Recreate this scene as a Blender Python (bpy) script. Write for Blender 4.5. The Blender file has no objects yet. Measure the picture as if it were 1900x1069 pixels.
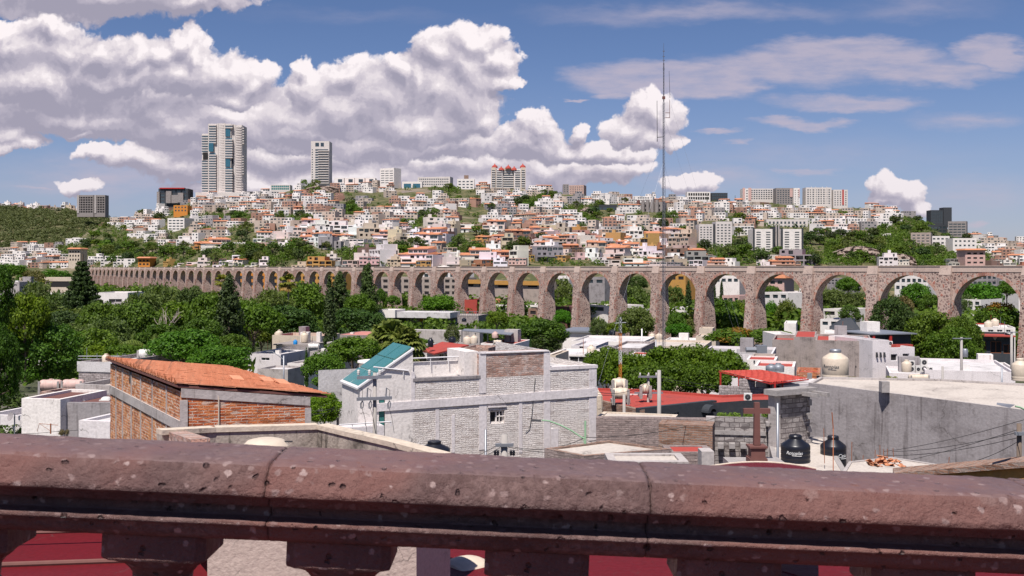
import bpy, math, random
import numpy as np
from mathutils import Vector, Matrix, noise as mnoise
R=math.radians
rnd=random.Random(7)
S=bpy.context.scene; COL=S.collection
F=1900.; HZ=494.; CZ=30.
# ---------------- camera ----------------
cam=bpy.data.cameras.new('camera'); co=bpy.data.objects.new('camera',cam); COL.objects.link(co)
co.location=(0,0,CZ); co.rotation_euler=(R(90),0,0)
cam.sensor_width=36; cam.lens=36; cam.shift_y=-40.5/1900; cam.clip_start=.05; cam.clip_end=20000
cam.dof.use_dof=True; cam.dof.focus_distance=70; cam.dof.aperture_fstop=22
S.camera=co
S.view_settings.view_transform='Standard'; S.view_settings.look='None'; S.view_settings.exposure=0.42; S.view_settings.gamma=1
S.render.engine='CYCLES'
S.cycles.max_bounces=6; S.cycles.transparent_max_bounces=8; S.cycles.diffuse_bounces=3
# ---------------- sun ----------------
PHI,EL=R(-19),R(61)
SD=Vector((math.cos(EL)*math.sin(PHI),-math.cos(EL)*math.cos(PHI),math.sin(EL)))
sun=bpy.data.lights.new('sun','SUN'); sun.energy=5.0; sun.angle=R(.5); sun.color=(1,.945,.88)
so=bpy.data.objects.new('sun',sun); COL.objects.link(so); so.rotation_euler=SD.to_track_quat('Z','Y').to_euler(); so.location=(0,0,200)
# ---------------- node helper ----------------
def nd(t,typ,*ins,**at):
    n=t.nodes.new(typ)
    for k,v in at.items():
        if k[0]!='_': setattr(n,k,v)
    for i,v in enumerate(ins):
        if v is None: continue
        if isinstance(v,bpy.types.NodeSocket): t.links.new(v,n.inputs[i])
        elif isinstance(v,bpy.types.Node): t.links.new(v.outputs[0],n.inputs[i])
        else: n.inputs[i].default_value=v
    return n
def mth(t,op,a,b=0.,c=0.,clamp=False): return nd(t,'ShaderNodeMath',a,b,c,operation=op,use_clamp=clamp).outputs[0]
def vm(t,op,a,b=None,c=None):
    n=nd(t,'ShaderNodeVectorMath',a,b,c,operation=op); return n.outputs['Value'] if op in('LENGTH','DOT_PRODUCT') else n.outputs[0]
def mixc(t,f,a,b,bt='MIX'):
    n=t.nodes.new('ShaderNodeMix'); n.data_type='RGBA'; n.blend_type=bt
    for s,v in ((n.inputs[0],f),(n.inputs[6],a),(n.inputs[7],b)):
        if isinstance(v,bpy.types.NodeSocket): t.links.new(v,s)
        elif s.type=='RGBA': s.default_value=(*v[:3],1)
        else: s.default_value=v
    return n.outputs[2]
def sstep(t,x,a,b):
    n=nd(t,'ShaderNodeMapRange',x,a,b,0.,1.,interpolation_type='SMOOTHSTEP'); return n.outputs[0]
def ramp(t,x,a,b,c=0.,d=1.):
    return nd(t,'ShaderNodeMapRange',x,a,b,c,d).outputs[0]
# ---------------- world: sky + clouds ----------------
W=bpy.data.worlds.new('World'); S.world=W; W.use_nodes=True
t=W.node_tree; t.nodes.clear()
sky=nd(t,'ShaderNodeTexSky',sky_type='NISHITA',sun_disc=False,sun_elevation=EL,sun_rotation=math.atan2(SD.x,SD.y),altitude=1800,air_density=1.0,dust_density=1.2,ozone_density=2.2)
tc=nd(t,'ShaderNodeTexCoord'); sep=nd(t,'ShaderNodeSeparateXYZ',tc.outputs['Generated'])
yy=mth(t,'MAXIMUM',sep.outputs[1],.08)
u=mth(t,'DIVIDE',sep.outputs[0],yy); v=mth(t,'DIVIDE',sep.outputs[2],yy)
p=nd(t,'ShaderNodeCombineXYZ',u,v,0.).outputs[0]
LY=[ # back to front: (blobs px,py,rx,ry), darkness
([(560,290,240,36),(820,300,200,36),(380,270,120,30),(1060,305,90,30),(500,345,200,22),(640,335,200,34),(760,330,120,36),(900,335,150,38),(1010,318,110,34),(1090,320,110,34),(1130,310,90,28),(1190,312,50,20),(430,330,70,22),(330,305,110,30),(260,290,95,26),(180,280,50,14),(150,345,45,14),(1285,352,55,22),(1310,338,30,16),(1255,345,30,14),(1645,345,42,30),(1680,355,42,28),(1700,378,34,20),(1640,372,30,14)],.04),
([(90,175,170,60),(280,190,200,55),(430,215,130,40),(560,215,120,50),(760,235,160,45),(30,245,40,26),(55,265,40,22),(20,275,40,16),(140,247,42,12),(100,215,120,40),(60,190,120,50),(200,225,130,38),(330,235,110,38),(300,210,80,40),(430,245,120,40),(560,250,120,42),(700,262,140,50),(840,262,120,36),(960,262,75,40),(1000,268,50,40),(985,235,35,28),(1050,275,60,30),(1075,240,30,17),(1110,285,70,30),(1150,280,50,24),(1180,290,50,22)],.10),
([(35,90,95,48),(125,100,80,60),(60,150,120,48),(180,140,90,48),(20,60,60,30),(100,50,62,28),(566,125,30,26),(590,165,58,48),(655,140,52,34),(690,180,90,55),(735,135,34,32),(640,210,110,50),(760,150,40,50),(815,100,58,46),(800,160,70,60),(890,82,52,42),(930,105,42,36),(880,130,80,55),(860,190,90,60),(945,140,28,22),(780,235,110,40),(900,215,45,42),(1200,202,40,36),(1235,215,36,36),(1175,240,52,32),(1215,250,56,32),(1250,262,28,20)],.0),
([(190,100,42,36),(240,110,55,42),(235,145,90,36),(330,75,42,40),(300,100,50,40),(370,100,50,44),(420,130,62,44),(350,140,90,48),(470,155,48,38),(440,175,80,26),(150,-14,350,50),(360,0,120,24)],.0)]
DK=[(130,190,280,32,1.),(300,200,150,25,.8),(440,180,110,26,.9),(700,255,170,30,1.),(830,255,120,28,1.),(640,215,60,40,.5),(150,0,420,44,1.),(380,8,140,40,.6),(500,265,320,24,.6),(890,190,70,60,.55),(1040,300,110,14,.5),(1200,262,80,18,.5),(900,318,300,12,.4),(60,230,200,30,.6),(250,150,90,30,.55),(1130,285,60,20,.4),(350,150,50,30,.5)]
CI=[(1450,128,300,40,.8),(1300,170,150,26,.9),(1720,135,190,30,.8),(1560,185,160,22,.7),(1480,225,90,12,.7),(1250,150,215,46,1.3),(1560,105,250,42,1.3),(1860,100,100,38,1.2),(1690,128,130,30,.8),(1150,180,80,14,.8),(1360,165,90,24,.9),(1620,192,150,22,.95),(1520,232,90,14,.9),(1640,120,300,30,.6),(1590,200,50,16,.8),(1330,240,75,6,.6),(1370,262,60,7,.5),(1800,225,140,22,.4),(1300,25,420,26,.4),(650,30,300,20,.16),(1700,20,260,30,.25),(1500,320,90,10,.45),(1040,188,30,4,.7),(1820,412,40,10,.6),(1760,392,40,7,.5),(1500,290,500,60,.22),(1800,360,300,60,.3),(200,330,300,70,.45),(1300,330,220,40,.4),(80,345,90,8,.5)]
def blobgroup(name,L,wt=False):
    g=bpy.data.node_groups.new(name,'ShaderNodeTree')
    g.interface.new_socket('p',in_out='INPUT',socket_type='NodeSocketVector'); g.interface.new_socket('d',in_out='OUTPUT',socket_type='NodeSocketFloat')
    gi=g.nodes.new('NodeGroupInput').outputs[0]; acc=None
    for b in L:
        cx=(b[0]-950)/F; cy=(HZ-b[1])/F; rx=b[2]/F; ry=b[3]/F
        q=vm(g,'MULTIPLY_ADD',gi,(1/rx,1/ry,0),(-cx/rx,-cy/ry,0)); l=vm(g,'LENGTH',q)
        if wt:
            l=mth(g,'MULTIPLY',mth(g,'SUBTRACT',1.,l,clamp=True),b[4]); acc=l if acc is None else mth(g,'MAXIMUM',acc,l)
        else: acc=l if acc is None else mth(g,'SMOOTH_MIN',acc,l,.22)
    if not wt: acc=mth(g,'SUBTRACT',1.,acc)
    go=g.nodes.new('NodeGroupOutput'); g.links.new(acc,go.inputs[0]); return g
GD=blobgroup('cloud_base_layout',DK,True); GI=blobgroup('cirrus_layout',CI,True)
def use(g,x):
    n=t.nodes.new('ShaderNodeGroup'); n.node_tree=g; t.links.new(x,n.inputs[0]); return n.outputs[0]
def field(pp):
    w=nd(t,'ShaderNodeTexNoise',pp,None,15.,5.,.6,noise_dimensions='2D').outputs['Color']
    w=vm(t,'MULTIPLY',vm(t,'SUBTRACT',w,(.5,.5,.5)),(.055,.042,0))
    q=vm(t,'ADD',pp,w)
    vo=nd(t,'ShaderNodeTexVoronoi',q,None,30.,2.,.6,2.1,voronoi_dimensions='2D',feature='F1'); vo.normalize=True
    f=nd(t,'ShaderNodeTexNoise',q,None,55.,6.,.62,noise_dimensions='2D').outputs[0]
    return q,mth(t,'ADD',mth(t,'MULTIPLY',mth(t,'SUBTRACT',.33,vo.outputs[0]),.55),mth(t,'MULTIPLY',mth(t,'SUBTRACT',f,.5),.45))
q0,N0=field(p); q1,N1=field(vm(t,'ADD',p,(.0045,.0115,0)))
nb=nd(t,'ShaderNodeTexNoise',p,None,7.,4.,.55,noise_dimensions='2D').outputs[0]
wp=vm(t,'ADD',p,vm(t,'MULTIPLY',vm(t,'SUBTRACT',nd(t,'ShaderNodeTexNoise',p,None,12.,4.,.6,noise_dimensions='2D').outputs['Color'],(.5,.5,.5)),(.11,.05,0)))
dk=mth(t,'MULTIPLY',use(GD,wp),1.5,clamp=True)
def cloudcol(sh):
    cr=nd(t,'ShaderNodeValToRGB',sh); e=cr.color_ramp.elements; cr.color_ramp.interpolation='EASE'
    e[0].position=0; e[0].color=(3.8,3.6,4.6,1); e[1].position=1; e[1].color=(10.3,9.5,9.7,1)
    for pos,c in ((.3,(4.9,4.55,5.5)),(.55,(6.6,6.05,6.8)),(.78,(8.5,7.8,8.2))):
        x=e.new(pos); x.color=(*c,1)
    return cr.outputs[0]
ci=use(GI,vm(t,'ADD',p,vm(t,'MULTIPLY',vm(t,'SUBTRACT',nd(t,'ShaderNodeTexNoise',vm(t,'MULTIPLY',p,(1.,3.4,1.)),None,9.,5.,.62,noise_dimensions='2D').outputs['Color'],(.5,.5,.5)),(.10,.03,0))))
cn=nd(t,'ShaderNodeTexNoise',vm(t,'MULTIPLY',p,(1.,4.5,1.)),None,22.,5.,.6,noise_dimensions='2D').outputs[0]
ca=mth(t,'MULTIPLY',mth(t,'MULTIPLY',sstep(t,ci,.0,.55),ramp(t,cn,.25,.62,.55,1.)),.80,clamp=True)
skc=nd(t,'ShaderNodeHueSaturation',.5,1.12,1.,1.,sky).outputs[0]
skc=mixc(t,1.,skc,(.92,.83,.93),'MULTIPLY')
hz=sstep(t,v,.22,-.01)
skc=mixc(t,mth(t,'MULTIPLY',hz,.45),skc,(2.9,3.3,5.0))
c1=mixc(t,ca,skc,(5.6,5.0,6.0))
c2=c1
for bl,dkk in LY:
    g_=blobgroup('cumulus_layer',bl); D0=mth(t,'ADD',use(g_,q0),N0); D1=mth(t,'ADD',use(g_,q1),N1)
    sh=mth(t,'ADD',mth(t,'MULTIPLY',mth(t,'SUBTRACT',D0,D1),.95),.50-dkk); sh=mth(t,'ADD',sh,mth(t,'MULTIPLY',mth(t,'SUBTRACT',nb,.5),.75)); sh=mth(t,'SUBTRACT',sh,mth(t,'MULTIPLY',dk,.30),clamp=True)
    c2=mixc(t,sstep(t,D0,-.06,.17),c2,mixc(t,mth(t,'MULTIPLY',hz,.3),cloudcol(sh),(4.6,4.3,5.3)))
low=sstep(t,sep.outputs[2],-.02,-.12)
c3=mixc(t,low,c2,(1.2,1.0,.85))
bg=nd(t,'ShaderNodeBackground',c3,.072); wo=nd(t,'ShaderNodeOutputWorld',bg)
W.cycles.sampling_method='MANUAL'; W.cycles.sample_map_resolution=512
# ---------------- materials ----------------
MT={}
def newmat(name,rough=.85,spec=.25):
    m=bpy.data.materials.new(name); m.use_nodes=True; t=m.node_tree; t.nodes.clear()
    b=t.nodes.new('ShaderNodeBsdfPrincipled'); b.inputs['Roughness'].default_value=rough; b.inputs['Specular IOR Level'].default_value=spec
    o=t.nodes.new('ShaderNodeOutputMaterial'); t.links.new(b.outputs[0],o.inputs[0]); MT[name]=m
    return m,t,b
def setc(t,b,c,bump=None,strength=.5,dist=.02):
    if isinstance(c,bpy.types.NodeSocket): t.links.new(c,b.inputs['Base Color'])
    else: b.inputs['Base Color'].default_value=(*c,1)
    if bump is not None:
        n=nd(t,'ShaderNodeBump',strength,dist); t.links.new(bump,n.inputs['Height']); t.links.new(n.outputs[0],b.inputs['Normal'])
def uv(t,sx=1,sy=1,ox=0,oy=0):
    n=nd(t,'ShaderNodeUVMap'); return vm(t,'MULTIPLY_ADD',n.outputs[0],(sx,sy,1),(ox,oy,0))
def obc(t): return nd(t,'ShaderNodeTexCoord').outputs['Object']
def noi(t,vec,scale,det=4.,rg=.55): return nd(t,'ShaderNodeTexNoise',vec,None,scale,det,rg).outputs[0]
def paint(name,c,stain=.35,rough=.8,objcol=False,streak=True,sc=1.,dirt=(.16,.14,.13)):
    m,t,b=newmat(name,rough); U=uv(t)
    base=nd(t,'ShaderNodeObjectInfo').outputs['Color'] if objcol else None
    n1=noi(t,U,.55*sc,7.,.62); n3=noi(t,U,9*sc,5.); n4=noi(t,U,2.6*sc,6.,.68)
    f=mth(t,'MULTIPLY',sstep(t,n1,.45,.75),stain)
    f=mth(t,'ADD',f,mth(t,'MULTIPLY',sstep(t,n4,.56,.74),stain*.8))
    if streak:
        n2=noi(t,uv(t,2.2*sc,.16*sc),1.3,6.,.65); n5=noi(t,uv(t,7.*sc,.22*sc),1.,5.,.6)
        f=mth(t,'ADD',f,mth(t,'MULTIPLY',sstep(t,n2,.52,.78),stain*1.2)); f=mth(t,'ADD',f,mth(t,'MULTIPLY',mth(t,'MULTIPLY',sstep(t,n5,.56,.72),sstep(t,n1,.38,.6)),stain))
    f=mth(t,'MINIMUM',f,.92)
    cc=mixc(t,f,base if objcol else c,dirt)
    if not objcol:
        ve=nd(t,'ShaderNodeTexVoronoi',vm(t,'ADD',U,vm(t,'MULTIPLY',vm(t,'SUBTRACT',nd(t,'ShaderNodeTexNoise',U,None,2.5,4.,.6).outputs['Color'],(.5,.5,.5)),(.8,.8,0))),None,.55*sc,feature='DISTANCE_TO_EDGE')
        cc=mixc(t,mth(t,'MULTIPLY',mth(t,'MULTIPLY',sstep(t,ve.outputs[0],.012,.004),sstep(t,n1,.5,.6)),.6),cc,(.08,.07,.065))
    cc=mixc(t,ramp(t,n3,.3,.7,0.,.28),cc,(.2,.18,.17),'MULTIPLY')
    setc(t,b,cc,mth(t,'ADD',n3,mth(t,'MULTIPLY',n4,1.5)),.5,.02); return m
def brick(name,c1,c2,mort,bw=.26,bh=.075,ms=.014,bump=.8,dist=.03,warp=.02,stain=0.,patch=None):
    m,t,b=newmat(name,.9); U=uv(t)
    w=vm(t,'MULTIPLY',vm(t,'SUBTRACT',nd(t,'ShaderNodeTexNoise',U,None,3.,4.,.6).outputs['Color'],(.5,.5,.5)),(warp*2,warp,0))
    U2=vm(t,'ADD',U,w)
    br=nd(t,'ShaderNodeTexBrick',U2,(*c1,1),(*c2,1),(*mort,1),1.,ms,.15,0.,bw,bh)
    n=noi(t,U,22.,5.,.65); n1=noi(t,U,1.1,5.)
    nx=noi(t,U,1.8,6.,.7); col=mixc(t,ramp(t,n,.25,.75,0.,.45),br.outputs[0],mort if patch is None else patch); col=mixc(t,mth(t,'MULTIPLY',sstep(t,nx,.50,.60),.75 if patch else .5),col,patch or mort); col=mixc(t,ramp(t,noi(t,uv(t,1,4.),5.,5.),.52,.72,0.,.25 if patch and c1[1]>.5 else .45),col,(.10,.06,.05))
    if stain: col=mixc(t,mth(t,'MULTIPLY',sstep(t,n1,.5,.7),stain),col,(.12,.09,.08))
    vb=nd(t,'ShaderNodeTexVoronoi',vm(t,'MULTIPLY',U2,(1/bw,1/bh,1)),None,1.); hb_=nd(t,'ShaderNodeSeparateColor',vb.outputs['Color'])
    col=mixc(t,mth(t,'MULTIPLY',sstep(t,hb_.outputs[0],.45,.95),.55 if patch is None or c1[1]<.5 else .12),col,tuple(x*.32 for x in c1)); col=mixc(t,mth(t,'MULTIPLY',sstep(t,hb_.outputs[1],.88,.93),.35 if patch and c1[1]>.5 else .75),col,mort)
    h=mth(t,'ADD',mth(t,'MULTIPLY',br.outputs['Fac'],-1.),mth(t,'MULTIPLY',n,.9))
    setc(t,b,col,h,bump,dist); return m
WHITE=paint('white_paint',(.81,.75,.715),.2); paint('lavender_white',(.72,.665,.67),.2); paint('cream_paint',(.62,.52,.42),.25)
paint('pink_paint',(.62,.40,.36),.25); paint('grey_render',(.30,.265,.255),.55); paint('pale_render',(.46,.415,.40),.6)
paint('concrete',(.36,.33,.32),.5); paint('raw_render',(.345,.29,.27),.75,dirt=(.10,.085,.08)); paint('house_paint',(1,1,1),.12,objcol=True,sc=.5)
paint('dark_slate',(.045,.05,.06),.1); paint('tan_render',(.42,.34,.30),.5); paint('ochre_paint',(.52,.27,.07),.2); paint('orange_paint',(.62,.24,.045),.15)
paint('mossy_wall',(.42,.36,.31),.85,dirt=(.07,.06,.05),sc=2.); paint('stained_grey',(.33,.30,.305),.8,dirt=(.15,.13,.13))
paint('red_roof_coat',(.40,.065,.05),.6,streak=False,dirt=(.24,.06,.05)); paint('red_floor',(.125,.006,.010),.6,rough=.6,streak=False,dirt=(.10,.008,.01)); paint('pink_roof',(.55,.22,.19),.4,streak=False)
paint('roof_screed',(.54,.48,.43),.6,streak=False,dirt=(.26,.22,.20)); paint('roof_white',(.62,.59,.59),.55,streak=False); paint('roof_grey',(.32,.30,.30),.4,streak=False)
paint('tower_white',(.66,.60,.57),.12,sc=.3); paint('cream_stucco',(.50,.40,.35),.12,sc=2.)
brick('orange_brick',(.40,.065,.022),(.58,.15,.045),(.58,.46,.38),.27,.075,.013,1.,.03,.03,.1,(.60,.22,.08))
brick('side_brick',(.46,.095,.028),(.66,.21,.065),(.66,.52,.42),.15,.085,.016,1.,.05,.05,.1,(.66,.30,.12))
brick('whitewash_brick',(.86,.79,.75),(.76,.69,.65),(.27,.20,.18),.34,.085,.006,1.,.07,.13,.15,(.82,.76,.73))
brick('peeled_brick',(.52,.24,.16),(.68,.46,.38),(.33,.24,.21),.27,.08,.010,1.,.05,.06,.2,(.58,.50,.47))
brick('brown_brick',(.26,.12,.07),(.36,.18,.11),(.30,.24,.21),.27,.085,.014,1.,.03,.03)
brick('faded_brick',(.34,.26,.24),(.40,.32,.30),(.24,.19,.18),.27,.085,.010,1.,.04,.05)
brick('concrete_block',(.36,.32,.31),(.44,.40,.38),(.12,.10,.10),.40,.20,.016,1.,.03,.02)
brick('pale_block',(.50,.44,.43),(.56,.49,.48),(.20,.16,.16),.35,.16,.012,1.,.05,.05)
def rubble():
    m,t,b=newmat('rubble_masonry',.95); U=uv(t)
    U2=vm(t,'ADD',U,vm(t,'MULTIPLY',vm(t,'SUBTRACT',nd(t,'ShaderNodeTexNoise',U,None,1.5,3.,.5).outputs['Color'],(.5,.5,.5)),(.5,.5,0)))
    vo=nd(t,'ShaderNodeTexVoronoi',U2,None,1.55,feature='F1'); ve=nd(t,'ShaderNodeTexVoronoi',U2,None,1.55,feature='DISTANCE_TO_EDGE')
    hs=nd(t,'ShaderNodeSeparateColor',vo.outputs['Color'])
    st=mixc(t,hs.outputs[0],(.06,.035,.037),(.36,.22,.19))
    st=mixc(t,sstep(t,hs.outputs[1],.86,.9),st,(.40,.12,.08))
    col=mixc(t,sstep(t,ve.outputs[0],.20,.08),st,(.60,.46,.39))
    n=noi(t,U,.35,4.); col=mixc(t,ramp(t,n,.3,.7,0.,.35),col,(.56,.44,.39))
    n2=noi(t,U,6.,5.); col=mixc(t,ramp(t,n2,.3,.7,.0,.35),col,(.14,.10,.10))
    n7=noi(t,uv(t,.5,.05),1.,6.,.6); col=mixc(t,mth(t,'MULTIPLY',sstep(t,n7,.52,.70),.45),col,(.13,.085,.08)); n8=noi(t,U,.09,5.,.6); col=mixc(t,ramp(t,n8,.35,.65,0.,.5),col,(.50,.37,.33),'MULTIPLY'); setc(t,b,col,ve.outputs[0],.9,.12); return m
rubble()
paint('parapet_stone',(.52,.40,.345),.35,sc=.4,dirt=(.26,.19,.17)); brick('red_voussoir',(.42,.10,.06),(.50,.24,.17),(.50,.40,.34),.42,1.2,.05,.8,.05,.02); brick('quoin_stone',(.36,.085,.055),(.46,.20,.14),(.45,.36,.31),1.2,.35,.05,.6,.05,.05)
def tileroof(name,c1,c2,sx,period=.22):
    m,t,b=newmat(name,.85); U=uv(t)
    wv=nd(t,'ShaderNodeTexWave',U,1/period/2*.9,0.,0.,0.,1.,wave_type='BANDS',bands_direction=sx,wave_profile='SIN')
    n=noi(t,U,3.,5.); vo=nd(t,'ShaderNodeTexVoronoi',uv(t,5.,2.4),None,1.)
    hs=nd(t,'ShaderNodeSeparateColor',vo.outputs['Color'])
    col=mixc(t,mth(t,'ADD',mth(t,'MULTIPLY',hs.outputs[0],.6),mth(t,'MULTIPLY',n,.4)),c1,c2)
    setc(t,b,col,wv.outputs['Fac'],1.,.05); return m
tileroof('clay_tile',(.46,.17,.085),(.60,.27,.15),'X'); paint('flat_clay',(.62,.275,.16),.35,streak=False,dirt=(.72,.46,.32)); tileroof('red_corrugated',(.42,.04,.03),(.52,.10,.07),'X',.2)
def stone_rail():
    m,t,b=newmat('cantera_stone',.5,.45); O=obc(t)
    n1=noi(t,O,6.,6.,.6); n2=noi(t,O,75.,6.,.7); n3=noi(t,O,26.,5.,.65); n4=noi(t,O,2.2,3.)
    Ow=vm(t,'ADD',O,vm(t,'MULTIPLY',vm(t,'SUBTRACT',nd(t,'ShaderNodeTexNoise',O,None,60.,3.,.6).outputs['Color'],(.5,.5,.5)),(.02,.02,.02)))
    vo=nd(t,'ShaderNodeTexVoronoi',Ow,None,48.); hs=nd(t,'ShaderNodeSeparateColor',vo.outputs['Color'])
    v2=nd(t,'ShaderNodeTexVoronoi',Ow,None,17.); h2=nd(t,'ShaderNodeSeparateColor',v2.outputs['Color'])
    col=mixc(t,sstep(t,n1,.3,.7),(.092,.046,.043),(.178,.108,.098))
    col=mixc(t,ramp(t,n2,.38,.62,0.,.75),col,(.070,.034,.030))
    col=mixc(t,sstep(t,n4,.5,.62),col,mixc(t,n3,(.13,.05,.04),(.20,.10,.085)))
    spot=mth(t,'MULTIPLY',mth(t,'MULTIPLY',sstep(t,vo.outputs[0],.36,.22),sstep(t,hs.outputs[0],.52,.8)),.75)
    col=mixc(t,spot,col,mixc(t,hs.outputs[1],(.22,.14,.13),(.42,.31,.29)))
    sp2=mth(t,'MULTIPLY',mth(t,'MULTIPLY',sstep(t,v2.outputs[0],.30,.2),sstep(t,h2.outputs[0],.90,.94)),.45)
    col=mixc(t,sp2,col,(.30,.20,.18))
    pit=mth(t,'MULTIPLY',sstep(t,vo.outputs[0],.30,.1),sstep(t,hs.outputs[0],.34,.2))
    col=mixc(t,mth(t,'MULTIPLY',pit,.7),col,(.035,.016,.015))
    h=mth(t,'SUBTRACT',mth(t,'ADD',n2,mth(t,'MULTIPLY',n3,.9)),mth(t,'MULTIPLY',pit,1.4))
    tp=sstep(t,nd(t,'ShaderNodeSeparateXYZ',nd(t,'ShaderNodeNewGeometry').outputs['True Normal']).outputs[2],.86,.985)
    col=mixc(t,mth(t,'MULTIPLY',tp,.55),col,mixc(t,n1,(.115,.070,.070),(.170,.113,.110)))  # upward faces smoother, with a lavender sky reflection put into the stone colour
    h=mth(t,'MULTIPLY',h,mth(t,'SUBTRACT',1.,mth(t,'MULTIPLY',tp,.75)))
    setc(t,b,col,h,1.,.009)
    t.links.new(ramp(t,n3,.3,.7,.36,.7),b.inputs['Roughness']); return m
stone_rail()
def simple(name,c,rough=.5,metal=0.,spec=.4,bumps=0):
    m,t,b=newmat(name,rough,spec); b.inputs['Metallic'].default_value=metal
    n=noi(t,obc(t),6.,4.); cc=mixc(t,ramp(t,n,.35,.7,0.,.3),c,tuple(x*.55 for x in c)); setc(t,b,cc,n if bumps else None,.3,.01); return m
simple('glass',(.035,.05,.06),.08,0,.9); simple('teal_glass',(.05,.19,.18),.12,0,.8); simple('blue_glass',(.03,.12,.17),.1,0,.8)
simple('black_plastic',(.012,.013,.02),.35); simple('cream_plastic',(.60,.50,.40),.5); simple('pink_plastic',(.55,.37,.33),.6); simple('white_plastic',(.66,.63,.60),.4); simple('blue_plastic',(.02,.22,.55),.4)
simple('mast_metal',(.13,.13,.16),.5,.2); simple('dark_metal',(.05,.05,.055),.5,.3); simple('grey_metal',(.30,.31,.34),.45,.5); simple('white_metal',(.68,.66,.67),.4); simple('red_metal',(.42,.03,.025),.45); simple('green_metal',(.25,.42,.26),.5); simple('rust_metal',(.30,.10,.04),.8)
simple('wood_pole',(.15,.11,.085),.9); simple('concrete_pole',(.36,.33,.31),.9); simple('bark',(.10,.075,.055),.95); simple('pale_bark',(.38,.31,.27),.9); simple('wire_black',(.02,.02,.02),.6)
simple('red_stone',(.155,.068,.058),.8,0,.3,1); simple('dark_opening',(.02,.018,.02),.9); simple('lettering_white',(.7,.7,.7),.6); simple('lettering_dark',(.05,.06,.08),.6); simple('orange_metal',(.62,.20,.03),.6)
def foliage(name,a,bc,tr=.35):
    m,t,b=newmat(name,.6,.25)
    inf=nd(t,'ShaderNodeObjectInfo'); g=nd(t,'ShaderNodeNewGeometry')
    n=noi(t,g.outputs['Position'],.5,3.)
    rr=mth(t,'ADD',mth(t,'MULTIPLY',g.outputs['Random Per Island'],.75),mth(t,'MULTIPLY',n,.3))
    col=mixc(t,rr,a,bc); col=mixc(t,1.,col,inf.outputs['Color'],'MULTIPLY')
    t.links.new(col,b.inputs['Base Color'])
    tl=nd(t,'ShaderNodeBsdfTranslucent'); t.links.new(mixc(t,1.,col,(1.15,1.3,.5),'MULTIPLY'),tl.inputs[0])
    mx=nd(t,'ShaderNodeMixShader',tr,b.outputs[0],tl.outputs[0]); o=[x for x in t.nodes if x.type=='OUTPUT_MATERIAL'][0]; t.links.new(mx.outputs[0],o.inputs[0]); return m
foliage('leaf_green',(.032,.066,.009),(.130,.200,.020)); foliage('leaf_dark',(.018,.034,.012),(.065,.095,.022),.2); foliage('leaf_grey',(.05,.076,.022),(.165,.205,.06)); foliage('leaf_bright',(.028,.085,.008),(.10,.215,.014)); foliage('leaf_palm',(.05,.075,.018),(.19,.20,.05),.25); foliage('leaf_dead',(.20,.13,.07),(.32,.22,.12),.2); foliage('leaf_flame',(.10,.10,.015),(.35,.12,.02),.3); foliage('leaf_scrub',(.045,.065,.018),(.12,.13,.04),.2); foliage('leaf_bougain',(.35,.02,.06),(.45,.05,.1),.3)
def hillmat():
    m,t,b=newmat('hill_ground',.95); g=nd(t,'ShaderNodeNewGeometry').outputs['Position']
    n=noi(t,g,.012,6.,.6); n2=noi(t,g,.12,6.,.65); n3=noi(t,g,.6,4.)
    col=mixc(t,sstep(t,n2,.36,.52),(.21,.165,.085),(.060,.070,.025)); col=mixc(t,sstep(t,n,.58,.70),col,(.26,.20,.15))
    col=mixc(t,ramp(t,n3,.3,.7,0.,.5),col,(.09,.085,.04)); setc(t,b,col,n2,.6,1.); return m
hillmat()
def groundmat():
    m,t,b=newmat('town_ground',.95); g=nd(t,'ShaderNodeNewGeometry').outputs['Position']
    n=noi(t,g,.03,6.,.6); n2=noi(t,g,.4,5.); col=mixc(t,sstep(t,n,.48,.60),(.045,.055,.022),(.20,.17,.15)); col=mixc(t,ramp(t,n2,.3,.7,0.,.5),col,(.07,.07,.045)); setc(t,b,col,n2,.4,.2); return m
groundmat()
def rockmat():
    m,t,b=newmat('cliff_rock',.95); g=nd(t,'ShaderNodeNewGeometry').outputs['Position']
    v=nd(t,'ShaderNodeTexVoronoi',g,None,.35,feature='DISTANCE_TO_EDGE'); n=noi(t,g,.5,6.,.65)
    col=mixc(t,ramp(t,n,.35,.65),(.18,.13,.11),(.42,.33,.28)); setc(t,b,col,mth(t,'ADD',v.outputs[0],n),.9,1.5); return m
rockmat()
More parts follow.
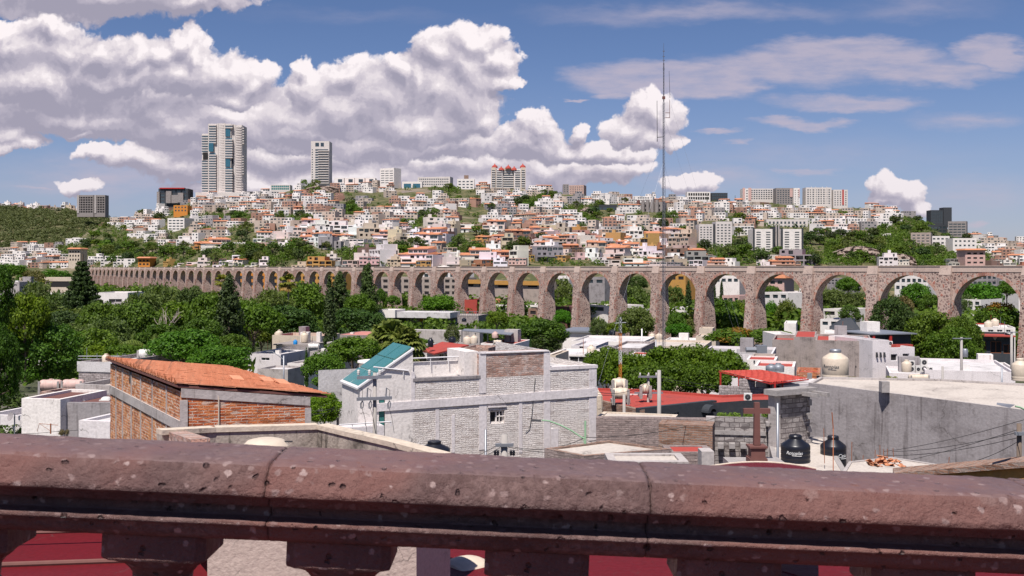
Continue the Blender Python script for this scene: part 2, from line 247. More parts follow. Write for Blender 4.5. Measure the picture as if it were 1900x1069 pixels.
# ---------------- geometry helpers ----------------
def P(px,py,Y): return Vector(((px-950)/F*Y,Y,CZ-(py-HZ)/F*Y))
class MB:
    def __init__(s): s.v=[];s.f=[];s.m=[]
    def poly(s,pts,m=0):
        i=len(s.v); s.v+= [tuple(q) for q in pts]; s.f.append(tuple(range(i,i+len(pts)))); s.m.append(m); return s
    def hexa(s,c,m=0,faces=(0,1,2,3,4,5)):
        i=len(s.v); s.v+=[tuple(q) for q in c]
        FF=((0,3,2,1),(4,5,6,7),(0,1,5,4),(1,2,6,5),(2,3,7,6),(3,0,4,7))
        for k in faces: s.f.append(tuple(i+j for j in FF[k])); s.m.append(m)
        return s
    def box(s,x0,y0,z0,x1,y1,z1,m=0,faces=(0,1,2,3,4,5)):
        return s.hexa([(x0,y0,z0),(x1,y0,z0),(x1,y1,z0),(x0,y1,z0),(x0,y0,z1),(x1,y0,z1),(x1,y1,z1),(x0,y1,z1)],m,faces)
    def tube(s,a,b,r0,r1=None,n=6,m=0,cap=True):
        r1=r0 if r1 is None else r1; a=Vector(a);b=Vector(b);d=(b-a)
        if d.length<1e-6: return s
        q=d.to_track_quat('Z','Y'); i=len(s.v)
        for c,r in((a,r0),(b,r1)):
            for k in range(n):
                an=2*math.pi*k/n; s.v.append(tuple(c+q@Vector((math.cos(an)*r,math.sin(an)*r,0))))
        for k in range(n): s.f.append((i+k,i+(k+1)%n,i+n+(k+1)%n,i+n+k)); s.m.append(m)
        if cap: s.f.append(tuple(i+n+k for k in range(n))); s.m.append(m); s.f.append(tuple(i+n-1-k for k in range(n))); s.m.append(m)
        return s
    def path(s,pts,r,n=5,m=0):
        for a,b in zip(pts[:-1],pts[1:]): s.tube(a,b,r,r,n,m)
        return s
    def lathe(s,prof,c=(0,0,0),n=20,m=0,axis='Z'):
        i=len(s.v); c=Vector(c)
        for r,z in prof:
            for k in range(n):
                a=2*math.pi*k/n
                q=Vector((math.cos(a)*r,math.sin(a)*r,z)) if axis=='Z' else Vector((z,math.cos(a)*r,math.sin(a)*r))
                s.v.append(tuple(c+q))
        for j in range(len(prof)-1):
            for k in range(n):
                w=(i+j*n+k,i+j*n+(k+1)%n,i+(j+1)*n+(k+1)%n,i+(j+1)*n+k)
                s.f.append(w); s.m.append(m)
        return s
    def build(s,name,mats,parent=None,smooth=False,label=None,uvs=True):
        me=bpy.data.meshes.new(name); me.from_pydata(s.v,[],s.f)
        if isinstance(mats,str): mats=[mats]
        for k in mats: me.materials.append(MT[k])
        me.polygons.foreach_set('material_index',np.array(s.m,dtype=np.int32))
        if smooth: me.polygons.foreach_set('use_smooth',np.ones(len(s.f),dtype=bool))
        if uvs:
            ul=me.uv_layers.new(name='UVMap'); nl=len(me.loops); vi=np.empty(nl,dtype=np.int32); me.loops.foreach_get('vertex_index',vi)
            co_=np.empty(len(me.vertices)*3); me.vertices.foreach_get('co',co_); co_=co_.reshape(-1,3)
            nf=len(me.polygons); no=np.empty(nf*3); me.polygons.foreach_get('normal',no); no=no.reshape(-1,3)
            lt=np.empty(nf,dtype=np.int32); me.polygons.foreach_get('loop_total',lt); fi=np.repeat(np.arange(nf),lt)
            n=no[fi]; c=co_[vi]; out=np.empty((nl,2))
            hz_=np.hypot(n[:,0],n[:,1])+1e-9; tx=-n[:,1]/hz_; ty=n[:,0]/hz_
            vert=np.abs(n[:,2])<.75
            out[:,0]=np.where(vert,c[:,0]*tx+c[:,1]*ty,c[:,0]); out[:,1]=np.where(vert,c[:,2],c[:,1])
            ul.data.foreach_set('uv',out.ravel())
        me.update()
        o=bpy.data.objects.new(name,me); COL.objects.link(o)
        if parent: o.parent=parent
        if label: o['label']=label
        return o
THINGS=[]
def tag(o,label,cat,group=None):
    o['label']=label; o['category']=cat
    if group: o['group']=group
    THINGS.append(o); return o
def thing(name,label,cat,loc=(0,0,0),rz=0,group=None):
    o=bpy.data.objects.new(name,None); COL.objects.link(o); o.location=loc; o.rotation_euler=(0,0,rz); o.empty_display_size=.3
    return tag(o,label,cat,group)
def kids(o): return [c for c in bpy.data.objects if c.parent==o]
def copytree(o,ch):
    r=o.copy(); COL.objects.link(r); out=[]
    for c,gs in ch:
        d=c.copy(); COL.objects.link(d); d.parent=r; out.append(d)
        for g in gs:
            e=g.copy(); COL.objects.link(e); e.parent=d
    return r,out
def struct(o): o['kind']='structure'; return o
def gz(Y): return float(np.interp(Y,[0,15,30,50,80,120,200,300,1000],[19.5,19,18,17,14.5,12,9,7.5,7.5]))
# wall grid with rectangular holes: plane along x at y=0 (facing -y)
def holewall(mb,x0,x1,z0,z1,holes,m=0,y=0.,dep=.18,T=lambda q:q):
    xs=sorted({x0,x1}|{min(max(h[i],x0),x1) for h in holes for i in(0,2)}); zs=sorted({z0,z1}|{min(max(h[i],z0),z1) for h in holes for i in(1,3)})
    for a,b in zip(xs[:-1],xs[1:]):
        for c,d in zip(zs[:-1],zs[1:]):
            if b-a<1e-5 or d-c<1e-5: continue
            mx,mz=(a+b)/2,(c+d)/2
            if any(h[0]<mx<h[2] and h[1]<mz<h[3] for h in holes): continue
            mb.poly([T(q) for q in((a,y,c),(b,y,c),(b,y,d),(a,y,d))],m)
    for h in holes:
        a,c,b,d=h[:4]; e=y+dep
        mb.poly([T(q) for q in((a,y,c),(a,e,c),(b,e,c),(b,y,c))],m); mb.poly([T(q) for q in((a,y,d),(b,y,d),(b,e,d),(a,e,d))],m)
        mb.poly([T(q) for q in((a,y,c),(a,y,d),(a,e,d),(a,e,c))],m); mb.poly([T(q) for q in((b,y,c),(b,e,c),(b,e,d),(b,y,d))],m)
def addwin(par,h,y=0.,dep=.18,frame='white_metal',pane='glass',simple_=False,mull=True,name='window'):
    a,c,b,d=h[:4]; f=min(.07,(b-a)*.12,(d-c)*.12)
    if simple_:
        mb=MB(); mb.poly([(a,y+dep,c),(b,y+dep,c),(b,y+dep,d),(a,y+dep,d)],0); f=max(f,.05)
        if mull: mb.box((a+b)/2-f/2,y+dep-.05,c,(a+b)/2+f/2,y+dep-.003,d,1)
        return mb.build(name,[pane,frame],par)
    mb=MB(); Y0,Y1=y+dep-.06,y+dep-.005
    mb.box(a,Y0,c,b,Y1,c+f); mb.box(a,Y0,d-f,b,Y1,d); mb.box(a,Y0,c+f,a+f,Y1,d-f); mb.box(b-f,Y0,c+f,b,Y1,d-f)
    if mull: mb.box((a+b)/2-f/2,Y0,c+f,(a+b)/2+f/2,Y1,d-f)
    w=mb.build(name,frame,par); MB().poly([(a,y+dep,c),(b,y+dep,c),(b,y+dep,d),(a,y+dep,d)]).build('pane',pane,w); return w
class Bld:
    """box building whose front face runs between two photo columns at given depths"""
    def __init__(s,name,label,cat,x0,Y0,x1,Y1,yt,d=8.,h=None,wall='white_paint',roof='roof_grey',par=.3,wins=(),group=None,frame='white_metal',pane='glass',far=False,mull=True):
        A=Vector(((x0-950)/F*Y0,Y0)); B=Vector(((x1-950)/F*Y1,Y1)); s.w=(B-A).length; s.rz=math.atan2(B.y-A.y,B.x-A.x)
        zt=CZ-(yt-HZ)/F*Y0; zb=gz(Y0)-1.; s.h=zt-zb if h is None else h; zb=zt-s.h; s.A=Vector((A.x,A.y,zb)); s.d=d
        s.r=thing(name,label,cat,s.A,s.rz,group); s.M=Matrix.Translation(s.A)@Matrix.Rotation(s.rz,4,'Z'); s.Mi=s.M.inverted()
        H=[]
        for q in wins:
            a=s.at(q[0],q[3]); b=s.at(q[2],q[1]); H.append((max(a.x,.05),max(a.z,.02),min(b.x,s.w-.05),min(b.z,s.h-.05)))
        H=[q for q in H if q[2]-q[0]>.1 and q[3]-q[1]>.1]
        mb=MB(); w,h=s.w,s.h; holewall(mb,0,w,0,h,H)
        mb.poly([(w,0,0),(w,d,0),(w,d,h),(w,0,h)]); mb.poly([(0,d,0),(0,0,0),(0,0,h),(0,d,h)]); mb.poly([(w,d,0),(0,d,0),(0,d,h),(w,d,h)])
        k=.2; zi=h-par
        for a,b in(((0,0),(w,0)),((w,0),(w,d)),((w,d),(0,d)),((0,d),(0,0))):
            i=lambda q:(min(max(q[0],k),w-k),min(max(q[1],k),d-k))
            ai,bi=i(a),i(b); mb.poly([(*a,h),(*b,h),(*bi,h),(*ai,h)]); mb.poly([(*ai,h),(*bi,h),(*bi,zi),(*ai,zi)])
        s.walls=mb.build('walls',wall,s.r)
        s.roof=MB().poly([(k,k,zi),(w-k,k,zi),(w-k,d-k,zi),(k,d-k,zi)]).build('roof',roof,s.r)
        for q in H: addwin(s.r,q,frame=frame,pane=pane,simple_=far,mull=mull)
    def at(s,px,py,y=0.):
        o=s.Mi@Vector((0,0,CZ)); dr=s.Mi.to_3x3()@Vector(((px-950)/F,1,-(py-HZ)/F)); return o+dr*((y-o.y)/dr.y)
def spl(pts,x): return float(np.interp(x,[a for a,_ in pts],[b for _,b in pts]))
# ---------------- terrain ----------------
RID=[(-300,462),(0,462),(100,456),(150,436),(200,412),(250,400),(300,388),(370,369),(470,366),(520,358),(545,352),(575,341),(620,349),(700,350),(780,346),(880,348),(960,351),(1010,356),(1080,362),(1150,368),(1260,372),(1400,374),(1500,380),(1560,384),(1630,388),(1680,400),(1730,415),(1780,432),(1850,447),(1900,456),(2100,480),(2300,490)]
def aqY(px): return 473900/(max(px,60)+400)
def Yb(px): return max(600.,min(aqY(px)+95,930.))
def Yr(px): return 1400.
def hz_(px,Y):
    yb=Yb(px); yr=Yr(px); zr=CZ+(HZ-spl(RID,px))/F*yr
    if Y<=yb: return 7.5
    if Y<=yr: return 7.5+(zr-7.5)*((Y-yb)/(yr-yb))**.93
    return zr-(Y-yr)*.10
def HP(px,py):
    """terrain point seen at photo pixel (px,py), bisection on depth"""
    a,b=Yb(px),1400.
    for _ in range(30):
        m=(a+b)/2; y=HZ-(hz_(px,m)-CZ)/m*F
        if y>py: a=m
        else: b=m
    return Vector(((px-950)/F*a,a,hz_(px,a)))
mb=MB(); cols=list(range(-900,2801,20)); rows=[560,600,640,680]+[720+40*i for i in range(18)]+[1440,1500,1600,1800,2200]
def hzn(px,Y):
    z=hz_(px,Y)
    if Y>Yb(px)+10: z+= (mnoise.noise(Vector((px*.02,Y*.01,0)))*2.5 if Y<1380 else 0)
    return z
for Y in rows:
    for c in cols: mb.v.append(((c-950)/F*Y,Y,hzn(c,Y)-.4))
n=len(cols)
for j in range(len(rows)-1):
    for i in range(n-1): mb.f.append((j*n+i,j*n+i+1,(j+1)*n+i+1,(j+1)*n+i)); mb.m.append(0)
struct(mb.build('hillside','hill_ground',smooth=True))
mb=MB(); ys=[2,8,15,30,50,80,120,200,300,560,600,1000,2500,9000]
for Y in ys:
    for X in (-6000,-1500,-400,-150,-50,0,50,150,400,1500,6000): mb.v.append((X,Y,gz(Y)-(.9 if Y>=590 else 0)-(0 if Y<1000 else (Y-1000)*.002)))
for j in range(len(ys)-1):
    for i in range(10): mb.f.append((j*11+i,j*11+i+1,(j+1)*11+i+1,(j+1)*11+i)); mb.m.append(0)
struct(mb.build('ground','town_ground'))
# scrub hill on the far left, and low hills at far right
SH=[(-400,372),(-100,378),(0,384),(60,387),(130,392),(180,400),(230,412),(290,430),(360,450)]
mb=MB(); cs=list(range(-600,361,15)); rw=[(1450,474),(1500,None),(1600,None),(1700,None),(1800,None),(1900,None),(2000,None),(2100,None),(2300,None)]
for Y,_ in rw:
    for c in cs:
        f=min(max((Y-1450)/550,0),1); top=CZ+(HZ-spl(SH,c))/F*2000; bot=CZ+(HZ-476)/F*1450; z=bot+(top-bot)*f**.85
        if Y>2000: z=top-(Y-2000)*.05
        z+=mnoise.noise(Vector((c*.03,Y*.006,3)))*5*(1 if Y<1950 else .2)
        mb.v.append(((c-950)/F*Y,Y,z))
for j in range(len(rw)-1):
    for i in range(len(cs)-1): mb.f.append((j*len(cs)+i,j*len(cs)+i+1,(j+1)*len(cs)+i+1,(j+1)*len(cs)+i)); mb.m.append(0)
struct(mb.build('scrub_hill','hill_ground',smooth=True))
def shz(c,Y):
    f=min(max((Y-1450)/550,0),1); top=CZ+(HZ-spl(SH,c))/F*2000; bot=CZ+(HZ-476)/F*1450; return bot+(top-bot)*f**.85+mnoise.noise(Vector((c*.03,Y*.006,3)))*5
# ---------------- trees ----------------
def leafmesh(name,clumps,per,size,mats,seed,trunk=None,flat=.55,inner=.3,aspect=1.6,droop=0.,mi=None):
    g=np.random.default_rng(seed); C=[];Rr=[]; MI=[]
    for ci_,(cx,cy,cz,rx,ry,rz_) in enumerate(clumps):
        k=max(4,int(per*(rx*ry)**.7)); d=g.normal(size=(k,3)); d/=np.linalg.norm(d,axis=1)[:,None]
        r=(1-inner*g.random(k)**1.5)[:,None]; c=np.array([cx,cy,cz])+d*r*np.array([rx,ry,rz_]); c[:,2]-=droop*g.random(k)*rz_
        C.append(c); nn=d*flat+g.normal(size=(k,3))*(1-flat)*.6+np.array([0,0,.12]); Rr.append(nn); MI.append(np.full(k,0 if mi is None else mi[ci_]))
    C=np.concatenate(C);N=np.concatenate(Rr);MI=np.concatenate(MI); N/=np.linalg.norm(N,axis=1)[:,None]; k=len(C)
    a=np.cross(N,g.normal(size=(k,3))); 
    if droop: a=a*.5+np.array([0,0,-1.])*droop; a-=N*(a*N).sum(1)[:,None]
    a/=np.linalg.norm(a,axis=1)[:,None]; b=np.cross(N,a); s=(size*(.55+.9*g.random(k)))[:,None]
    V=np.stack([C-a*s*aspect*.5,C+b*s*.5,C+a*s*aspect*.5+N*s*.15,C-b*s*.5],1).reshape(-1,3)
    me=bpy.data.meshes.new(name); me.vertices.add(k*4); me.vertices.foreach_set('co',V.ravel()); me.loops.add(k*4); me.loops.foreach_set('vertex_index',np.arange(k*4,dtype=np.int32))
    me.polygons.add(k); me.polygons.foreach_set('loop_start',np.arange(0,k*4,4,dtype=np.int32)); me.polygons.foreach_set('loop_total',np.full(k,4,dtype=np.int32))
    for q in mats: me.materials.append(MT[q])
    me.polygons.foreach_set('material_index',MI.astype(np.int32)); me.update(calc_edges=True); return me
def proto(kind,crown,trunk=None):
    PROTO[kind]=(crown,trunk)
PROTO={}
def trunkmesh(name,h,r,limbs,seed,mat='bark'):
    g=random.Random(seed); mb=MB(); top=Vector((g.uniform(-.2,.2),g.uniform(-.2,.2),h))
    mb.tube((0,0,-.6),(0,0,h*.5),r*1.3,r,7); mb.tube((0,0,h*.5),top,r,r*.7,7)
    for a,b,q in limbs: mb.tube(a,b,r*q,r*q*.35,5)
    o=mb.build(name,mat); me=o.data; bpy.data.objects.remove(o); return me
def roundclumps(seed,n,rx,rz,cz,cr,low=-.55):
    g=random.Random(seed); L=[]
    while len(L)<n:
        a=g.uniform(0,6.283); e=g.uniform(low,1); rr=math.sqrt(max(0,1-e*e)); q=g.uniform(.55,1.)**.5
        k=cr*g.uniform(.65,1.25); L.append((math.cos(a)*rr*rx*q,math.sin(a)*rr*rx*q,cz+e*rz*q,k,k,k*.75))
    return L
def mk(kind,clumps,per,size,mat,seed,h,r,**kw):
    me=leafmesh(kind+'_crown',clumps,per,size,[mat] if isinstance(mat,str) else mat,seed,**kw); g=random.Random(seed+9)
    limbs=[((0,0,h*g.uniform(.5,.9)),(c[0]*.8,c[1]*.8,c[2]),.5) for c in g.sample(clumps,min(7,len(clumps)))]
    proto(kind,me,trunkmesh(kind+'_trunk',h,r,limbs,seed))
# unit trees are 10 m tall, crown radius about 4.5 m
mk('broad_a',roundclumps(1,75,3.9,3.0,6.6,1.25),75,.30,'leaf_green',1,5,.22)
mk('broad_b',roundclumps(2,60,4.0,2.6,6.7,1.45),70,.30,'leaf_green',2,5,.25)
mk('dense',roundclumps(3,85,4.2,3.4,6.0,1.1,-.7),85,.26,'leaf_dark',3,4,.3,inner=.15)
mk('airy',roundclumps(4,60,3.8,3.6,6.2,1.3),60,.26,'leaf_grey',4,5,.2,flat=.3,inner=.6,aspect=2.4,droop=.6)
mk('bright',roundclumps(5,60,4.4,2.5,6.9,1.4),85,.28,'leaf_bright',5,5,.22,flat=.5)
mk('fine',roundclumps(6,150,4.0,3.8,5.6,.95,-.85),120,.20,'leaf_green',6,5,.2,inner=.5)
mk('umbrella',roundclumps(8,90,5.2,1.9,5.6,1.15,-.3),90,.26,['leaf_green','leaf_flame'],8,4,.3,mi=[1 if i%9==0 else 0 for i in range(90)])
mk('flame',roundclumps(9,70,4.2,2.8,6.4,1.2),75,.28,['leaf_green','leaf_flame'],9,4,.3,mi=[1 if c[2]>8.3 else 0 for c in roundclumps(9,70,4.2,2.8,6.4,1.2)])
L=[];g=random.Random(11)
for i in range(60):
    z=.6+9.2*i/60; q=.95*(1-((z-2.5)/7.6)**2 if z>2.5 else .75+.25*z/2.5)**.6 if z<10 else .1; q=max(q,.1)
    for k in range(2): a=g.uniform(0,6.3); L.append((math.cos(a)*q*.45,math.sin(a)*q*.45,z,q*.62,q*.62,.55))
mk('cypress',L,110,.18,'leaf_dark',11,9,.12,inner=.3)
L=[]
for i in range(80):
    z=1.2+8.6*i/80; q=2.3*(1-z/10.6)**.75*g.uniform(.7,1.15); a=g.uniform(0,6.3); L.append((math.cos(a)*q*.7,math.sin(a)*q*.7,z,q*.6+.25,q*.6+.25,.6))
mk('conifer',L,100,.22,'leaf_dark',12,9.5,.2)
L=[]
for i in range(15):
    z=.5+8.8*i/15; q=4.3*(1-z/10.3)**1.35+.22; nb_=10
    for k in range(nb_):
        a=6.283*k/nb_+i*.7+g.uniform(-.15,.15); 
        for s_ in (.3,.55,.8,1.0): L.append((math.cos(a)*q*s_,math.sin(a)*q*s_,z+s_*s_*.25*q*.35-.1,(.17*q+.14),(.17*q+.14),.24))
mk('norfolk',L,230,.17,'leaf_dark',13,9.8,.2,flat=.3)
mk('bush',[(c[0],c[1],c[2]-5,c[3],c[4],c[5]) for c in roundclumps(14,22,2.0,1.3,6.2,.9,-.6)],60,.24,'leaf_scrub',14,1,.12)
mk('far_broad',roundclumps(21,16,3.6,2.9,6.2,2.0),14,.75,'leaf_green',21,5,.3)
mk('far_dark',roundclumps(22,16,3.5,3.2,5.8,2.0),14,.75,'leaf_dark',22,5,.3)
mk('far_airy',roundclumps(24,18,3.6,3.5,5.8,1.8),13,.7,'leaf_grey',24,5,.3,flat=.3)
mk('far_cypress',[(0,0,z,.75*(1-z/11),.75*(1-z/11),.8) for z in (1.,2.2,3.4,4.6,5.8,7.,8.2,9.2)],60,.5,'leaf_dark',23,5,.15)
# palms
def fan_palm(name,trh,nf,L_,seed,dead=True,fan=True,tr=.16):
    g=random.Random(seed); mb=MB()
    for i in range(nf):
        a=g.uniform(0,6.283); e=g.uniform(-.7,1.35); l=L_*g.uniform(.8,1.1); d=Vector((math.cos(a)*math.cos(e),math.sin(a)*math.cos(e),math.sin(e)))
        mi=1 if e<-.35 and dead else 0
        if fan:
            st=Vector((0,0,trh)); hub=st+d*l*.5; mb.tube(st,hub,.02,.015,3,mi,False)
            up=Vector((0,0,1)); sx=d.cross(up).normalized(); nn=sx.cross(d)
            for k in range(11):
                th=(k-5)/5*1.35; dd=(d*math.cos(th)+sx*math.sin(th)); tip=hub+dd*l*.55+Vector((0,0,-.22*l*g.uniform(.6,1.3))); sd=dd.cross(nn).normalized()*.085*l
                mid=hub+dd*l*.3; mb.poly([hub,mid+sd,tip,mid-sd],mi)
        else:
            pts=[]; q=Vector((0,0,trh)); dd=d.copy()
            for k in range(9): pts.append(q.copy()); q=q+dd*l/8; dd=(dd+Vector((0,0,-.26))).normalized()
            for k in range(8):
                a_,b_=pts[k],pts[k+1]; sx=(b_-a_).cross(Vector((0,0,1))); sx=sx.normalized() if sx.length>1e-3 else Vector((1,0,0))
                for s_ in(-1,1):
                    for j in range(3):
                        o_=a_.lerp(b_,j/3); w=l*.20*(1-.5*abs(k-3)/5); t_=o_+sx*s_*w*.75+Vector((0,0,-w*.75))+(b_-a_)*.6; mb.poly([o_,o_+(b_-a_)*.22,t_],mi)
    o=mb.build(name,['leaf_palm','leaf_dead'],uvs=False); me=o.data; bpy.data.objects.remove(o)
    tm=MB(); tm.tube((0,0,-.5),(0,0,trh*.5),tr*1.15,tr,8); tm.tube((0,0,trh*.5),(0,0,trh),tr,tr*.9,8); o=tm.build(name+'_trunk','pale_bark'); t2=o.data; bpy.data.objects.remove(o); PROTO[name]=(me,t2)
fan_palm('fan_palm',6,78,2.3,31); fan_palm('tall_fan_palm',9,34,1.6,32,tr=.13); fan_palm('feather_palm',5,44,4.8,33,False,False,.2); fan_palm('far_palm',7,16,2.2,34,tr=.2)
ctr={}
def tree(kind,name,loc,s,label,cat='tree',tint=(1,1,1),group=None,sx=1.,rz=None,noscale=None,trunk=True):
    cr,tr=PROTO[kind]; o=bpy.data.objects.new(name,None); COL.objects.link(o); o.location=loc; o.rotation_euler=(0,0,rnd.uniform(0,6.28) if rz is None else rz); o.scale=(s*sx,s*sx,s); o.empty_display_size=.5
    c=bpy.data.objects.new('crown',cr); COL.objects.link(c); c.parent=o; c.color=(*tint,1)
    if tr and trunk: k=bpy.data.objects.new('trunk',tr); COL.objects.link(k); k.parent=o
    if label is not None: tag(o,label,cat,group)
    return o
# ---------------- labels for the crowd of houses and trees ----------------
AUTO=[]
def auto(o,desc,cat,px,py,group): AUTO.append([o,desc,cat,px,py,group]); THINGS.append(o)
LM=[(150,'the twin grey block'),(250,'the scrub slope'),(320,'the dark cube building'),(412,'the tallest tower'),(500,'the flat glass pavilion'),(594,'the slim white tower'),(660,'the row of four box houses'),(725,'the white office block'),(805,'the long pale curved block'),(870,'the brown rooftop cube'),(943,'the red domed tower'),(1065,'the brick hotel'),(1130,'the black modern house'),(1200,'the ribbed concrete house'),(1265,'the radio mast'),(1325,'the striped cream flats'),(1420,'the black and white towers'),(1465,'the grey flats on the ridge'),(1535,'the pale flats on the ridge'),(1640,'the rocky cliff'),(1735,'the dark glass tower'),(1800,'the grey framed block'),(1870,'the pink villa')]
ORD=['first','second','third','fourth','fifth','sixth','seventh','eighth','ninth','tenth']
def finish_labels():
    from collections import defaultdict
    D=defaultdict(list)
    for a in AUTO:
        lm=min(LM,key=lambda q:abs(q[0]-a[3]))[1]; py=a[4]
        row='just below the ridge' if py<spl(RID,a[3])+22 else ('at the foot of the slope' if py>468 else ('on the upper slope' if py<415 else ('halfway down the slope' if py<442 else 'on the lower slope')))
        if py>=494: row='seen behind the arches'
        a.append('%s %s under %s'%(a[1],row,lm)); D[a[6]].append(a)
    for k,L in D.items():
        L.sort(key=lambda a:a[3]); n=len(L)
        for i,a in enumerate(L):
            o=a[0]; lab=k
            if n>1:
                w='leftmost' if i==0 else ('rightmost' if i==n-1 else (ORD[i] if i<10 else 'number %d'%(i+1))+' from left')
                lab=w+', '+k
            ws=lab.split()
            if len(ws)>16: lab=' '.join(x for x in ws if x not in('the','just','from','seen','down','storey'))[:400]
            o['label']=lab; o['category']=a[2]; o['group']=a[5]
# ---------------- aqueduct ----------------
def lineP(px): Y=473900/(px+400); return Vector(((px-950)/F*Y,Y,0))
OPC=[171,177.6,184.5,192,199.6,207,215,224,232,242.5,253,262,273,285,296,309.5,323,337.5,352.5,369,384.5,402,421.5,441,461,482,504,529,554,581,609,638.5,671,706,743,782,824.5,871,921,975,1036,1102,1175,1254.5,1342.5,1442.5,1555,1682,1826,1992]
A0=lineP(100); A1=lineP(2000); tdir=(A1-A0).normalized(); arz=math.atan2(tdir.y,tdir.x)
aq=thing('aqueduct','long rubble stone aqueduct with tall round arches crossing in front of the hill','aqueduct',(A0.x,A0.y,0),arz)
def aS(px): return (lineP(px)-A0).dot(tdir)
def aT(s): Y=(A0+tdir*s).y; return 30.47-.0016*Y
C=[aS(x) for x in OPC]
for _ in range(4):
    C=[C[0]]+[ (C[i-1]+C[i]*2+C[i+1])/4 if i<30 else C[i] for i in range(1,len(C)-1)]+[C[-1]]
C.append(C[-1]+17.5)
Bd=[C[0]-6]+[(a+b)/2 for a,b in zip(C[:-1],C[1:])]
PW=lambda s:2.9
for i,c in enumerate(C[:-1]):
    l,r=Bd[i],Bd[i+1]; zt=aT(c); w=PW(c); xl,xr=l+w/2,r-w/2; Rr=(xr-xl)/2; cx=(xl+xr)/2; zw=zt-1.35; zs=zt-2.05-Rr
    mb=MB(); y0,y1=.9,3.3; K=20
    arc=[(cx-Rr*math.cos(math.pi*k/K),zs+Rr*math.sin(math.pi*k/K)) for k in range(K+1)]
    for y,fl in((y0,0),(y1,1)):
        def q(a): return mb.poly(a if not fl else a[::-1])
        q([(l,y,zs),(xl,y,zs),(xl,y,zw),(l,y,zw)]); q([(xr,y,zs),(r,y,zs),(r,y,zw),(xr,y,zw)])
        for a,b in zip(arc[:-1],arc[1:]): q([(a[0],y,a[1]),(b[0],y,b[1]),(b[0],y,zw),(a[0],y,zw)])
    for a,b in zip(arc[:-1],arc[1:]): mb.poly([(a[0],y0,a[1]),(a[0],y1,a[1]),(b[0],y1,b[1]),(b[0],y0,b[1])])
    mb.build('arch','rubble_masonry',aq)
    mb=MB(); yf=.84; N=44; ra,rb=Rr-.06,Rr+.62
    for k in range(N):
        a,b=math.pi*k/N,math.pi*(k+1)/N; red=rnd.random()<(.72 if i>30 else .4)
        p_=[(cx-rr*math.cos(x),y,zs+rr*math.sin(x)) for y in(yf,1.3) for rr,x in((ra,a),(ra,b),(rb,b),(rb,a))]
        mb.hexa(p_,0 if red else 1)
    mb.build('arch_ring',['red_voussoir','parapet_stone'],aq)
def wallf(xc,zt,zs,name='pier'):
    w=PW(xc)/2; zb=min(gz((A0+tdir*xc).y),9)-1.5; mb=MB(); e=.45
    mb.hexa([(xc-w-e,-1.0,zb),(xc+w+e,-1.0,zb),(xc+w+e,5.2,zb),(xc-w-e,5.2,zb),(xc-w,-.1,zs),(xc+w,-.1,zs),(xc+w,4.3,zs),(xc-w,4.3,zs)])
    for yy_ in((-.1,.25,.88),(4.3,3.95,3.32)):
        a,b,cc=yy_; zc=zt-2.0
        pts=[(xc-w,min(a,cc),zs),(xc+w,min(a,cc),zs),(xc+w,max(a,cc),zs),(xc-w,max(a,cc),zs),(xc-w*.94,min(b,cc),zc),(xc+w*.94,min(b,cc),zc),(xc+w*.94,max(b,cc),zc),(xc-w*.94,max(b,cc),zc)]
        mb.hexa(pts)
    # red quoins down the near corner
    z=zb+1
    while z<zs:
        f=(z-zb)/(zs-zb); g_=.40+.12*rnd.random()
        yq=-1.0+.9*f-.03; xq=xc+w+e*(1-f)+.03; hgt=.42
        if rnd.random()<.85: mb.box(xq-rnd.choice((.45,.85)),yq,z,xq,yq+rnd.choice((.4,.8)),z+hgt-.05,1)
        if rnd.random()<.35: mb.box(xc-w-e*(1-f)-.03,yq,z,xc-w-e*(1-f)+.45,yq+.3,z+hgt-.05,1)
        z+=hgt
    p_=mb.build(name,['rubble_masonry','quoin_stone'],aq)
    mb=MB(); zc=zt-2.0
    mb.hexa([(xc-w*.96,.2,zc+.01),(xc+w*.96,.2,zc+.01),(xc+w*.96,.86,zc+.01),(xc-w*.96,.86,zc+.01),(xc-w*.9,.62,zt-.12),(xc+w*.9,.62,zt-.12),(xc+w*.9,.86,zt-.12),(xc-w*.9,.86,zt-.12)])
    mb.build('pier_cap','parapet_stone',aq)
for i in range(len(Bd)):
    c=C[min(i,len(C)-2)]; l,r=(Bd[i],Bd[i+1]) if i+1<len(Bd) else (Bd[i-1],Bd[i]); Rr=(r-l-2.9)/2; zt=aT(Bd[i]); Rl=Rr
    if i>0: Rl=(Bd[i]-Bd[i-1]-2.9)/2
    wallf(Bd[i],zt,zt-2.05-max(Rr,Rl))
mb=MB(); s0,s1=Bd[0]-20,Bd[-1]
for k in range(40):
    a=s0+(s1-s0)*k/40; b=s0+(s1-s0)*(k+1)/40; za,zb_=aT(a),aT(b)
    mb.hexa([(a,.80,za-1.36),(b,.80,zb_-1.36),(b,3.4,zb_-1.36),(a,3.4,za-1.36),(a,.88,za-.18),(b,.88,zb_-.18),(b,3.3,zb_-.18),(a,3.3,za-.18)],0,(2,3,4,5,0))
    mb.hexa([(a,.74,za-.18),(b,.74,zb_-.18),(b,3.45,zb_-.18),(a,3.45,za-.18),(a,.74,za),(b,.74,zb_),(b,3.45,zb_),(a,3.45,za)],0,(0,1,2,4))
mb.build('parapet','parapet_stone',aq)
mb=MB(); mb.box(Bd[0]-20,.9,5,Bd[0],3.3,aT(0)-1.36); mb.build('end_wall','rubble_masonry',aq)
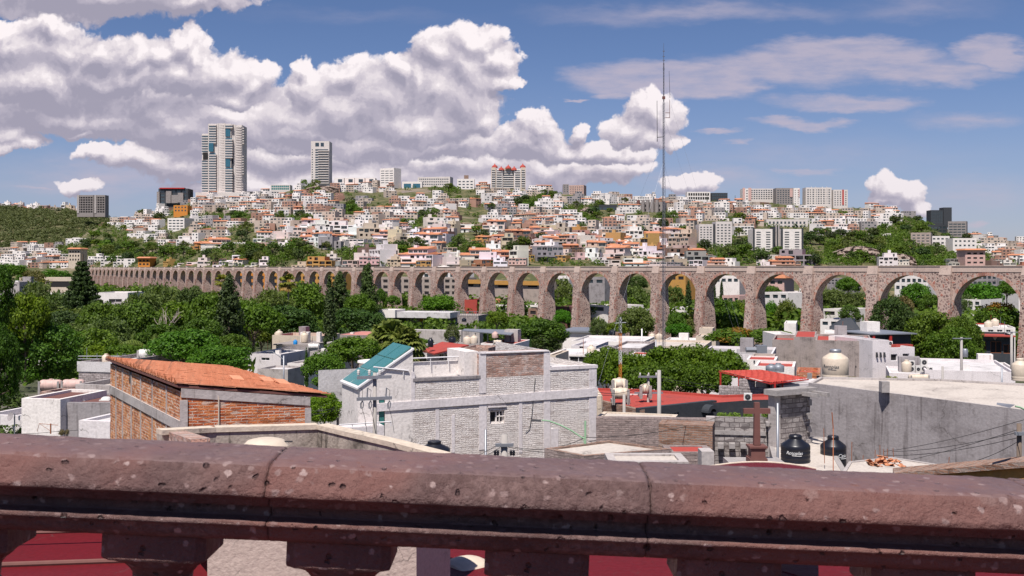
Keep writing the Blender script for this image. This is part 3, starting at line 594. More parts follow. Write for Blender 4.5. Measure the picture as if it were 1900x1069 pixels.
# ---------------- landmark buildings on the hill ----------------
def gridw(x0,x1,y0,y1,nc,nr,fw=.6,fh=.5):
    L=[]; dx=(x1-x0)/nc; dy=(y1-y0)/nr
    for i in range(nc):
        for j in range(nr): L.append((x0+dx*(i+.5-fw/2),y0+dy*(j+.5-fh/2),x0+dx*(i+.5+fw/2),y0+dy*(j+.5+fh/2)))
    return L
def hb(name,label,cat,x0,x1,yt,yb,Y,wall,nc,nr,fw=.6,fh=.5,dY=0.,d=16,pane='glass',roof='roof_grey',frame='grey_metal',inset=(.04,.08,.04,.02),group=None,par=1.):
    W_=x1-x0; H_=yb-yt
    w=gridw(x0+W_*inset[0],x1-W_*inset[2],yt+H_*inset[1],yb-H_*inset[3],nc,nr,fw,fh) if nc else []
    b=Bld(name,label,cat,x0,Y,x1,Y+dY,yt,d,(yb-yt)/F*Y+6,wall,roof,par,w,group,frame,pane,True,False); return b
# tallest tower
Y=1400.; k=Y/F
tw=thing('apartment_tower','tallest white apartment tower with rounded balconies and tall blue glass slots','tower',(P(412,360,Y).x,Y,P(0,362,Y).z-4))
def lx(px): return (px-412)*k
def lz(py): return (362-py)*k+4
BAL=[(374,386,248,360,2.0,[(283,296)]),(388,402,230,360,-1.,[(265,283)]),(408,417,230,360,0.,[]),(419,433,230,360,-3.,[(238,255),(294,311)]),(438,448,233,360,1.5,[]),(448,452,235,267,3.,[]),(447.5,451.5,287,324,3.,[]),(446,450,338,360,3.,[])]
mb=MB()
mb.box(lx(374.5),1,0,lx(386.5),26,lz(248)); mb.box(lx(386.6),-1,0,lx(405),28,lz(230)); mb.box(lx(405.1),-2,0,lx(418.5),28,lz(229.5)); mb.box(lx(418.6),-3,0,lx(430),28,lz(230.3)); mb.box(lx(433.5),0,0,lx(449),26,lz(232)); mb.box(lx(430.1),-.5,0,lx(433.4),25,lz(230.6))
mb.box(lx(404.5),-2.6,0,lx(405.9),-2.01,lz(229)); mb.box(lx(417.6),-3.6,0,lx(419.2),-3.01,lz(229)); mb.box(lx(435),-.6,0,lx(436.4),-.01,lz(231)); mb.box(lx(366),-8,-4,lx(462),30,7)
mb.build('walls','tower_white',tw)
for x0,x1,ya,yb_,off,skip in BAL:
    y=ya+2
    st=MB()
    while y<yb_-1:
        if any(a<y<b for a,b in skip):
            if st.v: st.build('balcony_stack','tower_white',tw); st=MB()
        else:
            st.hexa([(lx(x0),off-1.9-.0,lz(y+2.3)),(lx(x1),off-2.4,lz(y+2.3)),(lx(x1),off+4,lz(y+2.3)),(lx(x0),off+4,lz(y+2.3)),(lx(x0)-.3,off-2.1,lz(y)),(lx(x1)+.3,off-2.6,lz(y)),(lx(x1)+.3,off+4,lz(y)),(lx(x0)-.3,off+4,lz(y))])
        y+=4.6
    st.build('balcony_stack','tower_white',tw)
    y=ya+4.4
    while y<yb_-1:
        if not any(a<y<b for a,b in skip):
            MB().box(lx(x0+.8),off-1.35,lz(y+2.1),lx(x1-.8),off-1.2,lz(y)).build('window','blue_glass',tw)
        y+=4.6
for x0,x1,a,b in((389,397.5,266,282),(420,428.5,238.5,254),(420,428.5,295,310)): MB().box(lx(x0),-4.2,lz(b),lx(x1),-3.05,lz(a)).build('glass_slot','blue_glass',tw)
MB().box(lx(377),-.9,lz(296),lx(386),.9,lz(283)).build('glass_slot','dark_opening',tw); MB().box(lx(430.2),-1.4,lz(360),lx(433.2),-.6,lz(282)).build('gap_shadow_strip','dark_slate',tw)  # second box: solid dark strip painted in as the shadow of a gap
MB().tube((0,10,lz(229)),(0,10,lz(222)),.3,.1,5).build('mast','grey_metal',tw)
b=hb('apartment_tower','slim white tower with stacked horizontal balconies on a rocky base','tower',577,611,262,341,1400,'tower_white',1,1,.0,.0,d=22)
for j in range(14):
    y=277+j*4.6
    a0=b.at(585,y+2.4); a1=b.at(609,y); MB().box(a0.x,-.05,a0.z-.3,a1.x,.9,a1.z).build('window','glass',b.r); MB().box(a0.x+4,-1.6,a0.z-1.,a1.x+1,.0,a0.z+.1).build('balcony','tower_white',b.r)
    a0=b.at(578.5,y+2); a1=b.at(580.5,y); MB().box(a0.x,-.06,a0.z,a1.x,.5,a1.z).build('window','glass',b.r)
for x0,x1 in((585,592),(595,601)): a0=b.at(x0,272); a1=b.at(x1,265); MB().box(a0.x,-.07,a0.z,a1.x,.5,a1.z).build('window','glass',b.r)
b=hb('apartment_building','dark framed cube building with red roof line and pale inset volumes','building',294,349,350,380,1380,'dark_slate',5,4,.75,.6,d=22)
for x0,x1,y0,y1 in((309,319,355,377),(331,341,358,376),(318,331,362,377),(292,297,356,380)): a0=b.at(x0,y1); a1=b.at(x1,y0); MB().box(a0.x,-2.5,a0.z,a1.x,-.02,a1.z).build('pale_volume','grey_render',b.r)
a0=b.at(297,350.5); a1=b.at(343,349); MB().box(a0.x,-2.6,a0.z,a1.x,4,a1.z+.3).build('roof_edge','red_metal',b.r)
for x0,x1,lab in((143,173.5,'left half of the dark grey twin apartment block with gridded balconies'),(175,195,'right half of the dark grey twin apartment block with gridded balconies')):
    b=hb('apartment_building',lab,'building',x0,x1,362,396,1750,'grey_render',int((x1-x0)/4.5),7,.8,.72,d=16,pane='dark_opening')
    a=b.at(x0,396); MB().box(a.x,-.6,a.z,a.x+3.6,-.01,b.h).build('side_fin','pale_render',b.r)
for i,x0 in enumerate((620,639.5,658.5,678)):
    b=hb('box_house','%s of four matching white box houses with one big square window each, on the ridge'%('leftmost','second','third','rightmost')[i],'house',x0,x0+18,330,352,1390,'white_paint',0,0,group='row of four box houses')
    for q,(x_,w_,y0,y1) in enumerate(((x0+7,x0+15,332.5,338.5),(x0+2,x0+16,342,350))):
        a0=b.at(x_,y1); a1=b.at(w_,y0); MB().box(a0.x,-.1,a0.z,a1.x,.5,a1.z).build('window','glass',b.r)
LMK=[('office_block','white office block with dark stair slot and stepped terraces','building',705,731,313,342,1390,'white_paint',3,6,.8,.4,-12.,'glass'),
('office_block','narrow dark topped white wing beside the white office block','building',731.5,737,312,340,1392,'white_paint',1,6,.5,.5,0.,'glass'),
('hospital_building','long pale curved block with rows of small windows on the ridge','building',775,835,329,345,1430,'tower_white',16,3,.6,.5,-10.,'glass'),
('villa','tall white villa with brown cube on its roof','house',848,880,332,362,1380,'white_paint',4,5,.6,.4,0.,'glass'),
('modern_house','modern white house with a big blue glass window band','house',746,783,337,352,1385,'white_paint',2,1,.8,.6,0.,'blue_glass'),
('glass_pavilion','flat glass pavilion standing on the skyline','pavilion',502,538,343,353,1420,'tower_white',9,2,.85,.75,0.,'teal_glass'),
('hotel','reddish brick hotel on the ridge with pale corner block','building',1056,1083,344,361,1390,'peeled_brick',6,4,.4,.5,-6.,'glass'),
('apartment_building','grey wing on the left side of the brick hotel','building',1045,1055.5,342,358,1392,'grey_render',2,4,.4,.5,0.,'glass'),
('modern_house','stepped black modern house with a white glazed base','house',1103,1145,380,402,1180,'dark_slate',3,2,.8,.5,0.,'glass'),
('concrete_house','raw concrete ribbed house with five tall towers','house',1178,1230,376,402,1200,'grey_render',4,3,.5,.6,-14.,'dark_opening'),
('school_building','long white ridge building with dark glazed upper floor','building',1275,1318,356,372,1385,'white_paint',9,2,.75,.7,0.,'dark_opening'),
('school_building','dark glazed pavilion right of the long white ridge building','building',1320,1350,358,370,1390,'dark_slate',7,2,.75,.6,0.,'glass'),
('apartment_building','low white ridge block with pink end panels','building',1378,1394,350,372,1380,'white_paint',3,4,.5,.5,0.,'glass'),
('apartment_building','grey and white five storey block behind the pink panels','building',1391,1440,350,371,1400,'tower_white',10,5,.6,.55,0.,'glass'),
('apartment_building','grey apartment slab with pink sign on its right shoulder','building',1440,1472,349,379,1370,'grey_render',6,7,.55,.5,0.,'glass'),
('apartment_building','plain pale stair block attached right of the grey slab with pink sign','building',1472.5,1484,349,380,1369,'white_paint',2,7,.3,.4,0.,'glass'),
('apartment_building','pale twin apartment slab with two white window bays','building',1495,1543,348,380,1370,'tower_white',9,7,.6,.5,0.,'glass'),
('apartment_building','pale narrow slab with red vertical stripe','building',1546,1573,352,383,1370,'tower_white',5,7,.45,.5,0.,'glass'),
('glass_tower','dark glass tower with stepped top on the right ridge','tower',1727,1750,390,414,1500,'dark_slate',6,8,.7,.7,0.,'glass'),
('glass_tower','taller black slab of the dark glass tower, slanting right side','tower',1751,1766,385,414,1500,'dark_slate',0,0,.7,.7,0.,'glass'),
('apartment_building','grey framed block with rows of pale balconies','building',1759,1793,411,444,1250,'grey_render',4,6,.85,.5,-10.,'glass'),
('apartment_building','dark low wings left of the grey framed block','building',1707,1758,417,440,1262,'dark_slate',6,3,.7,.5,0.,'glass'),
('apartment_building','long grey slab with window columns standing behind the black and white towers','building',1422,1499,407,440,1060,'tower_white',10,4,.5,.6,0.,'glass'),
('apartment_building','cream villa block with long glazed hall above the cliff','building',1601,1653,433,452,1000,'tower_white',4,2,.7,.5,0.,'glass'),
('apartment_building','salmon stepped apartments beside the cliff scrub','building',1690,1727,432,456,980,'tan_render',4,4,.6,.4,-8.,'glass'),
('villa','white terraced house between salmon apartments and grey framed block','house',1728,1762,438,455,1000,'white_paint',4,2,.6,.4,0.,'glass'),
('villa','white house with grey side above the pink villa','house',1768,1812,442,460,960,'white_paint',5,2,.5,.4,0.,'glass'),
('villa','large pink villa with red roofed terraces','house',1791,1828,464,492,820,'pink_paint',3,3,.6,.4,0.,'dark_opening'),
('apartment_building','small cream apartment block with balconies just over the aqueduct','building',1592,1622,473,493,830,'cream_paint',3,4,.6,.4,-6.,'glass'),
('apartment_building','narrow white block with four window rows left of the round tree clump','building',311,342,405,428,1120,'white_paint',4,4,.75,.45,-8.,'glass'),
('apartment_building','white rounded hillside block with wrap balconies over the bottom trees','building',413,456,449,476,900,'white_paint',5,5,.7,.4,8.,'glass'),
('apartment_building','grey and white house with red stair strip on the left slope','building',422,468,419,442,1050,'tower_white',6,4,.8,.45,0.,'glass'),
('arcaded_house','small salmon arcaded house in the trees behind the aqueduct end','house',256,278,479,494,900,'orange_paint',3,2,.6,.5,0.,'dark_opening'),
('arcaded_house','cream three storey arcaded building at the left foot of the hill','building',127,149,462,486,960,'cream_paint',4,3,.5,.5,0.,'dark_opening'),
('villa','bright orange house with white arches below the dark cube building','house',322,348,381,394,1230,'orange_paint',4,2,.5,.5,0.,'glass'),
('apartment_building','orange stacked apartment house with open balconies','building',864,887,385,410,1150,'orange_paint',4,4,.75,.5,0.,'dark_opening'),
('villa','bright yellow house on the upper slope','house',627,648,370,380,1280,'orange_paint',3,1,.5,.5,0.,'glass'),
('villa','unfinished grey frame house with open floors','house',690,715,364,382,1290,'grey_render',4,3,.8,.7,0.,'dark_opening'),
('villa','long red roofed arcade house on the middle slope','house',844,893,433,441,1000,'red_stone',8,1,.7,.6,0.,'dark_opening'),
('row_house','long white row of terraced houses right above the aqueduct top','house',996,1100,483,494,840,'white_paint',20,1,.35,.4,0.,'glass'),
('villa','pale blue house with flat roof at the foot of the slope','house',1175,1199,471,481,860,'lavender_white',3,1,.4,.5,0.,'glass'),
('retaining_wall','grey stone retaining wall below the four box houses','wall',598,700,354,361,1340,'faded_brick',0,0,.5,.5,0.,'glass'),
('retaining_wall','tan stone retaining wall at the right of the four box houses','wall',745,800,354,366,1310,'tan_render',0,0,.5,.5,0.,'glass')]
EXC=[]
for q in LMK:
    n_,lab,cat,x0,x1,yt,yb,Y,wall,nc,nr,fw,fh,dY,pane=q
    b=hb(n_,lab,cat,x0,x1,yt,yb,Y,wall,nc,nr,fw,fh,dY,pane=pane); EXC.append((x0,x1,yt,yb,Y))
    if 'concrete ribbed' in lab:
        for i in range(5): a=b.at(1186+i*8.6,379); MB().tube((a.x,-3,b.h-16),(a.x,-3,b.h+2.5),2.,2.,10).build('round_tower','grey_render' if i else 'red_stone',b.r)
    if 'brown cube' in lab: a=b.at(861,338); c_=b.at(869,327); MB().box(a.x,1,b.h,c_.x,6,b.h+5).build('roof_cube','brown_brick',b.r)
    if 'pink end' in lab: a=b.at(1378,372); MB().box(.0,-.6,a.z,3,-.02,b.h+1).build('end_panel','pink_paint',b.r); MB().box(b.w-4,-.6,a.z,b.w,-.02,b.h+1).build('end_panel','pink_paint',b.r)
    if 'red vertical' in lab: MB().box(b.w*.62,-.6,8,b.w*.72,-.02,b.h).build('stripe','red_metal',b.r)
    if 'pink sign' in lab and 'slab with' in lab: MB().box(b.w*.8,-.6,b.h-12,b.w*.95,-.02,b.h-1).build('sign_panel','pink_paint',b.r)
    if 'white window bays' in lab:
        for f in(.2,.62): MB().box(b.w*f,-1.2,4,b.w*(f+.02),-.02,b.h+1).build('bay_frame','white_paint',b.r); MB().box(b.w*(f+.17),-1.2,4,b.w*(f+.19),-.02,b.h+1).build('bay_frame','white_paint',b.r)
    if 'pink villa' in lab and 'above' not in lab or 'arcaded' in lab:
        MB().hexa([(-1,-2,b.h),(b.w+1,-2,b.h),(b.w+1,b.d+1,b.h),(-1,b.d+1,b.h),(0,1,b.h+1.2),(b.w,1,b.h+1.2),(b.w,b.d,b.h+1.2),(0,b.d,b.h+1.2)]).build('tiled_roof','clay_tile',b.r)
# red domed tower
Y=1400.; k=Y/F; tw=thing('apartment_tower','red domed cream and white apartment tower with many balconies','tower',(P(943,350,Y).x,Y,P(0,352,Y).z-3))
lx=lambda px:(px-943)*k
lz=lambda py:(352-py)*k+3
for x0,x1,yt,of in((911.5,920,311,-2),(920.5,932,314,0),(932.5,954,311,3),(954.5,966,314,0),(966.5,975,311,-2)):
    mb=MB(); mb.box(lx(x0),of,0,lx(x1),of+18,lz(yt)); mb.build('walls','cream_paint' if of else 'white_paint',tw)
    for j in range(8):
        z=lz(317+j*4.1); MB().box(lx(x0+1),of-.9,z-1.9,lx(x1-1),of-.05,z-.9).build('balcony','white_paint',tw)
        MB().box(lx(x0+1.3),of-.12,z-.9,lx(x1-1.3),of-.02,z+.6).build('window','glass',tw)
for x_,yt in((918,311),(930,316),(954,316),(970,311),(943,313)): MB().lathe([(4.2,0),(4.,1.4),(2.6,3.),(.9,4.1),(.5,5.5),(0,6)],(lx(x_),2,lz(yt)),10).build('dome','red_roof_coat',tw,True)
EXC.append((911,975,305,350,1390))
# cream striped flats and black and white towers
for x0,x1,yt,lab in((1297,1323,416,'left half of the cream flats with four columns of dark windows'),(1328,1358,411,'taller right half of the cream flats with dark balcony slots')):
    b=hb('apartment_building',lab,'building',x0,x1,yt,462,860,'cream_paint' if 0 else 'tower_white',4,9,.55,.45,d=16); EXC.append((x0,x1,yt,462,860))
MB().box(0,2,0,4*860/F,14,b.h*.93).build('link_wall','dark_slate',b.r).location=(-4.2*860/F,0,0)
for i,(x0,x1) in enumerate(((1397,1436),(1449,1490))):
    b=hb('apartment_tower','%s of the twin white towers with black ladder windows'%('left','right')[i],'tower',x0,x1,425,475,840,'white_paint',2,10,.45,.5,d=18); EXC.append((x0,x1,425,475,840))
    for f in(.0,.93): MB().box(b.w*f,-1.2,0,b.w*(f+.07),-.02,b.h+1).build('side_fin','dark_slate',b.r)
b=hb('apartment_tower','dark recessed lift shaft between the twin white towers','tower',1437,1448,421,475,846,'dark_slate',0,0)
for f in(.15,.6): MB().box(b.w*f,-.8,0,b.w*(f+.2),-.02,b.h+1.5).build('pale_fin','pale_render',b.r)
# ---------------- generic hillside houses ----------------
def house_proto(i):
    g=random.Random(100+i); W_=g.uniform(8,19); st=g.choice((2,2,2,3,3,4)); D_=g.uniform(8,11); parts=[]; r=bpy.data.objects.new('hillside_house',None); COL.objects.link(r)
    walls=MB(); H_=st*3.; wins=[]; roofs=MB(); rm='clay_tile' if i%5==0 else ('red_roof_coat' if i==3 else 'roof_white')
    vols=[(0,W_,0,0,H_)]
    if g.random()<.7: vols=[(0,W_,0,0,H_-3),(g.choice((0,W_*.3)),0,g.uniform(1,2.5),H_-3,H_)]; a=vols[1]; vols[1]=(a[0],a[0]+W_*.68,a[2],a[3],a[4])
    if g.random()<.6: vols.append((W_,W_+g.uniform(3,6),g.uniform(-1.,2.),0,H_-g.choice((0,3,3))-.3))
    for (x0,x1,y0,z0,z1) in vols:
        holes=[]; n=max(1,int((x1-x0)/g.uniform(2.6,4.6))); fl=max(1,int(round((z1-z0)/3)))
        for f in range(fl):
            style=g.random()
            for c in range(n):
                a=x0+(x1-x0)*(c+.5)/n; ww=g.choice((.6,.9,1.3)) if style<.6 else (x1-x0)/n*.43; zz=z0+f*3+(.9 if g.random()<.6 else .2)
                if g.random()<.85: holes.append((a-ww,zz,a+ww,z0+f*3+2.35))
        dp=g.choice((.25,.25,1.3)); walls_y=y0
        holewall(walls,x0,x1,z0-(8 if z0==0 else 0),z1,holes,0,y0,dp)
        zb=z0-(8 if z0==0 else 0)
        walls.poly([(x1,y0,zb),(x1,D_,zb),(x1,D_,z1),(x1,y0,z1)]); walls.poly([(x0,D_,zb),(x0,y0,zb),(x0,y0,z1),(x0,D_,z1)]); walls.poly([(x1,D_,zb),(x0,D_,zb),(x0,D_,z1),(x1,D_,z1)])
        pr=.45
        if rm=='clay_tile' and g.random()<.8: roofs.hexa([(x0-.5,y0-.6,z1),(x1+.5,y0-.6,z1),(x1+.5,D_+.3,z1),(x0-.5,D_+.3,z1),(x0-.3,y0-.5,z1+.25),(x1+.3,y0-.5,z1+.25),(x1,D_,z1+1.6),(x0,D_,z1+1.6)])
        else:
            roofs.poly([(x0+.2,y0+.2,z1-pr),(x1-.2,y0+.2,z1-pr),(x1-.2,D_-.2,z1-pr),(x0+.2,D_-.2,z1-pr)])
            for q in((x0,y0,x1,y0+.2),(x0,D_-.2,x1,D_),(x0,y0+.2,x0+.2,D_-.2),(x1-.2,y0+.2,x1,D_-.2)): walls.poly([(q[0],q[1],z1),(q[2],q[1],z1),(q[2],q[3],z1),(q[0],q[3],z1)]); 
            walls.poly([(x0+.2,D_-.2,z1-pr),(x1-.2,D_-.2,z1-pr),(x1-.2,D_-.2,z1),(x0+.2,D_-.2,z1)])
        if g.random()<.5 and fl>1: walls.box(x0+.3,y0-1.2,z0+2.9,x1-.3,y0-.01,z0+3.9)
        if z1>=H_-.1 and g.random()<.6: cx=g.uniform(x0+1,x1-2.5); walls.box(cx,D_*.5,z1,cx+2,D_*.5+2,z1+2.2)
        wins+=[(h,y0,dp) for h in holes]
    A=[(walls.build('walls','house_paint',r),[]),(roofs.build('roof',rm,r),[])]
    wins.sort(key=lambda q:-(q[0][2]-q[0][0])*(q[0][3]-q[0][1]))
    for h,y0,dp in wins: A.append((addwin(r,h,y0,dp,pane='glass' if g.random()<.6 else 'dark_opening',simple_=True,mull=g.random()<.5),[]))
    return r,A,W_,st,rm
HPR=[house_proto(i) for i in range(16)]
PAL=[('white',(.85,.79,.76)),('white',(.76,.69,.66)),('white',(.88,.83,.80)),('off-white',(.68,.59,.54)),('cream',(.60,.48,.36)),('beige',(.46,.36,.29)),('salmon',(.52,.30,.23)),('ochre',(.50,.29,.10)),('grey',(.32,.29,.29)),('brown',(.24,.15,.115)),('terracotta',(.38,.16,.10)),('pale pink',(.58,.42,.38))]
PW_=[14,12,12,11,8,8,4,3,9,5,3,4]
GREEN=[(250,470,90,20),(190,440,50,22),(330,477,110,13),(560,475,130,14),(480,478,60,14),(715,468,90,12),(900,470,55,12),(780,417,24,13),(400,403,35,9),(450,404,30,9),(975,375,28,10),(1075,390,35,12),(1085,410,25,14),(650,392,22,8),(825,355,28,9),(1350,460,40,30),(1300,452,20,16),(1560,465,70,30),(1640,455,60,34),(1720,470,60,28),(1690,418,40,20),(1160,355,30,5),(555,410,25,10),(1010,365,25,7),(1240,405,22,7),(160,470,60,18),(860,462,30,14),(1380,480,60,12),(1500,490,40,8),(230,460,50,16),(1800,455,20,8),(590,350,30,8)]
def green(px,py):
    return mnoise.noise(Vector((px*.021,py*.06,9)))>.40 or any(((px-a)/c)**2+((py-b)/d)**2<1 for a,b,c,d in GREEN)
spots=[]; py=497.
while py>347:
    px=-20+rnd.uniform(0,20)
    while px<1930:
        rid=spl(RID,px)
        step=0
        if py>rid-1:
            q=HP(px,py); wpx=13*F/q.y
            if not (green(px+wpx*.4,py-3)) and not any(a-wpx*.9<px<b+2 and yb+11>py>yt+3 for a,b,yt,yb,YY in EXC) :
                spots.append((px,py,q,wpx))
            step=wpx*rnd.uniform(.70,1.0)
        px+=step or 22
    py-=6.0 if py>440 else 5.4
# deepest-first ordering by apparent size
spots.sort(key=lambda s:s[2].y)
NH=290; stuffh=MB(); SM=['house_white','house_warm','house_salmon','house_grey','glass','roof_white','clay_tile']
for nme,c in(('house_white',(.82,.76,.73)),('house_warm',(.54,.44,.37)),('house_salmon',(.42,.24,.18)),('house_grey',(.33,.30,.30))): paint(nme,c,.10,sc=.5)
PH={}
print('house spots',len(spots))
for k_,(px,py,q,wpx) in enumerate(spots):
    i=rnd.randrange(16); nm,colr=rnd.choices(PAL,PW_)[0]; r0,A,W_,st,rm=HPR[i]; sc_=rnd.choice((.7,.8,.9,1.,1.15,1.3)); rz=rnd.gauss(0,.4); 
    if k_<NH:
        if i not in PH: r,kid=r0,[a for a,_ in A]; PH[i]=1
        else: r,kid=copytree(r0,A)
        r.location=(q.x,q.y,q.z-.5); r.rotation_euler=(0,0,rz); r.scale=(sc_,sc_,sc_*rnd.uniform(.9,1.05))
        jit=tuple(min(1,c*rnd.uniform(.93,1.05)) for c in colr)
        for c_ in kid: c_.color=(*jit,1)
        rt={'clay_tile':'tile roofed','red_roof_coat':'red roofed','roof_white':'flat roofed'}[rm]
        auto(r,'%s %s storey %s house'%(nm,{2:'two',3:'three',4:'four'}[st],rt),'house',px+wpx*.4,py,'houses on the hillside')
    else:
        m_=0 if nm in('white','off-white') else (1 if nm in('cream','beige','ochre','pale pink') else (2 if nm in('salmon','terracotta','brown') else 3))
        M=Matrix.Translation(q)@Matrix.Rotation(rz,4,'Z'); g=rnd; w=W_*sc_; D_=9; h=st*2.9; T=lambda v: tuple(M@Vector(v))
        lv=[(0,w,0,h-3*(g.random()<.5)),]
        if lv[0][3]<h: a=g.uniform(0,.35)*w; lv.append((a,a+w*.6,lv[0][3],h))
        for (x0,x1,z0,z1) in lv:
            fl=max(1,int((z1-z0)/2.8)); hs=[]; n=max(2,int((x1-x0)/3))
            for f in range(fl):
                for c in range(n):
                    a=x0+(x1-x0)*(c+.5)/n; ww=g.choice((.6,1.,1.3))
                    if g.random()<.8: hs.append((a-ww,z0+f*2.8+.7,a+ww,z0+f*2.8+2.2))
            yy0=1.5 if z0 else 0
            holewall(stuffh,x0,x1,z0-(7 if z0==0 else 0),z1,hs,m_,yy0,.3,T)
            for hh in hs: stuffh.poly([T(v) for v in((hh[0],yy0+.3,hh[1]),(hh[2],yy0+.3,hh[1]),(hh[2],yy0+.3,hh[3]),(hh[0],yy0+.3,hh[3]))],4)
            zb=z0-(7 if z0==0 else 0)
            for a,b in(((x1,yy0),(x1,D_)),((x0,D_),(x0,yy0)),((x1,D_),(x0,D_))): stuffh.poly([T((*a,zb)),T((*b,zb)),T((*b,z1)),T((*a,z1))],m_)
            rr=6 if g.random()<.16 else 5
            if rr==6: stuffh.hexa([T(v) for v in((x0-.4,yy0-.5,z1),(x1+.4,yy0-.5,z1),(x1+.4,D_,z1),(x0-.4,D_,z1),(x0-.2,yy0-.4,z1+.2),(x1+.2,yy0-.4,z1+.2),(x1,D_,z1+1.4),(x0,D_,z1+1.4))],6)
            else: stuffh.poly([T((x0,yy0,z1)),T((x1,yy0,z1)),T((x1,D_,z1)),T((x0,D_,z1))],5)
o=stuffh.build('distant_houses',SM); o['kind']='stuff'; o['label']='packed small houses along the upper slope and ridge of the hill'; o['category']='houses'
for i in range(16):
    if i not in PH:
        r0,A=HPR[i][:2]
        for a,_ in A: bpy.data.objects.remove(a)
        bpy.data.objects.remove(r0)
# hill trees
KD=[('far_broad','round green tree'),('far_dark','dark green tree'),('far_airy','grey green tree'),('far_cypress','slim dark cypress'),('far_palm','small palm tree')]
def hilltree(px,py,k=None,s=None):
    q=HP(px,py); k=rnd.choices(range(5),(5,4,4,1.3,1))[0] if k is None else k; kind,desc=KD[k]
    s=(rnd.uniform(.7,1.25) if k<3 else rnd.uniform(.8,1.1)) if s is None else s; g=rnd.uniform(.75,1.25)
    o=tree(kind,'cypress_tree' if k==3 else ('palm_tree' if k==4 else 'tree'),(q.x,q.y,q.z-.6),s,None,tint=(g*rnd.uniform(.85,1.2),g,g*rnd.uniform(.7,1.)),sx=1 if k==3 else rnd.uniform(.95,1.4))
    auto(o,desc,'tree',px,py,'trees on the hillside')
NT=0
for a,b,c,d in GREEN:
    n=max(2,int(c*d/150))
    for _ in range(n):
        an=rnd.uniform(0,6.28); rr=math.sqrt(rnd.random()); px=a+c*rr*math.cos(an); py=b+d*rr*math.sin(an)
        if py<spl(RID,px)+1 or px<60: continue
        if py>496: py=496
        hilltree(px,py); NT+=1
for _ in range(60):
    px=rnd.uniform(150,1850); py=rnd.uniform(spl(RID,px)+3,492); hilltree(px,py); NT+=1
for px in(455,461,467,476,484,1364,1312): hilltree(px,spl(RID,px)+3,3,1.1); NT+=1
print('hill trees',NT)
def scrub(name,label,fn,n,mat,s0,s1,seed):
    g=random.Random(seed); cl=[]
    for _ in range(n):
        q=fn(g)
        if q is None: continue
        s=g.uniform(s0,s1); cl.append((q.x,q.y,q.z+s*.4,s,s,s*.75))
    me=leafmesh(name,cl,9,s0*.5,[mat],seed); o=bpy.data.objects.new(name,me); COL.objects.link(o); o['kind']='stuff'; o['label']=label; o['category']='scrub'
for k_ in range(17):
    px=-8+k_*9.3+rnd.uniform(-2,2); Y=2030.; i=rnd.choice(list(PH)); r0,A,W_,st,rm=HPR[i]; r,kid=copytree(r0,A); z=CZ+(HZ-spl(SH,px))/F*2000-3; r.location=((px-950)/F*Y,Y,z); r.scale=(1.1,1.1,1.3 if k_<10 else 1.8); r.rotation_euler=(0,0,rnd.gauss(0,.2))
    for c_ in kid: c_.color=(*rnd.choices(PAL,PW_)[0][1],1)
    tag(r,(ORD[k_] if k_<10 else ['eleventh','twelfth','thirteenth','fourteenth','fifteenth','sixteenth','seventeenth'][k_-10])+' pale house from the left on the skyline of the scrub hill','house','houses on the far left ridge')
def f1(g):
    c=g.uniform(-60,330); Y=g.uniform(1450,2010); return Vector(((c-950)/F*Y,Y,shz(c,Y)))
scrub('scrub_bushes','thorny bushes dotted over the far left hill',f1,2600,'leaf_scrub',2.6,5.4,51)
def f2(g):
    a,b,c,d=g.choice(GREEN); an=g.uniform(0,6.28); rr=math.sqrt(g.random()); px=a+c*rr*math.cos(an); py=min(b+d*rr*math.sin(an),497)
    if py<spl(RID,px)+1: return None
    return HP(px,py)
scrub('hillside_scrub','low scrub and bushes between the hillside houses',f2,1500,'leaf_green',1.8,4.2,52)
def f2b(g):
    px=g.uniform(-20,1900); r_=spl(RID,px); return HP(px,g.uniform(r_+2,497))
scrub('garden_shrubs','small garden trees and shrubs scattered between the hillside houses',f2b,2100,'leaf_green',1.7,3.8,54)
def f2c(g):
    px=g.uniform(130,1900); py=g.uniform(spl(RID,px)+3,497)
    return HP(px,py) if mnoise.noise(Vector((px*.021,py*.06,9)))>.36 else None
scrub('garden_trees','clumps of dark trees filling the empty lots of the hillside',f2c,1500,'leaf_dark',2.2,4.6,55)
def f3(g):
    px=g.uniform(1530,1800); py=g.uniform(405,495)
    if py<spl(RID,px)+2 or not green(px,py): return None
    return HP(px,py)
scrub('cliff_scrub','green scrub growing over the rocky cliff on the right slope',f3,900,'leaf_green',2.,4.4,53)
# rocky cliff
def rock(px,py,w,h,seed,label):
    q=HP(px,py); s=q.y/F; g=random.Random(seed); n=26; m=16; mb=MB()
    for j in range(m+1):
        for i in range(n+1):
            a=i/n*2-1; b=j/m; z=h*s*b*(1-.35*abs(a)**2)
            y=-(1-a*a)*6*(1-b)-2+mnoise.noise(Vector((a*5,b*4,seed)))*4+abs(mnoise.noise(Vector((a*14,b*11,seed))))*3; mb.v.append((a*w*s/2,y,z-2))
    for j in range(m):
        for i in range(n): mb.f.append((j*(n+1)+i,j*(n+1)+i+1,(j+1)*(n+1)+i+1,(j+1)*(n+1)+i)); mb.m.append(0)
    b=len(mb.v)
    for i in range(n+1): x,y,z=mb.v[m*(n+1)+i]; mb.v.append((x,y+14,z-1))
    for i in range(n): mb.f.append((m*(n+1)+i,m*(n+1)+i+1,b+i+1,b+i)); mb.m.append(0)
    o=mb.build('rock_outcrop','cliff_rock'); o.location=(q.x,q.y-3,q.z); tag(o,label,'rock')
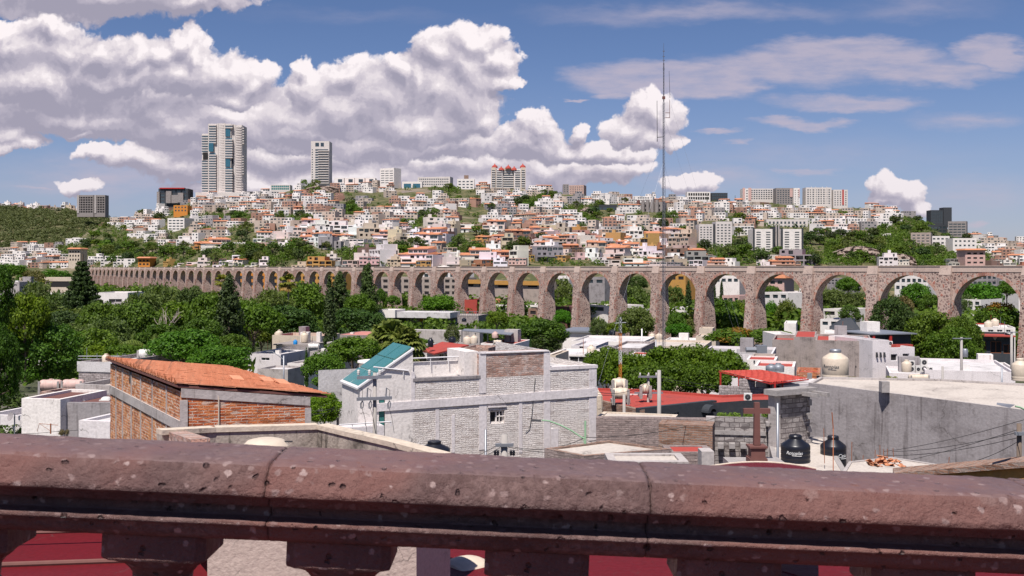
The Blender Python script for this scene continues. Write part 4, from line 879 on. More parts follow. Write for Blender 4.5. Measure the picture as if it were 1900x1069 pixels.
rock(1590,480,80,28,1,'broad rocky outcrop on the right slope between scrub patches'); rock(1665,492,60,26,2,'smaller brown rock face just above the aqueduct on the right'); rock(1090,396,30,14,3,'small bare rock face left of the black modern house'); rock(600,356,60,14,4,'bulging pale rock base below the slim white tower')
# ---------------- helpers for rooftop things ----------------
def tankV(label,px,pb,Y,dia,h,mat,cat='water tank',lid=None,group='rooftop water tanks',text=None):
    q=P(px,pb,Y); r=dia/2; t_=thing('water_tank',label,cat,q,0,group); n=28 if Y<80 else 14
    pr=[(r*.97,0),(r,.05)]
    for i in range((5 if 'black' in mat else 2) if Y<80 else 0):
        z=h*.62*(i+.6)/5; pr+=[(r,z-.03),(r*.975,z),(r,z+.03)]
    pr+=[(r,h*.70),(r*.93,h*.745),(r*.45,h*.88),(r*.42,h*.90)]
    MB().lathe(pr,n=n).build('body',mat,t_,True)
    MB().lathe([(r*.40,h*.88),(r*.44,h*.90),(r*.44,h*.97),(r*.38,h),(0,h)],n=n).build('lid',lid or mat,t_,False)
    if text:
        cu=bpy.data.curves.new('lettering','FONT'); cu.body=text[0]; cu.size=text[1]; cu.align_x='CENTER'; cu.extrude=.004; cu.shear=.25
        ob=bpy.data.objects.new('tmp',cu); COL.objects.link(ob); dg=bpy.context.evaluated_depsgraph_get(); me=bpy.data.meshes.new_from_object(ob.evaluated_get(dg)); bpy.data.objects.remove(ob)
        # wrap the letters round the drum
        for v_ in me.vertices:
            a=v_.co.x/r+text[3]; rr=r+.008+v_.co.z; v_.co=(math.sin(a)*rr,-math.cos(a)*rr,h*text[4]+v_.co.y)
        me.materials.clear(); me.materials.append(MT[text[2]]); o=bpy.data.objects.new('lettering',me); COL.objects.link(o); o.parent=t_
        MB().path([(math.sin(text[3]+a_)*(r+.01),-math.cos(text[3]+a_)*(r+.01),h*text[4]-text[1]*(.25+.1*a_)) for a_ in [ -.15+.08*k for k in range(9)]],.008*text[1]/.16,4).build('underline',text[2],t_)
    return t_
def tankH(label,px,pc,Y,L_,dia,mat,rz=0.,group='rooftop water tanks',sad='concrete'):
    q=P(px,pc,Y); r=dia/2; t_=thing('water_tank',label,'water tank',q,rz,group); h=L_/2; n=20
    MB().lathe([(r*.0,-h),(r*.6,-h),(r*.9,-h+.08),(r,-h+.2),(r,-h*.5),(r*.96,-h*.47),(r*.96,-h*.38),(r,-h*.35),(r,h*.35),(r*.96,h*.38),(r*.96,h*.47),(r,h*.5),(r,h-.2),(r*.9,h-.08),(r*.6,h),(0,h)],n=n,axis='X').build('body',mat,t_,True)
    MB().lathe([(r*.35,r*.9),(r*.35,r*1.08),(r*.28,r*1.13),(0,r*1.13)],n=14).build('lid',mat,t_)
    for s_ in(-.43,.43): MB().box(s_*L_-.07,-r*1.02,-r*1.9,s_*L_+.07,-r*.9,r*.8).build('strap_post',sad,t_); MB().box(s_*L_-.1,-r*.9,-r*1.5,s_*L_+.1,r*.9,-r*.95).build('saddle',sad,t_)
    return t_
def acunit(label,px,pb,Y,w,h,rz=0.,fans=1):
    t_=thing('air_conditioner',label,'air conditioner',P(px,pb,Y),rz,'air conditioner units'); MB().box(-w/2,0,0,w/2,.35,h).build('case','white_plastic',t_)
    for i in range(fans): c=h*(i+.5)/fans; MB().lathe([(w*.36,-.02),(w*.36,.0),(w*.06,.01)],n=14).build('fan_grille','dark_metal',t_); g_=kids(t_)[-1] if 0 else t_.children[-1] if t_.children else None
    for k in [c for c in COL.objects if c.parent==t_ and c.name.startswith('fan_grille')]: pass
    fg=[c for c in COL.objects if c.parent==t_ and c.name.startswith('fan_grille')]
    for i,k in enumerate(fg): k.rotation_euler=(R(90),0,0); k.location=(0,-.01,h*(i+.5)/fans)
    return t_
def pole(label,px,pt,pb,Y,r=.12,mat='concrete_pole',name='utility_pole',cat='pole'):
    a=P(px,pb,Y); h=(pb-pt)/F*Y; t_=thing(name,label,cat,a); MB().tube((0,0,-3),(0,0,h),r*1.15,r*.85,10).build('shaft',mat,t_,True); return t_,h
def wire(label,pts,Ys,sag=.3,r=.012,name='power_line'):
    L=[]
    for (a,b),(c,d) in zip(zip(pts[:-1],Ys[:-1]),zip(pts[1:],Ys[1:])):
        A=P(*a,b);B=P(*c,d)
        for k in range(9):
            f=k/8
            if k==0 and L: continue
            L.append(A.lerp(B,f)-Vector((0,0,sag*4*f*(1-f))))
    mb=MB(); mb.path([q-L[0] for q in L],r,4); o=mb.build(name,'wire_black'); o.location=L[0]; tag(o,label,'cable','overhead cables'); return o
def quad(name,pts,mat,par=None,th=.12):
    """thin slab through 4 world points (top face), thickness th"""
    c=[Vector(q) for q in pts]; o=c[0].copy(); lo=[q-o-Vector((0,0,th)) for q in c]; hi=[q-o for q in c]; ob=MB().hexa(lo+hi).build(name,mat,par); ob.location=o if par is None else o-Vector(par.location); return ob
# ---------------- middle distance buildings ----------------
B={}
def hs(*a,**k):
    a=list(a); w_=(a[3]-a[1])/F*a[2]; a[4]=a[2]+max(-.28*w_,min(.28*w_,a[4]-a[2]))
    b=Bld('house',a[0],'house',*a[1:],**k)
    if b.d>=6 and b.w>4 and a[2]<260:
        r=rnd.random
        if r()<.55: x=b.w*(.15+.6*r()); y=b.d*(.45+.2*r()); MB().box(x,y,b.h-.3,x+1.3+r(),y+1.6,b.h+1.1+.6*r()).build('stair_head',rnd.choice(('white_paint','pale_render','stained_grey')),b.r)
        for _ in range(rnd.randrange(3)): x=b.w*(.1+.8*r()); y=b.d*(.2+.6*r()); MB().tube((x,y,b.h-.3),(x,y,b.h+.5+1.8*r()),.035,.03,5).build('roof_pipe',rnd.choice(('grey_metal','rust_metal')),b.r)
        if r()<.4: x=b.w*(.1+.6*r()); MB().box(x,b.d*.3,b.h-.3,x+.7,b.d*.3+.7,b.h+.25).build('skylight_box','white_plastic',b.r)
    return b
# left background behind trees
b=hs('long cream flat building left of the aqueduct end',36,430,136,430,515,d=16,wall='cream_paint',roof='roof_screed',wins=[(50,522,134,533)],far=True,pane='dark_opening')
hs('white house with red tiled top left of the tall pine',88,300,135,290,543,d=12,wall='white_paint',roof='clay_tile',wins=gridw(92,132,548,556,3,1),far=True)
hs('pale pink block with flat terrace left of the tall pine',95,270,120,262,556,d=8,wall='pink_paint',roof='roof_screed',wins=gridw(97,118,560,568,2,1),far=True)
hs('white arched hall roof house right of the tall pine',178,300,237,300,543,d=14,wall='white_paint',roof='roof_white',wins=[(202,555,226,562)],far=True,pane='dark_opening')
MB().tube((P(219,549,299).x,298.6,P(0,555,299).z),(P(219,549,299).x,298.6,P(0,544,299).z),1.,1.,14)
hs('narrow grey house with dark garage right of the tall pine',190,285,225,285,562,d=8,wall='pale_render',wins=[(195,567,220,580)],far=True,pane='dark_opening')
b=hs('white cubic house hidden among the left trees',50,185,113,180,617,d=9,wall='white_paint',roof='roof_white',wins=[(102,619,110,628)],far=False)
hs('small white upper room on the cubic house among left trees',53,182,82,181,607,d=5,h=1.6,wall='white_paint',roof='roof_grey',wins=[(69,609,79,616)])
hs('low white house at the left edge below the aqueduct line',0,250,36,250,523,d=10,wall='pale_render',roof='roof_white',wins=gridw(3,33,526,532,3,1),far=True)
hs('small salmon house at the left edge',8,330,24,330,540,d=8,wall='pink_paint',roof='clay_tile',far=True,wins=gridw(9,23,543,548,2,1))
# behind the aqueduct, seen through arches
TH=[('orange office building with white window bays seen behind the arches',436,640,505,620,507,545,'orange_paint',10,3,'glass'),('orange low building with balconies behind the arches',505,610,625,585,508,545,'ochre_paint',13,3,'dark_opening'),('salmon house behind the small left arches',398,680,430,670,512,530,'pink_paint',4,2,'glass'),('concrete frame building with open balconies behind the arches',695,500,850,470,514,560,'tan_render',12,4,'dark_opening'),('white domed roof house behind the concrete frame building',772,560,846,540,503,520,'white_paint',6,1,'glass'),('tan modern house with ochre roof band behind the arches',852,440,916,428,520,560,'tan_render',2,1,'dark_opening'),('ochre topped modern house with dark garage behind the arches',918,425,1003,410,522,552,'tan_render',3,1,'dark_opening'),('white house with red box below the ochre topped house',860,400,905,395,566,585,'white_paint',2,1,'glass'),('low white and brick house behind the first big arches',950,370,1000,365,565,600,'white_paint',3,1,'glass'),('red brick hut beside the low white house behind the arches',980,352,998,350,572,590,'brown_brick',1,1,'dark_opening'),('grey and white gabled hall behind the middle arches',1085,365,1122,360,514,540,'stained_grey',2,1,'glass'),('tall white flat roofed hall filling the fourth big arch',1088,330,1128,320,565,610,'white_paint',1,1,'glass'),('yellow building showing at the top of an arch',1240,420,1272,415,508,530,'ochre_paint',2,1,'dark_opening'),('white villa filling the top of the seventh arch',1325,430,1372,425,512,535,'white_paint',4,1,'glass'),('pale pink two storey house inside the seventh arch',1340,340,1372,335,548,565,'pink_paint',3,1,'glass'),('white corrugated roofed shed in the sixth arch',1228,325,1270,320,571,590,'white_paint',0,0,'glass'),('salmon gable roofed house behind the eighth arch',1412,420,1455,415,516,530,'pink_paint',3,1,'glass'),('white low houses behind the eighth arch',1415,360,1462,350,542,556,'white_paint',3,1,'glass'),('grey glass office seen in the ninth arch',1535,420,1562,415,516,528,'stained_grey',4,2,'glass'),('white cubic house with black window in the ninth arch',1523,262,1555,258,573,595,'white_paint',1,1,'dark_opening'),('white garage house at the foot of the ninth arch',1522,245,1556,242,592,618,'white_paint',2,1,'glass'),('white terraced villa behind the tenth arch',1660,430,1722,420,512,540,'white_paint',6,2,'glass'),('small white house under trees of the tenth arch',1690,330,1712,328,556,570,'white_paint',2,1,'dark_opening'),('pale grey office behind the rightmost arch',1795,430,1850,420,508,530,'stained_grey',6,2,'glass'),('white house with salmon wall in the rightmost arch',1782,320,1820,315,555,580,'white_paint',3,1,'glass'),('bright white house at the right of the rightmost arch',1855,380,1890,370,520,560,'white_paint',3,2,'glass'),('white terrace house in the third big arch',1018,430,1056,425,512,530,'white_paint',4,1,'glass'),('red shed behind the second pier group',862,380,885,378,556,568,'red_roof_coat',0,0,'glass'),('white railing terrace house behind the arches',908,385,940,382,565,578,'white_paint',5,1,'glass'),('white wall house low in the fifth arch',1165,350,1200,345,572,590,'white_paint',2,1,'glass'),('red stepped house behind the third big arch',1022,345,1052,340,568,590,'red_stone',2,1,'dark_opening')]
for lab,x0,Y0,x1,Y1,yt,yb,wall,nc,nr,pane in TH:
    bb=Bld('house',lab,'house',x0,Y0,x1,Y1,yt,14,None,wall,'roof_white',.4,gridw(x0+1,x1-1,yt+2,min(yb,yt+14*nr),nc,nr,.65,.5) if nc else (),'houses behind the aqueduct','grey_metal',pane,True,False)
    if 'salmon gable' in lab or 'red box' in lab: MB().hexa([(-1,-1,bb.h),(bb.w+1,-1,bb.h),(bb.w+1,bb.d,bb.h),(-1,bb.d,bb.h),(0,0,bb.h+1.8),(bb.w,0,bb.h+1.8),(bb.w,bb.d-1,bb.h+2.2),(0,bb.d-1,bb.h+2.2)]).build('tiled_roof','clay_tile',bb.r)
    if 'ochre' in lab and 'band' in lab or 'ochre topped' in lab: MB().box(-.3,-.8,bb.h-1.4,bb.w+.3,-.02,bb.h+.3).build('roof_band','ochre_paint',bb.r)
    if 'domed' in lab: MB().lathe([(6,0),(5,1.6),(3,2.6),(0,3)],(bb.w/2,6,bb.h),16).build('dome','white_paint',bb.r,True)
# fill houses on the plain behind the aqueduct
fl=0
for k_ in range(46):
    px=rnd.uniform(470,1880); Y=rnd.uniform(aqY(px)+45,min(aqY(px)+330,690)); i=rnd.choice(list(PH)); r0,A,W_,st,rm=HPR[i]; nm,colr=rnd.choices(PAL,PW_)[0]
    r,kid=copytree(r0,A); q=P(px,500,Y); r.location=(q.x,q.y,7.3-rnd.uniform(0,2.)); r.rotation_euler=(0,0,rnd.gauss(0,.4)); r.scale=(.9,.9,.85)
    for c_ in kid: c_.color=(*colr,1)
    rt={'clay_tile':'tile roofed','red_roof_coat':'red roofed','roof_white':'flat roofed'}[rm]
    auto(r,'%s %s storey %s house'%(nm,{2:'two',3:'three',4:'four'}[st],rt),'house',px,500,'houses behind the aqueduct')
# in front of the aqueduct, centre
b=hs('long whitewashed block wall building with railed terrace in front of the piers',712,300,888,262,583,d=10,wall='pale_block',roof='roof_screed')
B['w']=b
a=b.at(768,597); a2=b.at(888,597)
for x0,x1,m_ in((771,779,'pale_render'),(780,792,'ochre_paint'),(793,804,'dark_opening'),(806,815,'dark_opening')): c0=b.at(x0,597,.5);c1=b.at(x1,586,.5); MB().box(c0.x,-.02,c0.z,c1.x,.12,c1.z).build('panel',m_,b.r)
mb=MB()
for i in range(22): x=b.at(816+i*3.4,590).x; mb.box(x,-.25,b.h-.2,x+.08,-.17,b.h+1.1)
mb.box(b.at(816,590).x,-.26,b.h+1.1,b.w,-.16,b.h+1.2); mb.build('railing','grey_metal',b.r)
b=hs('white lean-to roof on the whitewashed block building',700,292,733,286,575,d=8,h=2.2,wall='white_paint',roof='roof_white'); 
b=hs('low white sheet roof behind the terrace railing',735,292,835,275,579,d=9,h=1.6,wall='roof_white',roof='roof_white',par=.05)
b=hs('whitewashed low wall under the terrace beside the piers',760,262,890,240,612,d=3,wall='pale_render',roof='roof_white',par=.1)
# white house left of centre
b=hs('tall white house with dark corner slot and narrow window beside the cypress',512,172,575,166,640,d=8,wall='white_paint',roof='roof_grey',wins=[(523,648,527,665),(545,650,548,671)],pane='dark_opening')
MB().box(-.3,-.5,b.h,b.w+.3,b.d,b.h+.2).build('roof_slab','grey_render',b.r)
b=hs('lower plain white front block below the tall white house',533,150,566,148,674,d=7,wall='white_paint',roof='roof_screed',wins=[(536,680,539,694)])
b=hs('white penthouse with red roof strip carrying the tanks',505,186,596,180,622,d=8,wall='cream_paint',roof='red_roof_coat',par=.8)
b=hs('white water tank enclosure between two pillars',557,176,572,176,617,d=2,h=2.,wall='white_paint',roof='roof_white'); b=hs('white roof pillar right of the tank enclosure',587,176,594,176,617,d=1.5,h=2.5,wall='white_paint',roof='roof_white')
b=hs('long low pale grey house left of the tall white house',458,160,521,158,656,d=13,wall='lavender_white',roof='roof_white',wins=[(485,664,500,669)])
b=hs('low white flat canopy house left of the cypress',478,140,534,138,684,d=5,wall='pale_render',roof='roof_white')
b=hs('pitted cream wall house behind the round tree by the cypress',575,158,622,152,652,d=9,wall='pale_render',roof='roof_screed')
b=hs('low pinkish roofed house behind the central round tree',624,205,716,190,621,d=12,wall='raw_render',roof='pink_roof',par=.1)
b=hs('cream low house with solar panels behind the skylight house',605,80,668,76,699,d=3,wall='pale_render',roof='roof_grey')
b=hs('small house with red roof below the solar panels',600,68,650,64,712,d=7,wall='faded_brick',roof='red_roof_coat',par=.05)
# centre: red roof house and neighbours
b=hs('white house with tanks and a red roof edge behind the white brick building',892,128,955,124,637,d=8,wall='white_paint',roof='red_roof_coat',wins=[(913,642,922,647),(928,641,952,644)],par=.1)
b=hs('rough stone low wall house left of the white tank house',860,110,906,106,645,d=4,wall='peeled_brick',roof='roof_screed')
b=hs('whitewashed house under the red sloped roof',778,118,862,112,655,d=6,wall='lavender_white',roof='roof_white',wins=[(815,657,823,668),(826,656,836,668)],pane='dark_opening')
r_=thing('red_roof','red sloped sheet roof with two black tanks behind the terrace','roof',P(783,652,116)); quad('sheet',[P(783,650,116),P(806,656,112),P(870,640,116),P(820,634,124)],'red_roof_coat',r_,.15)
b=hs('small lavender wall house left of the red sloped roof',768,120,783,118,643,d=5,wall='lavender_white',roof='roof_white')
r_=thing('pergola','thin black steel pergola over the roof tanks','pergola',P(857,628,132)); 
o0=Vector(r_.location)
for a_,c_ in(((857,613,135),(857,634,132)),((905,618,128),(905,634,128)),((947,620,128),(947,634,128)),((882,618,128),(882,634,128))): MB().tube(P(*a_)-o0,P(*c_)-o0,.07,.07,5).build('post','dark_metal',r_)
quad('canopy',[P(857,613,132),P(948,621,126),P(958,612,138),P(862,610,142)],'grey_metal',r_,.1)
# centre right white buildings
b=hs('long white hall with blue grey roof right of the round tree',1044,215,1142,200,616,d=12,wall='white_paint',roof='roof_white',wins=[(1120,624,1124,632)],pane='dark_opening')
MB().box(-.4,-.6,b.h,b.w,b.d,b.h+.35).build('roof_slab','grey_metal',b.r); 
b=hs('white house wall with narrow blue door behind the antenna',1060,175,1192,165,632,d=14,wall='white_paint',roof='roof_white',wins=[(1121,634,1125,641)],pane='dark_opening')
b=hs('brick red and white stub wall with black tank on the white hall',1132,196,1147,194,618,d=4,h=2.4,wall='brown_brick',roof='roof_white')
b=hs('pale purple wall house left of the corrugated fence',1060,140,1106,138,641,d=9,wall='lavender_white',roof='roof_white',wins=[(1075,643,1083,647)],pane='dark_opening')
b=hs('grey corrugated fence building above the big hedge',1107,132,1132,130,647,d=6,wall='stained_grey',roof='roof_white')
b=hs('grey stone wall house above the big hedge',1132,130,1190,128,645,d=12,wall='pale_block',roof='roof_white')
b=hs('cream long flat wall house above the big hedge',1188,142,1305,134,641,d=12,wall='cream_paint',roof='roof_screed')
b=hs('white shallow roofed hall beside the pier bases',1233,205,1292,200,631,d=8,wall='white_paint',roof='roof_white')
b=hs('cream block tower on the pier base',1297,215,1322,213,609,d=5,wall='cream_paint',roof='roof_screed')
b=hs('wider cream block below the cream block tower',1291,200,1328,197,624,d=8,wall='cream_paint',roof='roof_screed')
b=hs('white open porch house with steel tank right of white brick building',1018,112,1105,108,657,d=8,wall='white_paint',roof='roof_white',wins=[(1056,662,1090,672)],pane='dark_opening')
b=hs('ochre side wall house right of white brick building',1016,104,1031,103,659,d=6,wall='cream_paint',roof='roof_screed')
b=hs('small red roofed shed above the big hedge',1170,122,1222,120,657,d=3,wall='white_paint',roof='red_roof_coat',par=.02)
b=hs('low grey roofed house under the duct unit',1300,118,1432,108,656,d=12,wall='lavender_white',roof='roof_grey')
b=hs('low tan parapet house in front of the duct unit',1392,104,1436,102,663,d=5,wall='tan_render',roof='roof_screed')
b=hs('white house with brick red roof edge left of the concrete building',1385,92,1440,90,667,d=4,wall='white_paint',roof='red_roof_coat',wins=[(1398,669,1401,677)],par=.1,pane='dark_opening')
b=hs('white wall house above the red corrugated canopy',1400,84,1474,80,679,d=5,wall='white_paint',roof='red_roof_coat',par=.2)
b=hs('small brick house with blue door left of the cream tank',1478,82,1522,80,690,d=4,wall='orange_brick',roof='red_roof_coat',wins=[(1515,697,1521,705)],pane='blue_glass')
t_=thing('rooftop_duct','silver rooftop ventilation unit','duct',P(1384,655,112)); MB().tube((0,0,.35),(1.2,0,.35),.3,.3,10).build('duct','grey_metal',t_); MB().box(1.1,-.5,0,2.2,.5,.85).build('fan_box','grey_metal',t_)
# concrete building
b=hs('plain brown rendered block left of the concrete building',1433,132,1475,130,630,d=10,wall='raw_render',roof='red_roof_coat',par=.5)
b=hs('tall stained concrete building with a red roof',1473,128,1514,120,625,d=12,wall='raw_render',roof='red_roof_coat',par=.05); 
c=hs('long grey concrete wall part with holes of the concrete building',1513,120,1619,116,631,d=11,wall='raw_render',roof='red_roof_coat',par=.25)
mb=MB()
for x_ in(.12,.22,.4,.55,.7,.83): 
    for z_ in(.0,): mb.box(c.w*x_,-.02,c.h-3.1,c.w*x_+.14,.05,c.h-2.9)
mb.build('put_log_holes','dark_opening',c.r)
b=hs('white modern house with three wall lamps and two square windows',1619,116,1650,118,632,d=9,wall='lavender_white',roof='roof_white')
for x_ in(1626,1633,1640):
    q=b.at(x_,657); MB().hexa([(q.x-.09,-.28,q.z-.35),(q.x+.09,-.28,q.z-.35),(q.x+.09,-.0,q.z-.35),(q.x-.09,-.0,q.z-.35),(q.x-.07,-.16,q.z+.2),(q.x+.07,-.16,q.z+.2),(q.x+.07,0,q.z+.2),(q.x-.07,0,q.z+.2)]).build('wall_lamp','dark_metal',b.r)
b=hs('white low wing with two square dark windows under the red planter',1650,118,1697,122,645,d=9,wall='lavender_white',roof='roof_white',wins=[(1653,657,1665,670),(1675,656,1687,669)],pane='dark_opening',mull=False)
b=hs('dark canopied roof terrace behind the white modern house',1612,134,1690,136,621,d=7,h=3.2,wall='dark_slate',roof='roof_grey',par=.05); MB().box(-.4,-.8,b.h,b.w+.4,b.d,b.h+.14).build('canopy','grey_metal',b.r)
for x_ in(.02,.42): MB().box(b.w*x_,-.7,0,b.w*x_+.35,-.4,b.h).build('column','red_metal',b.r)
b=hs('red planter ledge on the white low wing',1663,121,1694,122,640,d=1,h=.7,wall='red_roof_coat',roof='red_roof_coat')
b=hs('white long shelf house carrying the air conditioners',1650,108,1735,104,692,d=8,wall='lavender_white',roof='roof_white')
b=hs('long white flat roofed house under the utility pole',1716,104,1884,96,680+6,d=14,wall='lavender_white',roof='roof_white')
b=hs('white roof parapet house behind the long white flat roof',1770,118,1884,112,681,d=8,wall='white_paint',roof='roof_white')
b=hs('grey gable roofed shed by the pier base',1545,165,1590,160,611,d=8,wall='pale_render',roof='roof_grey'); MB().hexa([(-.5,-.5,b.h),(b.w+.5,-.5,b.h),(b.w+.5,b.d,b.h),(-.5,b.d,b.h),(b.w*.4,2,b.h+1.4),(b.w*.8,2,b.h+1.6),(b.w*.8,b.d-1,b.h+1.6),(b.w*.4,b.d-1,b.h+1.4)]).build('sheet_roof','dark_slate',b.r)
b=hs('white curved roofed shed left of the pier base',1440,150,1476,150,621,d=8,wall='white_paint',roof='roof_white')
b=hs('white roofed house with solar panels on the red roof',1530,150,1612,140,618,d=8,wall='white_paint',roof='roof_white')
t_=thing('solar_panel','pair of dark tilted solar panels above the concrete wall','solar panel',P(1573,631,128)); quad('panel',[P(1573,629,126),P(1606,628,126),P(1598,622,130),P(1578,623,130)],'blue_glass',t_,.08)
b=hs('white low hall under the umbrella tree',1455,190,1477,188,600,d=10,wall='white_paint',roof='roof_white')
# cafe at right
b=hs('dark cafe terrace building with red roof and black sign band',1805,150,1882,146,622,d=9,wall='dark_slate',roof='red_roof_coat',wins=[(1812,634,1830,652),(1838,634,1858,655),(1862,640,1880,656)],pane='dark_opening',frame='rust_metal')
q=b.at(1812,630); q2=b.at(1862,623); MB().box(q.x,-.35,q.z,q2.x,-.05,q2.z).build('sign_band','black_plastic',b.r); MB().box(0,-1.2,b.h-.1,b.w,.2,b.h+.08).build('awning','red_roof_coat',b.r)
q=b.at(1840,630); q2=b.at(1851,622); MB().poly([(q.x,-.37,q2.z-.1),((q.x+q2.x)/2,-.37,q.z-.1),(q2.x,-.37,q2.z-.1),(q2.x-.1,-.37,q2.z),(q.x+.1,-.37,q2.z)]).build('emblem','pink_paint',b.r)
b=hs('white rooftop rooms with tanks above the cafe',1820,168,1884,162,607,d=8,wall='white_paint',roof='roof_white',wins=gridw(1830,1880,610,618,3,1))
b=hs('red strip roof house above the cafe',1818,176,1870,172,603,d=6,wall='red_roof_coat',roof='red_roof_coat')
# tanks and small roof things
for a in (('cream tank on the white penthouse left end',517,628,187,1.5,1.6,'cream_plastic'),('cream tank inside the white pillar enclosure',565,635,174,1.3,1.8,'cream_plastic'),('slim cream tank in front of the cypress tree crown line',1097,660,118,1.0,1.25,'cream_plastic'),('left of two white tanks at the pier base',1210,631,190,1.3,1.3,'cream_plastic'),('right of two white tanks at the pier base',1223,631,190,1.3,1.3,'cream_plastic'),('tall black tank on the red sloped roof',799,644,114,.62,1.05,'black_plastic'),('squat black tank behind the red sloped roof',839,636,122,.85,.75,'black_plastic'),('cream tank left under the black pergola',867,638,122,.95,.95,'cream_plastic'),('cream tank right under the black pergola',880,637,122,.9,1.,'cream_plastic'),('pinkish tank on the pergola house roof',919,627,128,.85,.8,'pink_plastic'),('cream tank beside the air conditioner units',1682,690,106,1.0,1.25,'cream_plastic'),('cream domed tank above the cafe, left one',1834,609,170,1.3,1.3,'cream_plastic'),('cream domed tank above the cafe, right one',1846,605,172,1.3,1.3,'cream_plastic'),('black tank on the terrace of the whitewashed block building',861,597,262,1.2,1.,'black_plastic'),('light blue barrel on the tall white house roof',548,639,166,.7,.75,'blue_plastic'),('black tank beside the brick stub on the white hall',1136,622,194,1.2,1.1,'black_plastic'),('left of two small grey tanks above the red canopy',1431,690,70,.75,.55,'grey_metal'),('right of two small grey tanks above the red canopy',1444,690,70,.8,.6,'grey_metal')):
    tankV(a[0],*a[1:6],a[6],group=None)
tankV('big cream drum tank with dark lettering on the grey roof',1550,706,64,1.6,1.95,'cream_plastic',lid='grey_metal',group=None,text=('Rotoplas',.30,'lettering_dark',-.72,.42))
tankV('cream ribbed tank at the right edge of the grey roof',1893,706,60,.95,1.3,'cream_plastic',group=None)
tankV('wide black water tank in front of the block wall corner',1476,872,38.5,1.08,1.32,'black_plastic',group=None,text=('Rotoplas',.17,'lettering_white',-.35,.50))
tankV('narrower black water tank in front of the plaster wall',1546,872,40,.98,1.34,'black_plastic',group=None,text=('Casa',.2,'lettering_white',.45,.42))
tankV('black tank top in front of the white brick building',806,868,36,1.1,.95,'black_plastic',group=None)
tankH('white horizontal tank on legs right of the tall white house',582,643,168,2.0,.95,'white_plastic')
tankH('left of two pink horizontal tanks strapped to posts',94.5,715,70,1.5,.78,'pink_plastic'); tankH('right of two pink horizontal tanks strapped to posts',136.5,714.5,70,1.5,.78,'pink_plastic')
tankH('upper cream horizontal tank on the red roof stack',1149,712,53,.8,.56,'cream_plastic',sad='concrete'); tankH('lower cream horizontal tank on the red roof stack',1151,730,52,.88,.58,'cream_plastic'); tankH('white ball shaped tank beside the banner on the red roof',1197,722,54,.58,.52,'cream_plastic')
tankH('white horizontal tank beside the flat parapet by the pine',268,656,84,1.0,.7,'white_plastic'); tankH('cream horizontal tank on the pergola house',923,635,126,1.1,.5,'cream_plastic'); tankH('cream lying tank under the air conditioners',1705,701,90,1.8,.6,'cream_plastic'); tankH('cream lying tank on the pergola house right',925,648,120,1.3,.6,'cream_plastic')
for a in (('tall two fan air conditioner beside the cream tank',1692,690,106,.6,1.15,0,2),('short air conditioner between the tall two fan units',1704,692,106,.5,.75,0,1),('tall two fan air conditioner, right one of the group',1715,690,106,.7,1.3,0,2),('small air conditioner at the right end of the group',1727,690,106,.5,.5,0,1),('white air conditioner on the red flat roof',1387.5,743,52,.40,.34,-.3,1),('grey box unit in the yard left of the brick building',185,800,46,.32,.30,0,1),('grey box unit on the dark canopied terrace',1652,641,122,.55,.5,0,1)): acunit(*a)
# wires, poles
def cross(t_,h,z,L_,y=-.12,mat='grey_metal',tilt=0.): MB().hexa([(-L_/2,y-.05,z-tilt),(L_/2,y-.05,z+tilt),(L_/2,y+.05,z+tilt),(-L_/2,y+.05,z-tilt),(-L_/2,y-.05,z+.09-tilt),(L_/2,y-.05,z+.09+tilt),(L_/2,y+.05,z+.09+tilt),(-L_/2,y+.05,z+.09-tilt)]).build('crossarm',mat,t_)
def insul(t_,x,z,up=True,mat='white_plastic'):
    MB().lathe([(.02,0),(.05,.03),(.03,.06),(.055,.09),(.03,.12),(.05,.15),(0,.17)],(x,-.12,z),8).build('insulator',mat,t_,True)
t_,h=pole('concrete utility pole with two crossarms in front of the skylight house',695.5,692,812,30,.065)
cross(t_,h,h-.16,1.0,tilt=.015); cross(t_,h,h-.78,1.02,tilt=.02)
for x_ in(-.46,-.14,.17): insul(t_,x_,h-.06)
for x_ in(-.43,-.19,.36):
    MB().tube((x_-.02,-.14,h-.72),(x_+.0,-.14,h-.42),.022,.022,6).build('fuse','grey_metal',t_); MB().path([(x_+.09,-.14,h-.8),(x_+.03,-.14,h-.88),(x_+.04,-.14,h-1.02),(x_+.1,-.14,h-1.0),(x_+.12,-.14,h-.88),(x_+.09,-.14,h-.8)],.016,5).build('insulator','grey_metal',t_)
    MB().path([(x_,-.14,h-.42),(x_+.1,-.14,h-.5),(x_+.06,-.14,h-.95),(x_+.15,-.1,h-1.3),(x_+.22,-.1,h-1.75)],.006,4).build('jumper_wire','wire_black',t_)
t_,h=pole('thin concrete pole between the trees behind the brick building',627,749,795,45,.07); 
t_,h=pole('tall concrete pole in front of the red flat roof',1223,687,780,48,.10); 
t_,h=pole('shorter pole with crossarm and insulators on the red flat roof',1203,695,735,54,.08); cross(t_,h,h-.15,1.1); cross(t_,h,h-1.0,1.5)
for x_ in(-.45,0,.4): insul(t_,x_,h-.06)
t_,h=pole('grey pole in front of the brown brick wall',1158,732,790,49,.08)
t_,h=pole('pole with crossarm and grey transformer before the big right tree',1784,626,684,104,.14); cross(t_,h,h-.15,1.9); MB().lathe([(.0,0),(.26,.0),(.28,.05),(.28,.75),(.2,.85),(0,.88)],(.32,-.1,h-2.),12).build('transformer','grey_metal',t_,True)
t_,h=pole('slim concrete pole in front of the cafe',1877,612,690,112,.15); cross(t_,h,h-.3,1.2)
t_,h=pole('old wooden pole with wires at the right edge',1891,786,900,28,.075,'wood_pole'); cross(t_,h,h-.3,.35)
t_,h=pole('old frayed concrete pole stub before the white brick building',936,806,870,31,.12,'concrete_pole'); cross(t_,h,h-.35,.55); 
